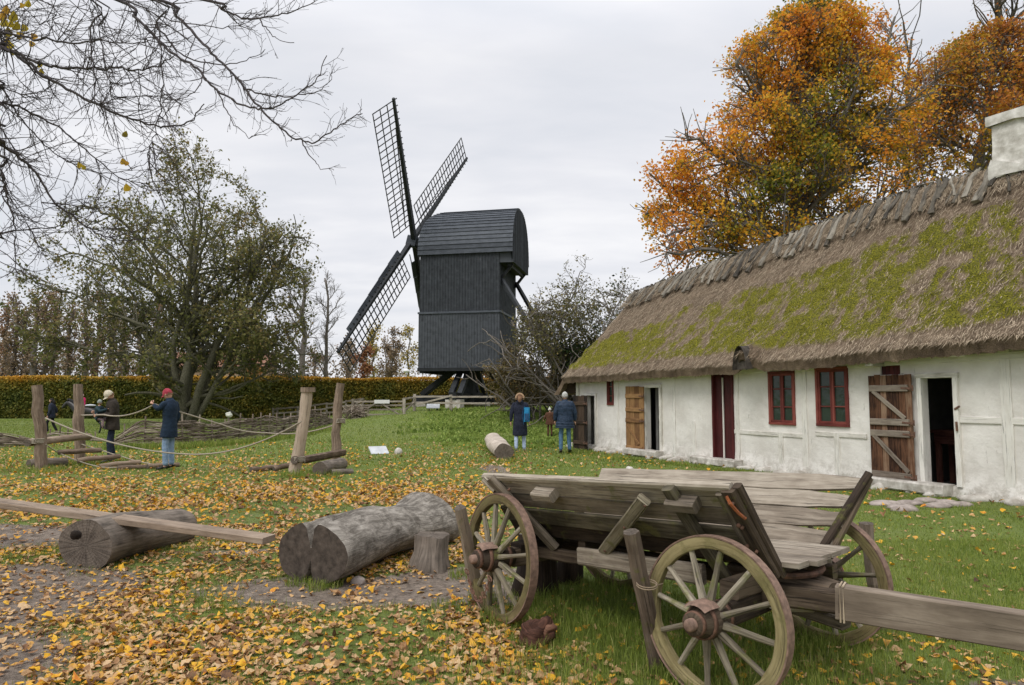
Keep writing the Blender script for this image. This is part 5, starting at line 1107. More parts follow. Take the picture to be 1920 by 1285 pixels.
# ---------------------------------------------------------------- people and the horse
def m_cloth(name, a, b_, rough=.9): return m_flat(name, a, b_, 11, rough, .9, .035, 5)
m_skin = m_flat('skin', (.50, .29, .20), (.58, .35, .25), 20, .6, .1, .002)
def skin_mesh(V, E_, Rr, sub=2, root=0):
    """V joints, E_ edges, Rr (rx, ry) per joint -> evaluated skinned mesh data (verts, polys)"""
    me = bpy.data.meshes.new('tmp'); bm = bmesh.new(); lay = bm.verts.layers.skin.verify(); vs = [bm.verts.new(tuple(v)) for v in V]
    for v, r in zip(vs, Rr): v[lay].radius = r if hasattr(r, '__len__') else (r, r)
    roots = root if hasattr(root, '__len__') else [root]
    for r in roots: vs[r][lay].use_root = True
    for a, b_ in E_: bm.edges.new((vs[a], vs[b_]))
    bm.to_mesh(me); bm.free(); o = bpy.data.objects.new('tmp', me); COL.objects.link(o); md = o.modifiers.new('s', 'SKIN'); md.branch_smoothing = .6; sb = o.modifiers.new('d', 'SUBSURF'); sb.levels = sub; sb.render_levels = sub
    ev = o.evaluated_get(bpy.context.evaluated_depsgraph_get()); m2 = bpy.data.meshes.new_from_object(ev); bpy.data.objects.remove(o)
    vv = np.array([v.co[:] for v in m2.vertices]); ff = [tuple(p.vertices) for p in m2.polygons]; bpy.data.meshes.remove(m2); return vv, ff
def add_skin(mb, V, E_, Rr, sub=2, root=0, mat=0):
    vv, ff = skin_mesh(V, E_, Rr, sub, root); n0 = mb.n; first = True
    for k in (3, 4, 5, 6, 7, 8):
        q = [f for f in ff if len(f) == k]
        if q:
            if first: mb.add(vv, np.array(q), None, mat); first = False
            else: mb.F.append(np.array(q) + n0); mb.U.append(np.zeros((len(q), k, 2))); mb.M.append(np.full(len(q), mat))
def person(label, pos, rz, ht, pose, coat, coatmat, legmat, shoemat, hair=None, cap=None, coat_len=.82, bulk=1.0, boots=False, hood=None, skin=None, seat=False, quilt=False):
    """figure facing local +y; ht in metres; pose overrides joints given for a 1.75 m adult"""
    s = ht / 1.75; J = dict(pel=(0, 0, .95), sp=(0, .0, 1.12), ch=(0, .0, 1.33), nk=(0, .0, 1.49), hd=(0, .015, 1.56), hipL=(-.09, 0, .90), hipR=(.09, 0, .90), knL=(-.105, .02, .50), knR=(.105, .02, .50), anL=(-.11, -.01, .09), anR=(.11, -.01, .09), toL=(-.13, .15, .035), toR=(.13, .15, .035),
             shL=(-.185, -.0, 1.42), shR=(.185, -.0, 1.42), elL=(-.245, -.02, 1.15), elR=(.245, -.02, 1.15), wrL=(-.25, .06, .90), wrR=(.25, .06, .90), hc=(0, .03, 1.635), ht=(0, 0, 1)); J.update(pose)
    J = {k: np.array(v, float) * (s if k != 'ht' else 1) for k, v in J.items()}; z0 = float(H(pos[0], pos[1])) if len(pos) == 2 else pos[2]; loc_ = (pos[0], pos[1], z0)
    mb = MB(); names = ['pel', 'sp', 'ch', 'nk', 'hd', 'hipL', 'knL', 'anL', 'toL', 'hipR', 'knR', 'anR', 'toR', 'shL', 'elL', 'wrL', 'shR', 'elR', 'wrR']
    rad = dict(pel=(.10, .08), sp=(.12, .085), ch=(.13, .095), nk=(.055, .055), hd=(.055, .06), hipL=.07, hipR=.07, knL=.052, knR=.052, anL=.034, anR=.034, toL=(.035, .02), toR=(.035, .02), shL=.05, shR=.05, elL=.037, elR=.037, wrL=.024, wrR=.024)
    ed = [('pel', 'sp'), ('sp', 'ch'), ('ch', 'nk'), ('nk', 'hd'), ('pel', 'hipL'), ('hipL', 'knL'), ('knL', 'anL'), ('anL', 'toL'), ('pel', 'hipR'), ('hipR', 'knR'), ('knR', 'anR'), ('anR', 'toR'), ('ch', 'shL'), ('shL', 'elL'), ('elL', 'wrL'), ('ch', 'shR'), ('shR', 'elR'), ('elR', 'wrR')]
    rs_ = lambda r: tuple(x * s for x in r) if hasattr(r, '__len__') else r * s
    add_skin(mb, [J[n] for n in names], [(names.index(a), names.index(b_)) for a, b_ in ed], [rs_(rad[n]) for n in names], 1)
    for sd_, e_, w_ in (('L', 'elL', 'wrL'), ('R', 'elR', 'wrR')):         # hands: palm, four fingers, thumb
        d = unit(J[w_] - J[e_]); sgn = -1 if sd_ == 'L' else 1; side = unit(np.cross(d, [sgn, 0, .2])); cur = J.get('curl' + sd_, None)
        nrm = unit(np.cross(side, d)) * (1 if sd_ == 'R' else -1); W = J[w_]; pal = W + d * .075 * s; V = [W, W + d * .04 * s, pal]; Rr = [.022 * s, (.034 * s, .016 * s), (.038 * s, .016 * s)]; add_skin(mb, V, [(0, 1), (1, 2)], Rr, 1)
        for k, ln in enumerate((.062, .074, .070, .055)): b0 = pal + side * (.027 - .018 * k) * s - d * .01 * s; p1 = b0 + d * ln * .5 * s + nrm * .006 * s; p2 = p1 + (d * .4 + nrm * .55) * ln * .6 * s; add_skin(mb, [b0, p1, p2], [(0, 1), (1, 2)], [.0095 * s, .009 * s, .0075 * s], 1)
        b0 = W + d * .03 * s + side * .026 * s; p1 = b0 + (side * .8 + d * .6) * .034 * s; p2 = p1 + (d * .9 + side * .25 + nrm * .3) * .028 * s; add_skin(mb, [b0, p1, p2], [(0, 1), (1, 2)], [.012 * s, .010 * s, .008 * s], 1)
    # head with brow, nose, chin, ears
    hc = J['hc']; tilt = J['ht'][0] if pose.get('ht') else 0.0; turn = J['ht'][1] if pose.get('ht') else 0.0; nT, nP = 25, 36; G_ = []; ct, st = math.cos(tilt), math.sin(tilt); cu, su = math.cos(turn), math.sin(turn)
    def hx(v):
        x, y, z = v; y, z = y * ct + z * st, z * ct - y * st; x, y = x * cu - y * su, x * su + y * cu; return hc + np.array([x, y, z]) * s
    for i in range(nT):
        th = math.pi * i / (nT - 1); row = []
        for j in range(nP + 1):
            ph = 2 * math.pi * j / nP; x, y, z = math.sin(th) * math.cos(ph), math.sin(th) * math.sin(ph), math.cos(th); k = 1.0; jaw = max(0, -z); front = max(0, y)
            X = x * .076 * (1 - .32 * jaw ** 1.5); Y = y * .094 * (1 - .12 * jaw) - (.012 * jaw if y < 0 else 0); Z = z * .115
            ns_ = math.exp(-((x) / .16) ** 2 - ((z + .12) / .20) ** 2) * front; Y += .024 * ns_; Y += .006 * math.exp(-((z - .22) / .12) ** 2) * front - .009 * (math.exp(-((x - .38) / .18) ** 2) + math.exp(-((x + .38) / .18) ** 2)) * math.exp(-((z - .03) / .12) ** 2) * front
            Y += .006 * math.exp(-((z + .50) / .07) ** 2 - (x / .3) ** 2) * front + .010 * math.exp(-((z + .86) / .14) ** 2) * front; X += .014 * math.copysign(1, x) * math.exp(-((abs(x) - .97) / .10) ** 2 - ((z + .02) / .24) ** 2 - ((y + .06) / .20) ** 2) * 1.3
            row.append(hx((X, Y, Z)))
        G_.append(row)
    mb.grid(np.array(G_)[::-1])
    for ex in (-.030, .030): mb.blob(hx((ex, .083, .006)), (.011 * s, .008 * s, .007 * s), 6, 0, 1, mat=1)
    body = mb.build('person', [skin or m_skin, m_darkwood], smooth=True); body.location = loc_; body.rotation_euler = (0, 0, rz); tag(body, label, 'person')
    body.data.materials[1] = M_EYE
    # trousers and shoes
    mb = MB(); q = ['pel', 'hipL', 'knL', 'anL', 'hipR', 'knR', 'anR']; rr2 = dict(pel=(.09, .07), hipL=.078, hipR=.078, knL=.068, knR=.068, anL=.058, anR=.058); add_skin(mb, [J[n] for n in q], [(0, 1), (1, 2), (2, 3), (0, 4), (4, 5), (5, 6)], [rs_(rr2[n]) for n in q], 2); mb.build('trousers', legmat, body, True)
    for f, t_ in (('anL', 'toL'), ('anR', 'toR')):
        a, b_ = J[f], J[t_]; mb = MB(); hz_ = np.array([0, 0, 1.0]) * s; add_skin(mb, [a + hz_ * .03, a - hz_ * .035 - unit(b_ - a) * .04 * s, a * .5 + b_ * .5 - hz_ * .005, b_ + hz_ * .0 + unit((b_ - a) * [1, 1, 0]) * .05 * s], [(0, 1), (0, 2), (2, 3)], [.05 * s, (.042 * s, .035 * s), (.046 * s, .036 * s), (.036 * s, .024 * s)], 2); mb.build('shoe', shoemat, body, True)
    # coat: elliptical tube following the spine down over the hips, plus sleeves
    mb = MB(); zt = np.array([0, 0, 1.0]); spn = [J['nk'] + zt * .015 * s, J['nk'] * .55 + J['ch'] * .45 + zt * .05 * s, J['ch'] + zt * .03 * s, J['ch'] * .5 + J['sp'] * .5, J['sp'], J['pel']]
    wd = [(.072, .075), (.155, .098), (.205, .128), (.190, .128), (.175, .122), (.188, .135)]; bot = J['pel'] + (J['knL'] + J['knR'] - 2 * J['pel']) / 2 * 0 ; dn = unit(((J['knL'] + J['knR']) / 2 - J['pel'])); Lc = (.95 - coat_len) * s if not seat else .04 * s
    for t in (.35, .7, 1.0): spn.append(J['pel'] + dn * Lc * t); wd.append((.195 + .018 * t, .142 + .012 * t))
    P = np.array(spn); A = np.linspace(0, 2 * math.pi, 29)[:-1]
    if quilt:
        tq = np.linspace(0, len(P) - 1, 46); P = np.stack([np.interp(tq, range(len(P)), P[:, c]) for c in range(3)], -1); W_ = np.stack([np.interp(tq, range(len(wd)), [w[c] for w in wd]) for c in range(2)], -1); W_ = W_ * (1 + .055 * np.abs(np.sin(tq * 2.9)))[:, None]
    else:
        tq = np.linspace(0, len(P) - 1, 26); P = np.stack([np.interp(tq, range(len(P)), P[:, c]) for c in range(3)], -1); W_ = np.stack([np.interp(tq, range(len(wd)), [w[c] for w in wd]) for c in range(2)], -1)
    rr = np.array([[(math.cos(a) * w[0], math.sin(a) * w[1]) for a in A] for w in W_]) * bulk * s; fold = 1 + .03 * np.array([[vnoise(np.array([math.cos(a) * 3, math.sin(a) * 3, t * .8 + ht * 9])) for a in A] for t in tq]); rr = rr * fold[..., None]
    mb.sweep(P[::-1], rr[::-1], up=(0, 1, 0), caps=True)
    for a, b_, c in (('shL', 'elL', 'wrL'), ('shR', 'elR', 'wrR')):
        A_, B_, C_ = J[a], J[b_], J[c]; V = [A_ * .75 + J['ch'] * .25 + zt * .02 * s, A_, A_ * .5 + B_ * .5, B_, B_ * .45 + C_ * .55, C_ - unit(C_ - B_) * .005]; Rr = [.072, .078, .066, .060, .052, .044]
        if quilt:
            V2, R2_ = [], []
            for i in range(len(V) - 1):
                for t in (0, .5): V2.append(V[i] * (1 - t) + V[i + 1] * t); R2_.append((Rr[i] * (1 - t) + Rr[i + 1] * t) * (1.07 if t == 0 else .95))
            V, Rr = V2 + [V[-1]], R2_ + [Rr[-1]]
        add_skin(mb, V, [(i, i + 1) for i in range(len(V) - 1)], [r * s * bulk for r in Rr], 2)
    mb.build('coat', coatmat, body, True)
    if coat == 'collar': mb = MB(); mb.lathe([(0, .085 * s), (.035 * s, .078 * s), (.06 * s, .070 * s), (.06 * s, .055 * s)], J['nk'] - zt * .01 * s, (0, .1, 1), 18); mb.build('collar', coatmat, body, True)
    if hair:
        mb = MB(); G_ = []; 
        for i in range(16):
            th = (math.pi * (.60 if hair[1] == 'short' else .80)) * i / 15; row = []
            for j in range(33):
                ph = 2 * math.pi * j / 32; y = math.sin(ph); lim = .42 + .58 * sst(-y, -.55, .1); t2 = min(th, math.pi * lim * (.62 if hair[1] == 'short' else .85)); k = 1.07 + .05 * vnoise(np.array([math.cos(ph) * 4, math.sin(ph) * 4, t2 * 3]))
                row.append(hx((math.sin(t2) * math.cos(ph) * .080 * k, math.sin(t2) * y * .098 * k - .004, math.cos(t2) * .118 * k)))
            G_.append(row)
        mb.grid(np.array(G_)[::-1])
        if hair[1] == 'long': mb.tube([hx((0, -.075, .02)), hx((0, -.10, -.08)), hx((0, -.10, -.17)), hx((0, -.09, -.22))], np.array([.065, .07, .06, .03]) * s, 10)
        mb.build('hair', hair[0], body, True)
    if cap:
        m_, kind = cap; mb = MB(); G_ = []
        for i in range(10):
            th = (.54 if kind == 'cap' else .60) * math.pi * i / 9; G_.append([hx((math.sin(th) * math.cos(p) * .088, math.sin(th) * math.sin(p) * .105 - .003, math.cos(th) * .122 + .012)) for p in np.linspace(0, 2 * math.pi, 29)])
        mb.grid(np.array(G_)[::-1])
        if kind == 'cap': mb.grid([[hx((math.cos(p) * .075, math.sin(p) * .085 + r * .075 * math.sin(p) ** .5, .018 - r * .028 - .018 * abs(math.cos(p)) * r)) for p in np.linspace(.25, math.pi - .25, 14)] for r in (0, .5, 1)]); mb.blob(hx((0, 0, .136)), (.008 * s,) * 3, 5, 0)
        else: mb.lathe([(-.012 * s, .100 * s), (.022 * s, .104 * s), (.03 * s, .098 * s)], hx((0, -.003, -.018)), hx((0, 0, .1)) - hx((0, 0, 0)), 22)
        if kind == 'bobble': mb.blob(hx((0, 0, .155)), (.03 * s,) * 3, 7, .2)
        mb.build('cap', m_, body, True)
    if hood:
        mb = MB(); mb.lathe([(-.02 * s, .085 * s), (0, .105 * s), (.05 * s, .09 * s)], J['nk'] + np.array([0, -.06, .01]) * s, (0, -.55, .6), 16); mb.blob(J['nk'] + np.array([0, -.085, -.02]) * s, (.11 * s, .055 * s, .10 * s), 10, .1); mb.build('hood', coatmat, body, True)
        if hood != True: mb = MB(); aa = np.linspace(-.35, math.pi + .35, 22); mb.tube([hx((math.cos(a) * .112, -.030 - .03 * abs(math.cos(a)), math.sin(a) * .128 - .03)) for a in aa], .030 * s, 8, jag=.3); mb.build('fur_trim', hood, body, True)
    return body
M_EYE = m_flat('dark_eye', (.02, .015, .012), (.03, .02, .018), 30, .3)
m_jean = m_cloth('pale_blue_jeans', (.16, .24, .36), (.28, .38, .52)); m_jean2 = m_cloth('mid_blue_jeans', (.055, .12, .20), (.10, .19, .30)); m_dnavy = m_cloth('dark_navy_trousers', (.012, .018, .035), (.022, .032, .055)); m_ltj = m_cloth('light_jeans', (.35, .44, .62), (.46, .55, .72))
m_navy = m_cloth('navy_coat', (.008, .018, .036), (.014, .030, .055)); m_brownj = m_cloth('dark_brown_jacket', (.022, .017, .013), (.042, .032, .024)); m_blk = m_cloth('dark_slate_parka', (.010, .013, .026), (.020, .024, .042)); m_puff = m_cloth('navy_quilted_jacket', (.012, .024, .048), (.022, .042, .078), .6)
m_bcap = m_cloth('beige_cap', (.50, .44, .33), (.60, .54, .42)); m_rcap = m_cloth('wine_red_cap', (.26, .025, .045), (.36, .05, .07)); m_gcap = m_cloth('light_grey_cap', (.36, .36, .34), (.48, .48, .45)); m_wcap = m_cloth('white_knit_cap', (.55, .55, .50), (.68, .68, .62)); m_hairb = m_cloth('brown_hair', (.11, .06, .035), (.22, .125, .07)); m_hairg = m_cloth('grey_hair', (.16, .14, .12), (.26, .24, .22)); m_fur = m_flat('tan_fur', (.22, .13, .07), (.46, .32, .20), 60, .95, .9, .02)
m_shoe = m_flat('dark_shoe', (.015, .014, .014), (.04, .035, .03), 20, .5); m_wshoe = m_flat('white_shoe', (.6, .6, .6), (.72, .72, .72), 20, .5); m_pink = m_cloth('pink_jacket', (.60, .015, .12), (.78, .03, .20)); m_pnk2 = m_cloth('pale_pink_hat', (.55, .30, .33), (.66, .42, .45)); m_rust = m_cloth('rust_brown_snowsuit', (.07, .03, .018), (.12, .055, .03)); m_babyp = m_cloth('grey_pink_patterned_trousers', (.09, .08, .09), (.42, .28, .27)); m_teal = m_cloth('petrol_jacket', (.012, .028, .036), (.03, .055, .065))
PI = math.pi
# man in the red cap, holding up the handrail rope, seen from his left side facing left
pr_ = G(315, 882)[:2]
hand_w = at(281, 758, yM - .12)
def tolocal(pw, pos, rz, z0): v = np.asarray(pw) - np.array([pos[0], pos[1], z0]); c, s_ = math.cos(-rz), math.sin(-rz); return np.array([v[0] * c - v[1] * s_, v[0] * s_ + v[1] * c, v[2]])
yM2 = pr_[1]; rzr = PI / 2 - .12; sR = 1.80 / 1.75; hl = tolocal(hand_w, pr_, rzr, float(H(*pr_))) / sR
wr = hl - np.array([0, .075, -.0]); el = (np.array([-.19, .0, 1.41]) + wr) / 2 + np.array([-.05, -.02, -.11])
person('man in a red cap, navy coat and light jeans lifting the rope handrail', pr_, rzr, 1.80, dict(hc=(0, .075, 1.62), ht=(.38, 0, 1), nk=(0, .02, 1.49), hd=(0, .04, 1.55), wrL=tuple(wr), elL=tuple(el), shL=(-.17, .03, 1.42), elR=(.24, -.03, 1.14), wrR=(.245, .07, .89)), 'collar', m_navy, m_jean, m_shoe, hair=(m_hairb, 'short'), cap=(m_rcap, 'cap'), coat_len=.70)
# man carrying a small child on his hip
pm = G(208, 868)[:2]; rzm = PI / 2 + .55
person('man in a beige cap and dark brown jacket carrying a toddler', pm, rzm, 1.80, dict(hc=(0, .10, 1.60), ht=(.62, 0.1, 1), nk=(0, .04, 1.48), hd=(0, .07, 1.54), ch=(0, .02, 1.33), shL=(-.18, .03, 1.42), shR=(.18, .03, 1.42), elL=(-.25, .02, 1.15), wrL=(-.12, .30, 1.13), elR=(.25, .04, 1.16), wrR=(.02, .34, 1.20), knL=(-.12, .06, .50), anL=(-.15, .02, .09), toL=(-.17, .18, .035), anR=(.16, -.06, .09), toR=(.18, .10, .035)), 'collar', m_brownj, m_dnavy, m_shoe, hair=(m_hairb, 'short'), cap=(m_bcap, 'cap'), coat_len=.78, bulk=1.10)
f_ = np.array([-math.sin(rzm), math.cos(rzm)]); ch_ = np.array([pm[0], pm[1]]) + f_ * .30
person('toddler in dark patterned clothes carried by the man in the beige cap', (ch_[0], ch_[1], .60), rzm + 2.6, .92, dict(knL=(-.20, .32, .86), anL=(-.24, .34, .52), toL=(-.26, .46, .46), knR=(.20, .32, .86), anR=(.24, .34, .52), toR=(.26, .46, .46), hc=(0, .02, 1.67), elL=(-.26, .16, 1.2), wrL=(-.18, .36, 1.22), elR=(.26, .2, 1.25), wrR=(.1, .46, 1.36)), None, m_teal, m_babyp, m_shoe, hair=(m_hairb, 'short'), cap=(m_cloth('grey_patterned_hat', (.12, .15, .12), (.34, .36, .32)), 'knit'), bulk=1.25, seat=True)
# the walking couple and a small child
pw_ = G(975, 849)[:2]
w_ = person('woman with fur-trimmed hood, dark knee-length parka and light jeans', pw_, -.08, 1.70, dict(hc=(0, .02, 1.63), elL=(-.25, -.05, 1.15), wrL=(-.27, -.02, .90), elR=(.26, -.03, 1.16), wrR=(.27, .03, .92), knL=(-.11, .0, .50), anL=(-.11, -.06, .10), knR=(.11, .08, .50), anR=(.12, .06, .09), toR=(.13, .22, .035), toL=(-.12, .08, .03)), None, m_blk, m_ltj, m_wshoe, hair=(m_hairb, 'long'), coat_len=.50, bulk=1.06, hood=m_fur)
zb_ = float(H(*pw_)); bp = thing('backpack', 'bright blue backpack slung over the right shoulder of the woman in the parka', 'backpack', (pw_[0] + .19, pw_[1] - .17, zb_ + 1.10)); m_blue = m_cloth('blue_nylon', (.012, .18, .38), (.03, .28, .52), .6); m_dblue = m_cloth('dark_blue_nylon', (.01, .05, .12), (.02, .08, .18), .6)
mb = MB(); mb.beam((0, 0, -.22), (.01, .02, .19), .16, .12, .05, up=(0, 1, 0), jit=.08); mb.build('bag', m_blue, bp); mb = MB(); mb.beam((0, -.085, -.18), (0, -.08, .02), .13, .04, .015, up=(0, 1, 0)); mb.build('pocket', m_dblue, bp)
mb = MB(); mb.tube([(-.06, .05, .2), (-.06, .20, .30), (-.04, .30, .2), (-.05, .26, -.1)], .014, 6); mb.tube([(-.09, -.05, .18), (-.13, -.02, -.05), (-.08, 0, -.3)], .010, 6); mb.build('strap', m_dblue, bp)
pc_ = G(1060, 851)[:2]
person('older man in a light grey cap and navy quilted jacket seen from behind', pc_, .06, 1.74, dict(elL=(-.27, -.0, 1.17), wrL=(-.28, .06, .93), elR=(.28, .0, 1.17), wrR=(.29, .06, .93), knL=(-.12, .03, .5), anL=(-.13, -.03, .09), anR=(.13, .03, .09)), 'collar', m_puff, m_jean2, m_shoe, hair=(m_hairg, 'short'), cap=(m_gcap, 'cap'), coat_len=.74, bulk=1.26, quilt=True)
pk = at(1031, 812, 27.5)[:2]
person('small child in rust brown suit and white hat beside the grey-capped man', pk, .1, 1.12, dict(elL=(-.28, .05, 1.2), wrL=(-.36, .14, 1.02), hc=(0, .04, 1.66)), None, m_rust, m_rust, m_shoe, hair=(m_hairb, 'short'), cap=(m_wcap, 'bobble'), bulk=1.3, coat_len=.75)
# child on the horse, and the girl leading it
m_horse = m_flat('black_horse_coat', (.008, .007, .007), (.022, .019, .018), 9, .45, .2, .01, sp=.5); m_mane = m_flat('black_mane', (.006, .006, .006), (.015, .014, .013), 60, .7, .9, .02)
Yo = 30.2; hpos = np.array([(172 - 960) / 1300 * Yo, Yo, 0.0]); hpos[2] = float(H(hpos[0], hpos[1])); mb = MB(); S_ = 1.0
t_ = [(.62, .20, .22), (.52, .235, .27), (.30, .25, .30), (.0, .26, .30), (-.30, .255, .285), (-.52, .24, .27), (-.66, .18, .22)]   # trunk: x forward
hV = [(.58, 0, .98), (.25, 0, .96), (-.2, 0, .97), (-.55, 0, 1.02)]; hR = [(.20, .25), (.23, .27), (.24, .27), (.20, .24)]
hV += [(.80, 0, 1.16), (.98, 0, 1.30), (1.10, 0, 1.36), (1.26, 0, 1.22), (1.38, 0, 1.10)]; hR += [(.12, .19), (.09, .14), (.085, .11), (.07, .085), (.05, .055)]
hE = [(0, 1), (1, 2), (2, 3), (0, 4), (4, 5), (5, 6), (6, 7), (7, 8)]
def leg(att, pts, rds):
    k = len(hV); hE.append((att, k))
    for i, (p, r) in enumerate(zip(pts, rds)):
        hV.append(p); hR.append(r)
        if i: hE.append((k + i - 1, k + i))
leg(0, [(.56, .12, .72), (.60, .13, .44), (.57, .13, .14), (.62, .13, .04)], [(.08, .10), .048, .034, .05]); leg(0, [(.52, -.12, .72), (.44, -.13, .44), (.34, -.13, .16), (.36, -.13, .05)], [(.08, .10), .048, .034, .05])
leg(3, [(-.56, .12, .76), (-.50, .13, .60), (-.70, .13, .42), (-.66, .13, .15), (-.60, .13, .04)], [(.10, .13), .075, .045, .035, .05]); leg(3, [(-.62, -.12, .76), (-.66, -.13, .60), (-.88, -.13, .44), (-.92, -.13, .17), (-.88, -.13, .05)], [(.10, .13), .075, .045, .035, .05])
add_skin(mb, hV, hE, hR, 2, 1)
for y in (-.05, .05): mb.sweep([(1.08, y, 1.42), (1.07, y * 1.2, 1.50), (1.08, y * 1.2, 1.55)], circp(.022, 6), scale=[[1, 1], [.9, .9], [.2, .2]])
horse = mb.build('horse', m_horse, smooth=True); horse.location = tuple(hpos); horse.rotation_euler = (0, 0, PI - .15); horse.scale = (.98,) * 3; tag(horse, 'black pony with a child on its back, led to the left behind the posts', 'horse')
mb = MB(); mb.sweep([(1.10, 0, 1.47), (.98, 0, 1.44), (.82, 0, 1.34), (.66, 0, 1.22)], circp(1, 8, .3, 3), scale=[[.03, .05], [.04, .08], [.04, .10], [.03, .06]]); mb.build('mane', m_mane, horse, True)
mb = MB(); mb.tube([(-.70, 0, 1.12), (-.84, 0, 1.02), (-.90, 0, .75), (-.90, 0, .45)], [.04, .055, .06, .02], 8, jag=.2); mb.build('tail', m_mane, horse, True)
mb = MB(); mb.blob((-.02, 0, 1.235), (.24, .17, .05), 10, .1, 3); mb.build('saddle_pad', m_cloth('pale_saddle_cloth', (.45, .47, .5), (.6, .62, .66)), horse, True)
kx_ = np.array([(157 - 960) / 1300 * Yo, Yo, hpos[2]])
person('small child in a bright pink jacket and pale hat riding the black pony', (kx_[0] , Yo + .02, hpos[2] + .68), PI / 2 - .15, 1.02, dict(knL=(-.26, .22, .86), anL=(-.30, .14, .50), toL=(-.32, .28, .46), knR=(.26, .22, .86), anR=(.30, .14, .50), toR=(.32, .28, .46), elL=(-.26, .12, 1.18), wrL=(-.12, .34, 1.12), elR=(.26, .12, 1.18), wrR=(.12, .34, 1.12), hipL=(-.12, .05, .92), hipR=(.12, .05, .92)), None, m_pink, m_cloth('pale_child_trousers', (.45, .48, .55), (.6, .62, .68)), m_shoe, hair=(m_hairb, 'short'), cap=(m_pnk2, 'knit'), bulk=1.25, seat=True)
pl_ = np.array([(101 - 960) / 1300 * (Yo - .5), Yo - .5])
person('girl in dark clothes leading the black pony by its halter', pl_, PI / 2 + .2, 1.50, dict(knL=(-.10, .16, .52), anL=(-.10, .10, .12), toL=(-.10, .24, .06), knR=(.10, -.04, .5), anR=(.10, -.24, .14), toR=(.10, -.14, .03), wrR=(.30, -.10, 1.0), elR=(.27, -.10, 1.18)), 'collar', m_cloth('dark_blue_grey_jacket', (.012, .016, .03), (.03, .035, .055)), m_cloth('black_trousers', (.008, .008, .010), (.016, .016, .02)), m_shoe, hair=(m_cloth('dark_hair', (.012, .01, .01), (.03, .025, .02)), 'long'), coat_len=.80, bulk=1.12)
# ---------------------------------------------------------------- trees
def smooth_path(P, n):
    P = np.asarray(P, float); t = np.linspace(0, len(P) - 1, n); i = np.clip(t.astype(int), 0, len(P) - 2); f = (t - i)[:, None]; p0 = P[np.maximum(i - 1, 0)]; p1 = P[i]; p2 = P[i + 1]; p3 = P[np.minimum(i + 2, len(P) - 1)]
    return .5 * (2 * p1 + (p2 - p0) * f + (2 * p0 - 5 * p1 + 4 * p2 - p3) * f ** 2 + (-p0 + 3 * p1 - 3 * p2 + p3) * f ** 3)
def grow_tree(rs, trunk, r0, levels, env=None, up=.0):
    """returns [(path, radii, level)]; levels: dict(n, L, ang, seg, wob, up, t0, rr)"""
    trunk = np.asarray(trunk, float); out = [(trunk, np.linspace(r0, r0 * .35, len(trunk)) if np.isscalar(r0) else np.asarray(r0), 0)]; cur = out[:]
    for li, lv in enumerate(levels):
        nxt = []
        for path, rad, _ in cur:
            n = lv['n'] if isinstance(lv['n'], int) else rs.integers(lv['n'][0], lv['n'][1] + 1); m = len(path) - 1
            for k in range(n):
                t = lv.get('t0', .3) + (1 - lv.get('t0', .3)) * (k + rs.uniform(0, 1)) / n; f = min(t * m, m - 1e-6); i = int(f); p = path[i] + (path[i + 1] - path[i]) * (f - i); T = unit(path[i + 1] - path[i]); r = (rad[i] + (rad[i + 1] - rad[i]) * (f - i)) * lv.get('rr', .6)
                side = unit(np.cross(T, rs.normal(size=3))); a = R(lv['ang']) * rs.uniform(.75, 1.25); d = T * math.cos(a) + side * math.sin(a)
                L = lv['L'] * rs.uniform(.65, 1.15) * (1 - lv.get('tap', .45) * t); sg = lv.get('seg', 5); P = [p]
                for _s in range(sg):
                    d = unit(d + rs.normal(size=3) * lv.get('wob', .15) + np.array([0, 0, lv.get('up', 0.0)])); q = P[-1] + d * L / sg
                    if env is not None and not env(q) and (li > 0 or _s > 1) and (li > 0 or env(P[-1]) or _s > sg * .45): break
                    P.append(q)
                if len(P) >= 3: nxt.append((np.array(P), np.linspace(max(r, lv.get('rmin', .006)), max(r * .3, lv.get('rmin', .006) * .7), len(P)), li + 1))
        out += nxt; cur = nxt
    return out
def tree_wood(mb, paths, sides=(9, 6, 4, 3, 3)):
    for P, r, l in paths: mb.tube(P, r, sides[min(l, len(sides) - 1)], caps=(l == 0))
def cards(mb, C, size, rv, asp=.75):
    n = len(C); d1 = RG.normal(size=(n, 3)); d1 /= np.linalg.norm(d1, axis=1)[:, None]; d2 = np.cross(d1, RG.normal(size=(n, 3))); d2 /= np.linalg.norm(d2, axis=1)[:, None]; s_ = size[:, None] if np.ndim(size) else size
    V = np.stack([C - d1 * s_, C - d2 * s_ * asp, C + d1 * s_, C + d2 * s_ * asp], 1); mb.add(V.reshape(-1, 3), np.arange(4 * n).reshape(n, 4), None, 0, np.repeat(rv, 4))
def along(paths, lv, per, spread):
    out = []
    for P, r, l in paths:
        if l < lv: continue
        k = RG.uniform(.15, 1, per) * (len(P) - 1); i = np.minimum(k.astype(int), len(P) - 2); out.append(P[i] + (P[i + 1] - P[i]) * (k - i)[:, None] + RG.normal(0, spread, (per, 3)))
    return np.concatenate(out)
def ellenv(els):
    els = [(np.array(c, float), np.array(r, float)) for c, r in els]
    def f(p):
        lim = .97 + .46 * math.sin(1.7 * p[0] + .9 * p[1]) * math.sin(2.1 * p[2] + .7 * p[0] + 1) + .16 * math.sin(4.3 * p[0] + 3.1 * p[2]) * math.sin(3.7 * p[1] - 2.9 * p[2])
        return any((((p - c) / r) ** 2).sum() < lim for c, r in els)
    return f
def clump(C, sc, seed): return fbm(C * sc, 3, seed) * .5 + .5
m_brk_g = m_bark_f = None
def tbark(name, a, b_): return m_flat(name, a, b_, 14, .95, .5, .01, 3)
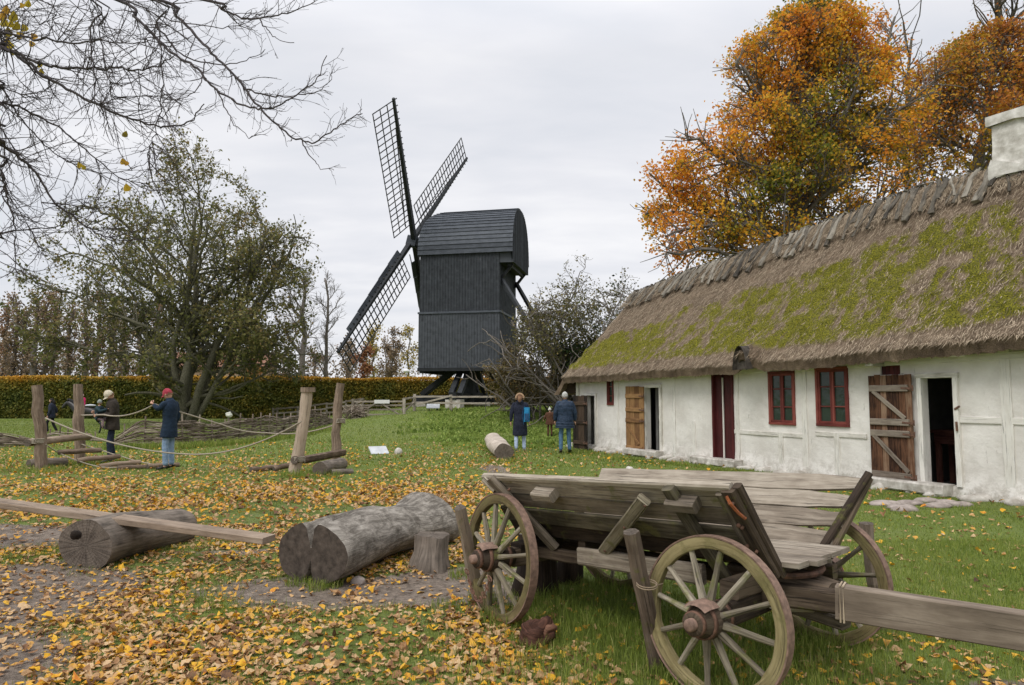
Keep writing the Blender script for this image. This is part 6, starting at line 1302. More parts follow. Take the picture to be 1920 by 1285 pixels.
b_dark = tbark('dark_tree_bark', (.045, .040, .030), (.12, .105, .075)); b_green = tbark('greenish_bark', (.065, .062, .040), (.17, .16, .11)); b_grey = tbark('grey_brown_bark', (.085, .075, .065), (.20, .175, .15)); b_twig = tbark('thin_dark_twig', (.045, .038, .042), (.10, .085, .085))
def tree(name, label, base, paths, bark, leaf=None, C=None, size=.08, rv=None, group=None, cat='tree', split=1, sides=(9, 6, 4, 3, 3)):
    t = thing(name, label, cat, base, 0, group); mb = MB(); tree_wood(mb, [p for p in paths if p[2] < split], sides); mb.build('trunk', bark, t, True)
    mb = MB(); tree_wood(mb, [p for p in paths if p[2] >= split], sides); mb.build('branches', bark, t, True)
    if leaf is not None: mb = MB(); cards(mb, C, size, rv); mb.build('crown', leaf, t)
    return t
# -- hawthorn on the left
Yh = 40.0; base = np.array([(352 - 960) / 1300 * Yh, Yh, 0.0]); kx = Yh / 1300
rs = np.random.default_rng(5); E_ = lambda px, py, rx, ry, rd=None: ((((px - 960) - (352 - 960)) * kx, 0, float(at(px, py, Yh)[2])), (rx * kx, (rd or rx) * kx, ry * kx))
env = ellenv([E_(330, 500, 215, 215, 200), E_(355, 350, 120, 115), E_(480, 540, 115, 135), E_(170, 520, 150, 150), E_(150, 640, 115, 95), E_(110, 590, 60, 60), E_(420, 640, 170, 95), E_(300, 620, 200, 110), E_(520, 490, 78, 92), E_(245, 400, 100, 100)])
allp = []
for i, (dx, r) in enumerate([(0.0, .32), (-.35, .24), (.35, .24), (.15, .2), (-.15, .22), (.6, .18), (-.65, .18)]):
    ang = i * 2.4; P = [np.array([dx * .5, math.sin(ang) * .25, -.1])]; d = unit(np.array([dx * 1.1, math.sin(ang) * .4, 1.0]))
    for s_ in range(10): d = unit(d + rs.normal(size=3) * [.16, .16, .05] + [dx * .12, 0, .10]); q = P[-1] + d * rs.uniform(1.0, 1.45); P.append(q)
    allp += grow_tree(rs, P, r, [dict(n=12, L=10.5, ang=62, seg=11, wob=.17, up=.02, t0=.06, tap=.45, rr=.55, rmin=.03), dict(n=12, L=3.0, ang=50, seg=6, wob=.24, up=.06, t0=.2, rr=.55, rmin=.016), dict(n=7, L=1.1, ang=50, seg=3, wob=.28, t0=.2, rmin=.009)], env)
hlv = [dict(n=26, L=2.9, ang=52, seg=6, wob=.24, up=.05, t0=.15, rr=.55, rmin=.016), dict(n=8, L=1.2, ang=50, seg=3, wob=.28, t0=.2, rmin=.009)]
for ex in ([(345, 650, 0), (250, 600, -1), (160, 560, -1.5), (75, 525, -2)], [(348, 600, 0), (250, 530, 1), (150, 480, 1), (85, 470, 1)], [(345, 680, 0), (230, 665, -1), (130, 640, -2), (70, 620, -2)], [(350, 560, 0), (260, 450, -1), (190, 400, -1), (140, 400, -1)], [(360, 610, 0), (450, 530, -1), (520, 460, -1), (575, 455, -1)], [(350, 640, 0), (240, 580, 2), (130, 540, 2), (60, 560, 3)]):
    E2 = smooth_path([np.array([(a_ - 352) * kx, dy, float(at(a_, b_, Yh)[2])]) for a_, b_, dy in ex], 16); E2 = E2 + rs.normal(size=E2.shape) * .10
    for p_, q_, l_ in grow_tree(rs, E2, .12, hlv, env): allp.append((p_, q_, l_ + 1))
C = along(allp, 3, 9, .14); kf = clump(C, .35, 91); low = np.clip((9 - C[:, 2]) / 8, 0, 1); keep = RG.uniform(0, 1, len(C)) < (.42 + .58 * low) * (.40 + 1.2 * kf); C = C[keep]; kf = kf[keep]; low = low[keep]
m_haw = m_leaf('hawthorn_leaf', [(0, (.06, .078, .020)), (.35, (.15, .155, .045)), (.6, (.25, .215, .08)), (.85, (.32, .21, .10)), (1, (.42, .29, .05))], .35)
rv = np.clip(RG.beta(2, 2.2, len(C)) * .75 + kf * .45 - .15 - .12 * low, 0, 1)
tree('hawthorn_tree', 'broad many-stemmed tree with sparse olive leaves behind the rope bridge', base, allp, b_green, m_haw, C, RG.uniform(.06, .11, len(C)), rv, split=1)
# -- beech and its neighbours behind the farmhouse
def big_tree(label, tx, Y, r, env_px, trunk_px, seed, cols, levels, leafn, spread, size, keepf, name='beech_tree', bark=b_grey, kd=.9, rd=150, extra=()):
    rs = np.random.default_rng(seed); base = np.array([(tx - 960) / 1300 * Y, Y, 0.0]); k = Y / 1300
    rel = lambda px, py: np.array([(px - tx) * k, 0, float(at(px, py, Y)[2])])
    env = ellenv([(rel(px, py), (rx * k, min(rx, rd) * k * kd, ry * k)) for px, py, rx, ry in env_px]); P = [rel(px, py) + [0, rs.uniform(-.2, .2), 0] for px, py in trunk_px]; P[0][2] = -.1
    ps_ = grow_tree(rs, P, r, levels, env)
    for ex in extra:
        E2 = smooth_path([rel(px, py) + [0, dy, 0] for px, py, dy in ex], 14); E2 = E2 + rs.normal(size=E2.shape) * .08; ps_ += grow_tree(rs, E2, r * .38, [dict(levels[1], n=34, L=levels[1]['L'] * 1.15, t0=.12)] + levels[2:], env)
    mx = max(p[2] for p in ps_); ps_ = [(p, q, l) for p, q, l in ps_]; C = along(ps_, len(levels) - (1 if extra else 0), leafn, spread); rv, kp = keepf(C, rs); C = C[kp]; rv = rv[kp]
    return tree(name, label, base, ps_, bark, cols, C, RG.uniform(size * .65, size * 1.25, len(C)), rv)
m_beech = m_leaf('beech_leaf', [(0, (.10, .13, .018)), (.22, (.28, .25, .028)), (.40, (.72, .44, .04)), (.58, (.82, .38, .035)), (.78, (.74, .28, .035)), (1, (.52, .18, .045))], .40)
def beech_k(C, rs):
    n = clump(C, .30, 17); n2 = clump(C, 1.25, 18); h_ = np.clip((C[:, 2] - 3) / 13, 0, 1); rr_ = np.clip(np.hypot(C[:, 0] + .5, C[:, 1]) / 6.5, 0, 1); rv = np.clip(.10 + .24 * rr_ + .20 * h_ + 1.25 * (n - .5) + .06 + RG.normal(0, .15, len(C)), 0, 1); return rv, RG.uniform(0, 1, len(C)) < np.maximum(np.clip(.28 + 2.1 * (n2 - .38), .04, 1), np.clip((-C[:, 0] - 2.6) * .4, 0, .75))
lv = [dict(n=54, L=10.5, ang=66, seg=11, wob=.11, up=.06, t0=.10, tap=.60, rr=.42, rmin=.03), dict(n=14, L=3.3, ang=48, seg=5, wob=.16, up=.02, t0=.22, rr=.5, rmin=.014), dict(n=8, L=1.15, ang=46, seg=3, wob=.2, t0=.15, rmin=.007)]
big_tree('tall beech with orange and rust autumn leaves behind the farmhouse roof', 1500, 29.0, .34, [(1500, 300, 200, 170), (1400, 370, 185, 125), (1320, 400, 125, 95), (1290, 480, 90, 70), (1520, 140, 140, 130), (1440, 160, 80, 90), (1530, 55, 75, 75), (1600, 250, 130, 170), (1665, 110, 55, 105), (1390, 240, 75, 70), (1420, 470, 200, 90), (1620, 330, 120, 130), (1650, 420, 130, 100), (1262, 440, 75, 65), (1300, 510, 110, 70), (1310, 320, 100, 85), (1255, 500, 60, 50), (1700, 220, 85, 110), (1660, 90, 60, 90)], [(1500, 700), (1500, 500), (1502, 400), (1498, 330), (1512, 250), (1500, 170), (1515, 100), (1520, 30)], 21, m_beech, lv, 17, .17, .072, beech_k, extra=[[(1500, 470, 0), (1420, 440, -1), (1330, 440, -1.5), (1235, 455, -1.5)], [(1500, 440, 0), (1400, 400, .5), (1310, 370, 1), (1225, 385, 1)], [(1500, 520, 0), (1400, 500, -1), (1300, 490, -2), (1225, 495, -2)], [(1500, 400, 0), (1420, 350, -1), (1330, 310, -1.5), (1275, 285, -2)], [(1500, 450, 0), (1580, 420, -1), (1660, 390, -1.5), (1730, 380, -2)], [(1500, 490, 0), (1590, 470, 0), (1680, 450, 0)], [(1500, 380, 0), (1580, 340, 1), (1660, 290, 1), (1710, 250, 1)], [(1500, 500, 0), (1440, 480, -2), (1370, 520, -3), (1290, 540, -3.5)], [(1502, 320, 0), (1590, 220, -.5), (1650, 140, -1), (1680, 60, -1)], [(1502, 360, 0), (1610, 270, -1), (1700, 210, -1), (1745, 170, -1.5)], [(1510, 230, 0), (1560, 130, 1), (1610, 60, 1.5)], [(1500, 280, 0), (1430, 190, -1), (1370, 150, -1.5)]])
m_beech2 = m_leaf('rusty_leaf', [(0, (.20, .18, .03)), (.3, (.50, .32, .03)), (.55, (.52, .20, .03)), (.8, (.36, .13, .04)), (1, (.22, .10, .05))], .38)
def b2(C, rs): n = clump(C, .35, 27); n2 = clump(C, 1.0, 28); return np.clip(.05 + 1.0 * (n - .25) + .02 * (C[:, 2] - 8) + RG.normal(0, .15, len(C)), 0, 1), RG.uniform(0, 1, len(C)) < np.clip(.18 + 2.0 * (n2 - .38), .05, 1)
big_tree('rust and yellow leaved tree at the right edge behind the chimney', 1840, 31.0, .30, [(1850, 240, 140, 160), (1760, 320, 130, 100), (1790, 200, 75, 110), (1900, 150, 110, 110), (2000, 250, 130, 170), (1700, 400, 130, 90), (1780, 400, 120, 90)], [(1840, 620), (1845, 430), (1850, 330), (1870, 230), (1890, 130), (1900, 60)], 33, m_beech2, lv, 22, .2, .075, b2)
def b3(C, rs): n2 = clump(C, .8, 38); return np.clip(RG.uniform(.2, .8, len(C)), 0, 1), RG.uniform(0, 1, len(C)) < np.clip(1.6 * (n2 - .50), 0.01, 1)
lvb = [dict(n=22, L=8.0, ang=55, seg=9, wob=.12, up=.07, t0=.12, tap=.4, rr=.5, rmin=.03), dict(n=9, L=2.6, ang=45, seg=5, wob=.18, up=.05, t0=.2, rr=.5, rmin=.014), dict(n=6, L=1.1, ang=46, seg=3, wob=.2, t0=.15, rmin=.008)]
big_tree('nearly bare tree top rising above the rust coloured tree at the upper right', 1930, 36.0, .32, [(1870, 70, 115, 90), (1960, 60, 140, 150), (1930, 250, 160, 200)], [(1935, 600), (1930, 350), (1920, 200), (1915, 90), (1905, -30), (1900, -80)], 35, m_beech2, lvb, 8, .2, .06, b3, name='bare_tree', bark=b_dark)
big_tree('thin half bare tree between the beech and the rust coloured tree', 1722, 34.0, .16, [(1725, 240, 60, 150), (1700, 380, 90, 90), (1750, 160, 40, 90)], [(1722, 600), (1722, 400), (1718, 300), (1722, 200), (1730, 130), (1738, 70)], 36, m_beech2, lvb, 5, .2, .06, lambda C, rs: (np.clip(RG.uniform(.1, .9, len(C)), 0, 1), RG.uniform(0, 1, len(C)) < np.clip(1.6 * (clump(C, .8, 39) - .42), 0.02, 1)), name='bare_tree', bark=b_dark)
# -- tangle of thorn bushes beside the mill, and the ivy-clad tree
def env_px(tx, Y, E, rd=1.0):
    k = Y / 1300; return ellenv([(np.array([(px - tx) * k, 0, float(at(px, py, Y)[2])]), (rx * k, rx * k * rd, ry * k)) for px, py, rx, ry in E])
def shrub(name, label, tx, Y, E, seed, stems, levels, bark, leaf=None, leafn=0, size=.06, lo=0, sh=9, spread=.15, keep=None, cat='shrub', rvf=None, lean=.5):
    rs = np.random.default_rng(seed); base = np.array([(tx - 960) / 1300 * Y, Y, 0.0]); base[2] = float(H(base[0], base[1])); env0 = env_px(tx, Y, E, .7); env = lambda p: env0(p + [0, 0, base[2]]); ps_ = []
    for i in range(stems):
        a = i * 2.4; dx = math.cos(a) * lean; P = [np.array([dx * .6, math.sin(a) * .5, -.1])]; d = unit(np.array([dx, math.sin(a) * .5, 1]))
        for s_ in range(6): d = unit(d + rs.normal(size=3) * .15 + [dx * .12, 0, .05]); P.append(P[-1] + d * sh / 7)
        ps_ += grow_tree(rs, P, .065, levels, env)
    ps_ = [p for p in ps_ if p[2] == 0 or len(p[0]) > 2]
    if leaf is None: return tree(name, label, base, ps_, bark, cat=cat)
    C = along(ps_, len(levels), leafn, spread)
    if keep is not None: C = C[keep(C)]
    rv = RG.beta(2, 2, len(C)) if rvf is None else rvf(C); return tree(name, label, base, ps_, bark, leaf, C, RG.uniform(size * .6, size * 1.3, len(C)), rv, cat=cat)
m_ivy = m_leaf('dark_ivy_leaf', [(0, (.012, .028, .008)), (.6, (.035, .065, .018)), (1, (.08, .11, .03))], .15)
m_olv = m_leaf('olive_shrub_leaf', [(0, (.06, .07, .025)), (.5, (.15, .14, .05)), (1, (.26, .20, .08))], .25)
m_brsh = m_leaf('withered_shrub_leaf', [(0, (.07, .055, .028)), (.5, (.16, .12, .055)), (.8, (.20, .17, .06)), (1, (.30, .14, .04))], .2)
sv = [dict(n=12, L=4.4, ang=52, seg=8, wob=.24, up=-.02, t0=.2, tap=.3, rr=.55, rmin=.026), dict(n=12, L=2.0, ang=55, seg=6, wob=.30, up=-.02, t0=.15, rr=.5, rmin=.015), dict(n=7, L=.9, ang=55, seg=3, wob=.3, t0=.15, rmin=.009)]
shrub('thorn_tree', 'bare arching thorn tree between the windmill and the farmhouse gable', 1110, 31, [(1090, 580, 118, 100), (1160, 540, 90, 80), (1040, 600, 80, 90), (1110, 530, 110, 60), (1190, 520, 60, 45), (1040, 540, 60, 50)], 51, 11, sv, b_grey, m_olv, 7, .055, cat='tree', sh=7.0, lean=.75, keep=lambda C: RG.uniform(0, 1, len(C)) < np.clip((10.5 - C[:, 2]) / 6, .2, .9))
shrub('ivy_tree', 'dark ivy-covered tree right behind the thatched gable', 1130, 33, [(1130, 610, 62, 90), (1160, 560, 48, 60), (1105, 680, 75, 60)], 52, 5, sv, b_dark, m_ivy, 16, .075, cat='tree', sh=6, spread=.22, keep=lambda C: RG.uniform(0, 1, len(C)) < np.clip(clump(C, .6, 58) * 1.4 - .25, .02, 1))
shrub('thorn_bush', 'wide brownish thorn bush in front of the windmill steps', 1010, 33.5, [(1000, 690, 92, 60), (950, 700, 55, 45), (1060, 690, 85, 75), (960, 650, 45, 45), (1020, 630, 65, 60), (930, 670, 40, 40)], 53, 8, [dict(n=9, L=3.0, ang=55, seg=7, wob=.26, up=-.03, t0=.1, tap=.3, rr=.5, rmin=.022), dict(n=9, L=1.4, ang=55, seg=5, wob=.3, up=-.03, t0=.15, rr=.5, rmin=.013), dict(n=6, L=.6, ang=55, seg=3, wob=.3, t0=.1, rmin=.009)], b_grey, m_brsh, 13, .055, sh=4.6, spread=.12, lean=.9)
shrub('low_bush', 'low brown bush along the fence behind the walking couple', 1040, 36.6, [(960, 735, 60, 26), (1040, 730, 75, 32), (1100, 725, 60, 38)], 54, 7, [dict(n=8, L=2.4, ang=60, seg=5, wob=.26, up=-.02, t0=.1, rmin=.02), dict(n=8, L=1.0, ang=55, seg=4, wob=.3, t0=.1, rmin=.012), dict(n=5, L=.5, ang=55, seg=3, wob=.3, t0=.1, rmin=.009)], b_grey, m_brsh, 9, .055, sh=2.2, spread=.12, lean=1.3)
# -- beech hedge
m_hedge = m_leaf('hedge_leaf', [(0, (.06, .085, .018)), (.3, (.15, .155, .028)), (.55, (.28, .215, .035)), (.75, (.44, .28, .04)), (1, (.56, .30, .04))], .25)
hx0, hx1, hy = -52.0, 15.0, 50.0; hz = lambda x: 2.98 + .05 * np.sin(x * .7) - .12 * sst(x, -18, -12)
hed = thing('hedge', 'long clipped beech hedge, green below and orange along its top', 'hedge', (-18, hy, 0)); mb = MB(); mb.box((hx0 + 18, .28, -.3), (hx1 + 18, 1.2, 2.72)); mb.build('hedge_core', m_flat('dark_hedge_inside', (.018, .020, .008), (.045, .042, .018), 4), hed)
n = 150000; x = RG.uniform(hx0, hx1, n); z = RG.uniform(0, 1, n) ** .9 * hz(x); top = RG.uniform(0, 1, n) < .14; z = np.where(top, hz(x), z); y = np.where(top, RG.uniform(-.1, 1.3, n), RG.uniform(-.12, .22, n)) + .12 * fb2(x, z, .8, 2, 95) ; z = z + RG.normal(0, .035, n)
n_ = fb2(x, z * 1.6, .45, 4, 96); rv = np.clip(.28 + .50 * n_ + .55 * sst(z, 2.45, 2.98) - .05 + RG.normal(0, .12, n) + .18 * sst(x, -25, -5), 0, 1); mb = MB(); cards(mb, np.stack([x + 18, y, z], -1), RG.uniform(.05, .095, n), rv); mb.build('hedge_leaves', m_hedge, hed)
# -- far trees beyond the hedge
def far_tree(name, label, px, Y, top_py, w_px, seed, leaf=None, leafn=0, size=.1, bark=b_grey, r=.22, ang=48, n0=13, group=None, up=.12, trunk_w=0, keep=None, dens=9):
    rs = np.random.default_rng(seed); base = np.array([(px - 960) / 1300 * Y, Y, 0.0]); ht = float(at(px, top_py, Y)[2]); wd = w_px / 1300 * Y / 2; P = [(0, 0, 0)]
    for i in range(1, 8): P.append((rs.uniform(-.12, .12) * i * .4, rs.uniform(-.1, .1) * i * .4, ht * i / 7.2))
    e = ellenv([((0, 0, ht * .62), (wd, wd, ht * .42))]); e2 = lambda p: e(p) or (abs(p[0]) < wd * .2 and abs(p[1]) < wd * .3 and p[2] < ht)
    L = max(wd * 1.15, 1.0); ps_ = grow_tree(rs, P, r, [dict(n=n0, L=L, ang=ang, seg=6, wob=.13, up=up, t0=.22, tap=.25, rr=.45, rmin=.035), dict(n=dens, L=L * .5, ang=42, seg=4, wob=.2, up=up * .6, t0=.2, rr=.5, rmin=.02), dict(n=5, L=L * .24, ang=42, seg=2, wob=.2, t0=.2, rmin=.013)], e2)
    if leaf is None: return tree(name, label, base, ps_, bark, group=group, sides=(7, 4, 3, 3, 3))
    C = along(ps_, 3, leafn, .25)
    if keep: C = C[RG.uniform(0, 1, len(C)) < keep]
    return tree(name, label, base, ps_, bark, leaf, C, RG.uniform(size * .6, size * 1.3, len(C)), RG.beta(2, 2, len(C)), group=group, sides=(7, 4, 3, 3, 3))
far_tree('bare_tree', 'bare round-crowned tree beyond the hedge, left of the windmill sails', 566, 62, 512, 150, 61, r=.36, ang=52, n0=18)
far_tree('bare_tree', 'slimmer bare tree beyond the hedge, nearest the lowest sail', 610, 65, 515, 90, 62, r=.22, ang=42, n0=16)
m_tan = m_leaf('tan_twig_leaf', [(0, (.14, .10, .065)), (.5, (.24, .17, .11)), (1, (.33, .25, .15))], .2); m_yel = m_leaf('yellow_leaf', [(0, (.20, .17, .04)), (.5, (.38, .29, .06)), (1, (.48, .38, .12))], .25); m_red = m_leaf('reddish_leaf', [(0, (.18, .075, .045)), (.6, (.30, .125, .06)), (1, (.36, .20, .08))], .25)
m_brnt = m_leaf('rust_brown_leaf', [(0, (.16, .09, .05)), (.6, (.27, .15, .075)), (1, (.34, .21, .11))], .25)
m_org = m_leaf('orange_leaf', [(0, (.24, .10, .03)), (.6, (.36, .15, .04)), (1, (.42, .24, .06))], .25)
for i, (px, Y, tp, w, lf, nn, lab_) in enumerate([(700, 72, 612, 52, m_yel, 4, 'yellow-leaved birch seen through the lowest sail'), (735, 75, 622, 60, m_tan, 5, 'pale tan bare tree left of the windmill body'), (765, 78, 612, 56, m_yel, 3, 'greenish yellow tree touching the windmill body'), (682, 70, 655, 40, m_red, 6, 'small red-brown tree under the lowest sail'), (655, 80, 640, 45, m_tan, 3, 'thin tan tree behind the tip of the lowest sail'), (722, 85, 640, 70, m_tan, 5, 'broad tan thicket tree far behind the sail'),
                                              (452, 56, 585, 85, m_org, 6, 'orange-leaved tree showing at the right foot of the hawthorn'), (525, 70, 655, 60, m_tan, 3, 'faint tan tree between the hawthorn and the bare trees'), (900, 62, 655, 60, m_red, 4, 'reddish tree seen under the windmill body'), (960, 62, 640, 60, m_tan, 4, 'tan tree behind the thorn bush')]):
    far_tree('autumn_tree', lab_, px, Y, tp, w, 70 + i, lf, nn, .12, r=.13, n0=11, dens=6)
rs9 = np.random.default_rng(77); ORD = ['first', 'second', 'third', 'fourth', 'fifth', 'sixth', 'seventh', 'eighth', 'ninth', 'tenth', 'eleventh', 'twelfth', 'thirteenth']
for i in range(13):
    px = [6, 24, 44, 62, 84, 100, 128, 160, 182, 208, 232, 262, 292, -18, -40][i]; far_tree('lime_tree', 'slim brown tree beyond the hedge, ' + ORD[i] + ' from the left edge in its row', px, 66 + rs9.uniform(-3, 3), rs9.uniform(540, 590), rs9.uniform(44, 64), 100 + i, m_tan if i % 4 else m_brnt, 4, .11, r=rs9.uniform(.24, .36), ang=34, n0=16, up=.18, dens=5, group='row of slim brown trees beyond the hedge', bark=b_grey)
for i, (px, w) in enumerate([(10, 120), (120, 130), (230, 120), (330, 110), (430, 100), (500, 90), (590, 90), (650, 80), (820, 110), (940, 110), (1040, 90)]):
    far_tree('autumn_tree', 'hazy tan tree on the skyline far behind the hedge, ' + ORD[i] + ' from the left', px, 92, 640 + (i * 37 % 25), w, 130 + i, m_tan, 3, .16, r=.15, n0=12, dens=6, group='far tan trees on the skyline')
# farm roof beyond the hedge
p = at(520, 706, 75); t = thing('distant_house', 'distant house with a low dark roof and tan wall beyond the hedge', 'house', (p[0], p[1], 0)); rz_ = p[2]
mb = MB(); mb.box((-3, -2, 0), (3, 2, rz_ - .9)); mb.build('wall', m_flat('tan_brick', (.26, .16, .11), (.34, .22, .15), 4), t)
mb = MB(); mb.grid([[(-3.3, -2.4, rz_ - 1.0), (3.3, -2.4, rz_ - 1.0)], [(-3.3, 0, rz_ + .3), (3.3, 0, rz_ + .3)], [(-3.3, 2.4, rz_ - 1.0), (3.3, 2.4, rz_ - 1.0)]]); mb.build('roof', m_flat('dark_slate', (.06, .06, .065), (.11, .11, .12), 6), t)
p = at(415, 690, 72); t = thing('distant_house', 'distant tan gabled house glimpsed through the hawthorn', 'house', (p[0], p[1], 0)); rz_ = p[2]
mb = MB(); mb.box((-5, -2, 0), (5, 2, rz_)); mb.build('wall', m_flat('sandy_wall', (.36, .25, .17), (.44, .32, .22), 4), t); mb = MB(); mb.grid([[(-5.3, -2.4, rz_), (5.3, -2.4, rz_)], [(-5.3, 0, rz_ + 1.6), (5.3, 0, rz_ + 1.6)], [(-5.3, 2.4, rz_), (5.3, 2.4, rz_)]]); mb.build('roof', m_flat('red_tiles', (.20, .10, .07), (.28, .15, .10), 6), t)

# ---------------------------------------------------------------- bare lime whose branches hang into the top left corner
BR = {  # survey of the main limbs in the photograph's upper left corner (zoomed pixels), depth in metres at each end
 'A': ([(590, 0), (700, 90), (820, 215), (900, 280), (1000, 345), (1060, 410), (1120, 470), (1210, 520), (1300, 555), (1380, 555), (1460, 525), (1550, 465), (1620, 410), (1670, 290)], 7.6, 7.0, .016),
 'B': ([(820, 0), (900, 75), (1000, 180), (1080, 270), (1160, 350), (1240, 430), (1320, 540), (1400, 620), (1480, 690), (1560, 730), (1620, 725), (1700, 670), (1780, 620), (1858, 580)], 8.0, 7.2, .017),
 'B2': ([(1545, 728), (1590, 800), (1640, 860), (1710, 868)], 7.3, 7.2, .006), 'B3': ([(1270, 455), (1380, 490), (1480, 495), (1600, 475), (1680, 430), (1700, 370)], 7.5, 7.2, .008),
 'C': ([(1040, 0), (1120, 40), (1200, 80), (1320, 95), (1430, 80), (1540, 45), (1620, 0)], 7.0, 6.8, .013), 'C2': ([(1320, 95), (1370, 150), (1420, 200), (1500, 222)], 6.9, 6.8, .006),
 'D': ([(-60, 160), (0, 165), (150, 190), (280, 205), (400, 225), (500, 210), (600, 215), (720, 220), (760, 190)], 6.4, 6.2, .012), 'E': ([(-60, 210), (0, 230), (80, 275), (200, 320), (300, 345), (480, 352), (600, 350), (720, 360), (820, 335), (900, 280)], 6.6, 6.4, .017),
 'F': ([(-60, 210), (0, 240), (100, 290), (200, 370), (300, 430), (400, 490), (500, 540), (620, 590), (740, 630), (850, 650), (930, 640), (1000, 600), (1040, 540)], 6.7, 6.6, .018), 'G': ([(-60, 515), (0, 525), (80, 545), (160, 580), (260, 630), (350, 700), (440, 770), (540, 850), (640, 925), (740, 935), (880, 920)], 7.0, 7.4, .013),
 'H': ([(-60, 400), (0, 445), (50, 520), (100, 600), (180, 690), (250, 760), (350, 830), (440, 870), (560, 885), (680, 875)], 7.1, 7.4, .010), 'I': ([(-60, 700), (0, 740), (80, 790), (150, 850), (210, 930), (280, 1040), (370, 1110), (450, 1170), (540, 1215), (620, 1235), (790, 1225)], 6.8, 7.6, .016),
 'J': ([(-60, 1195), (0, 1190), (120, 1180), (260, 1170), (340, 1140), (400, 1080), (450, 1040)], 7.6, 7.7, .010), 'K': ([(440, -10), (465, 150), (465, 280), (490, 400), (490, 520), (520, 600)], 6.2, 6.2, .009),
 'L': ([(760, -10), (800, 120), (825, 260), (830, 420), (825, 560), (790, 690), (765, 780), (770, 860)], 6.2, 6.3, .009), 'M': ([(470, -10), (510, 140), (530, 300), (560, 420), (570, 490), (650, 520)], 6.5, 6.5, .008),
 'N': ([(1045, 300), (1040, 400), (970, 490), (850, 510), (740, 490)], 7.3, 7.0, .006), 'O': ([(1110, 460), (1160, 560), (1200, 630), (1270, 700), (1320, 690)], 7.3, 7.2, .006), 'P': ([(-60, 430), (0, 450), (120, 485), (230, 465), (300, 410), (430, 400)], 6.9, 6.8, .009),
 'Q': ([(-40, 780), (0, 860), (30, 950), (40, 1040), (75, 1150), (80, 1300), (90, 1420)], 7.0, 7.2, .014), 'R': ([(-40, 620), (0, 660), (80, 770), (150, 850), (190, 960), (230, 1090)], 7.2, 7.4, .009), 'S': ([(200, 0), (280, 120), (380, 230), (470, 340)], 7.0, 7.0, .007), 'T': ([(640, 0), (760, 60), (900, 110), (1100, 140), (1250, 120), (1400, 40)], 7.6, 7.4, .009),
 'U': ([(-40, 900), (10, 1000), (60, 1080), (160, 1180), (200, 1300)], 7.5, 7.6, .010), 'V': ([(-40, 30), (60, 110), (180, 130), (330, 80)], 7.3, 7.0, .008), 'W': ([(-40, 120), (60, 60), (160, -30)], 7.3, 7.0, .008), 'X': ([(800, 130), (900, 250), (1000, 310), (1150, 330), (1270, 310), (1360, 250)], 7.6, 7.2, .009)}
rs = np.random.default_rng(3); TB = np.array([-9.3, 6.6, 0.0]); paths = []
T_ = [(0, 0, -.1), (.05, 0, 1.2), (.0, .1, 2.6), (.15, .1, 4.2), (.3, .2, 6.0), (.4, .3, 8.0), (.4, .2, 10.0)]; paths.append((np.array(T_), np.array([.36, .29, .26, .23, .20, .15, .08]), 0))
mains = []
for k_, (pts, Y0, Y1, r) in BR.items():
    P = [at(px / 2.734, py / 2.734, Y0 + (Y1 - Y0) * i / (len(pts) - 1)) - TB for i, (px, py) in enumerate(pts)]
    if pts[0][0] < 0 or pts[0][1] <= 0:          # carry the limb back to the trunk outside the frame
        anchor = np.array([.2, .15, min(max(P[0][2] + .6, 2.4), 8.5)]); P = [anchor, anchor * .45 + P[0] * .55 + [0, 0, .25]] + P
    P = smooth_path(P, len(P) * 4) + rs.normal(size=(len(P) * 4, 3)) * .008; rad = r * 1.25 * (1 - .78 * np.linspace(0, 1, len(P)) ** 1.0); rad = np.maximum(rad, .0035)
    paths.append((P, rad, 1)); mains.append((P, rad, 1))
twigs = []
for P, rad, _ in mains:
    L = np.linalg.norm(np.diff(P, axis=0), axis=1).sum(); k = int(L * 6.5)
    for j in range(k):
        t = rs.uniform(.12, .99); i = int(t * (len(P) - 1)); T = unit(P[min(i + 1, len(P) - 1)] - P[i]); s_ = unit(np.cross(T, rs.normal(size=3))); d = unit(T * .8 + s_ * .75); l = rs.uniform(.12, .55) * (1.1 - .5 * t); q = [P[i]]
        for _s in range(5): d = unit(d + rs.normal(size=3) * .20 + [0, 0, .03]); q.append(q[-1] + d * l / 5)
        q = np.array(q); paths.append((q, np.linspace(max(rad[i] * .45, .0030), .0018, 6), 2)); twigs.append(q)
        for _k in range(rs.integers(1, 4)):
            i2 = rs.integers(1, 5); d2 = unit(unit(q[i2] - q[i2 - 1]) + unit(rs.normal(size=3)) * .8); l2 = rs.uniform(.04, .16); e = q[i2] + d2 * l2 + rs.normal(size=3) * .01; paths.append((np.array([q[i2], (q[i2] + e) / 2 + rs.normal(size=3) * .006, e]), np.array([.0022, .0018, .0016]), 3)); 
            if rs.uniform() < .6: paths.append((np.array([e, e + d2 * .006, e + d2 * .012]), np.array([.003, .0045, .002]), 3))
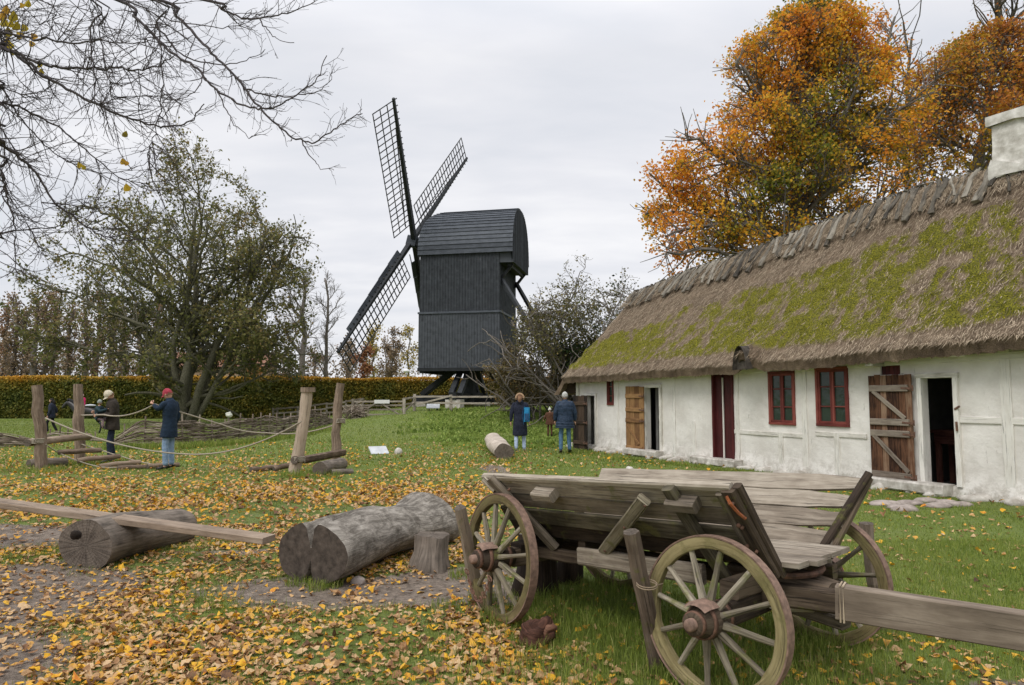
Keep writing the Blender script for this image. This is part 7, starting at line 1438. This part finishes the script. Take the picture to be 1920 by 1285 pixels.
# finer twigs keep filling the left edge
cand = np.concatenate([m[0] for m in mains]); cw = cand + TB; pxs = 960 + FPX * cw[:, 0] / (cw[:, 1] * cp + (cw[:, 2] - CZ) * sp_); cand = cand[pxs < 300]
for j in range(260):
    d = unit(np.array([rs.uniform(-.2, 1), rs.normal() * .4, rs.uniform(-1.1, .5)])); q = [cand[rs.integers(0, len(cand))]]; l = rs.uniform(.3, 1.0)
    for _s in range(8): d = unit(d + rs.normal(size=3) * .17 + [0, 0, .03]); q.append(q[-1] + d * l / 8)
    q = np.array(q); paths.append((q, np.linspace(.0048, .002, len(q)), 2))
    for _k in range(5): i2 = rs.integers(1, len(q) - 1); e = q[i2] + unit(unit(q[i2] - q[i2 - 1]) + unit(rs.normal(size=3)) * .8) * rs.uniform(.05, .25); paths.append((np.array([q[i2], (q[i2] + e) / 2 + rs.normal(size=3) * .008, e]), np.array([.0024, .002, .0016]), 3))
lime = thing('lime_tree', 'nearly bare tree whose thin dark branches hang into the upper left', 'tree', TB)
mb = MB(); tree_wood(mb, paths[:1]); mb.build('trunk', b_dark, lime, True); mb = MB(); tree_wood(mb, [p for p in paths if p[2] == 1], (9, 6, 5, 4)); mb.build('limbs', b_twig, lime, True); mb = MB(); tree_wood(mb, [p for p in paths if p[2] >= 2], (9, 6, 4, 3)); mb.build('twigs', b_twig, lime, True)
m_lastleaf = m_leaf('last_yellow_leaf', [(0, (.26, .20, .02)), (.6, (.46, .34, .02)), (1, (.50, .26, .03))], .35)
for px, py, s_ in [(8, 18, .05), (22, 30, .055), (5, 42, .05), (28, 48, .05), (12, 60, .055), (43, 52, .045), (35, 66, .045), (62, 68, .04), (58, 82, .035), (15, 85, .05), (24, 98, .035), (10, 78, .05), (73, 122, .03), (75, 135, .033), (50, 6, .04), (233, 251, .035), (229, 303, .034), (236, 306, .028), (148, 310, .032), (156, 314, .026), (236, 352, .042), (40, 10, .03), (2, 30, .05), (18, 44, .04)]:
    p = at(px, py, 6.9) - TB; V0, F0 = leaf_template(); V = V0 * (s_ * 2.0); V = np.stack([V[:, 0], V[:, 1], .6 * np.abs(V[:, 0])], -1); a = rs.uniform(0, 6.28); b_ = rs.uniform(-.6, .6); V = V[:, [0, 2, 1]]; c_, s2 = math.cos(b_), math.sin(b_); V = np.stack([V[:, 0] * c_ - V[:, 2] * s2, V[:, 1], V[:, 0] * s2 + V[:, 2] * c_], -1); mb = MB(); mb.add(V, F0, None, 0, np.full(len(V), rs.uniform())); o = mb.build('leaf', m_lastleaf, lime); o.location = tuple(p)
    if py > 240: mb = MB(); mb.tube([(0, 0, s_ * .9), (0.004, 0, s_ * 2.4)], .0018, 4); st_ = mb.build('leaf_stalk', b_twig, o)
# ---------------------------------------------------------------- longer tufts where the mower does not reach
mb = MB()
for (px, py, r, n, h0, h1) in [(905, 1130, .10, 160, .05, .16), (940, 1168, .14, 260, .05, .15), (985, 1170, .12, 200, .04, .13), (870, 1080, .12, 160, .05, .14), (1050, 1130, .22, 420, .05, .17), (1130, 1110, .2, 380, .05, .18), (1245, 1262, .10, 200, .06, .17), (1290, 1275, .14, 260, .05, .15), (1360, 1290, .12, 200, .05, .14), (1600, 1210, .14, 300, .05, .16), (1500, 1215, .16, 300, .05, .15), (1420, 1180, .22, 380, .05, .16), (1180, 1180, .2, 300, .04, .13), (620, 1096, .09, 220, .04, .12), (560, 1095, .10, 200, .03, .10), (595, 1102, .08, 140, .04, .11), (520, 1085, .08, 100, .03, .08),
                              (840, 1140, .12, 160, .04, .10), (1545, 1190, .15, 200, .05, .14), (340, 1000, .10, 120, .04, .09), (180, 1068, .2, 120, .02, .06), (1010, 1210, .14, 140, .03, .09), (780, 1062, .1, 80, .03, .08)]:
    tuft(mb, G(px, py), r * 1.2, n, h0, h1 * .9, .0045)
for (px, py, r, n) in [(77, 888, .35, 260), (150, 872, .3, 260), (555, 894, .3, 300), (628, 872, .3, 260), (40, 884, .5, 300), (110, 882, .4, 260), (600, 895, .4, 260), (947, 868, .35, 260), (925, 842, .35, 200), (205, 870, .3, 160), (1090, 850, .4, 260)]: tuft(mb, G(px, py), r * 1.2, n, .04, .16, .011)
for px in range(1130, 1640, 14): py = 848 + (px - 1100) * .122; tuft(mb, G(px, py + 4) + [rnd.uniform(-.1, .1), rnd.uniform(-.1, .1), 0], .22, 110, .03, .10, .008)
for px in range(220, 620, 10): py = np.interp(px, [215, 330, 470, 560, 622], [840, 840, 828, 817, 808]); tuft(mb, G(px, py + 3), .4, 90, .08, .26, .02)
tag(mb.build('grass_tufts', m_gr), 'longer grass tufts round the wheels, logs, posts and walls', 'grass', kind='stuff')
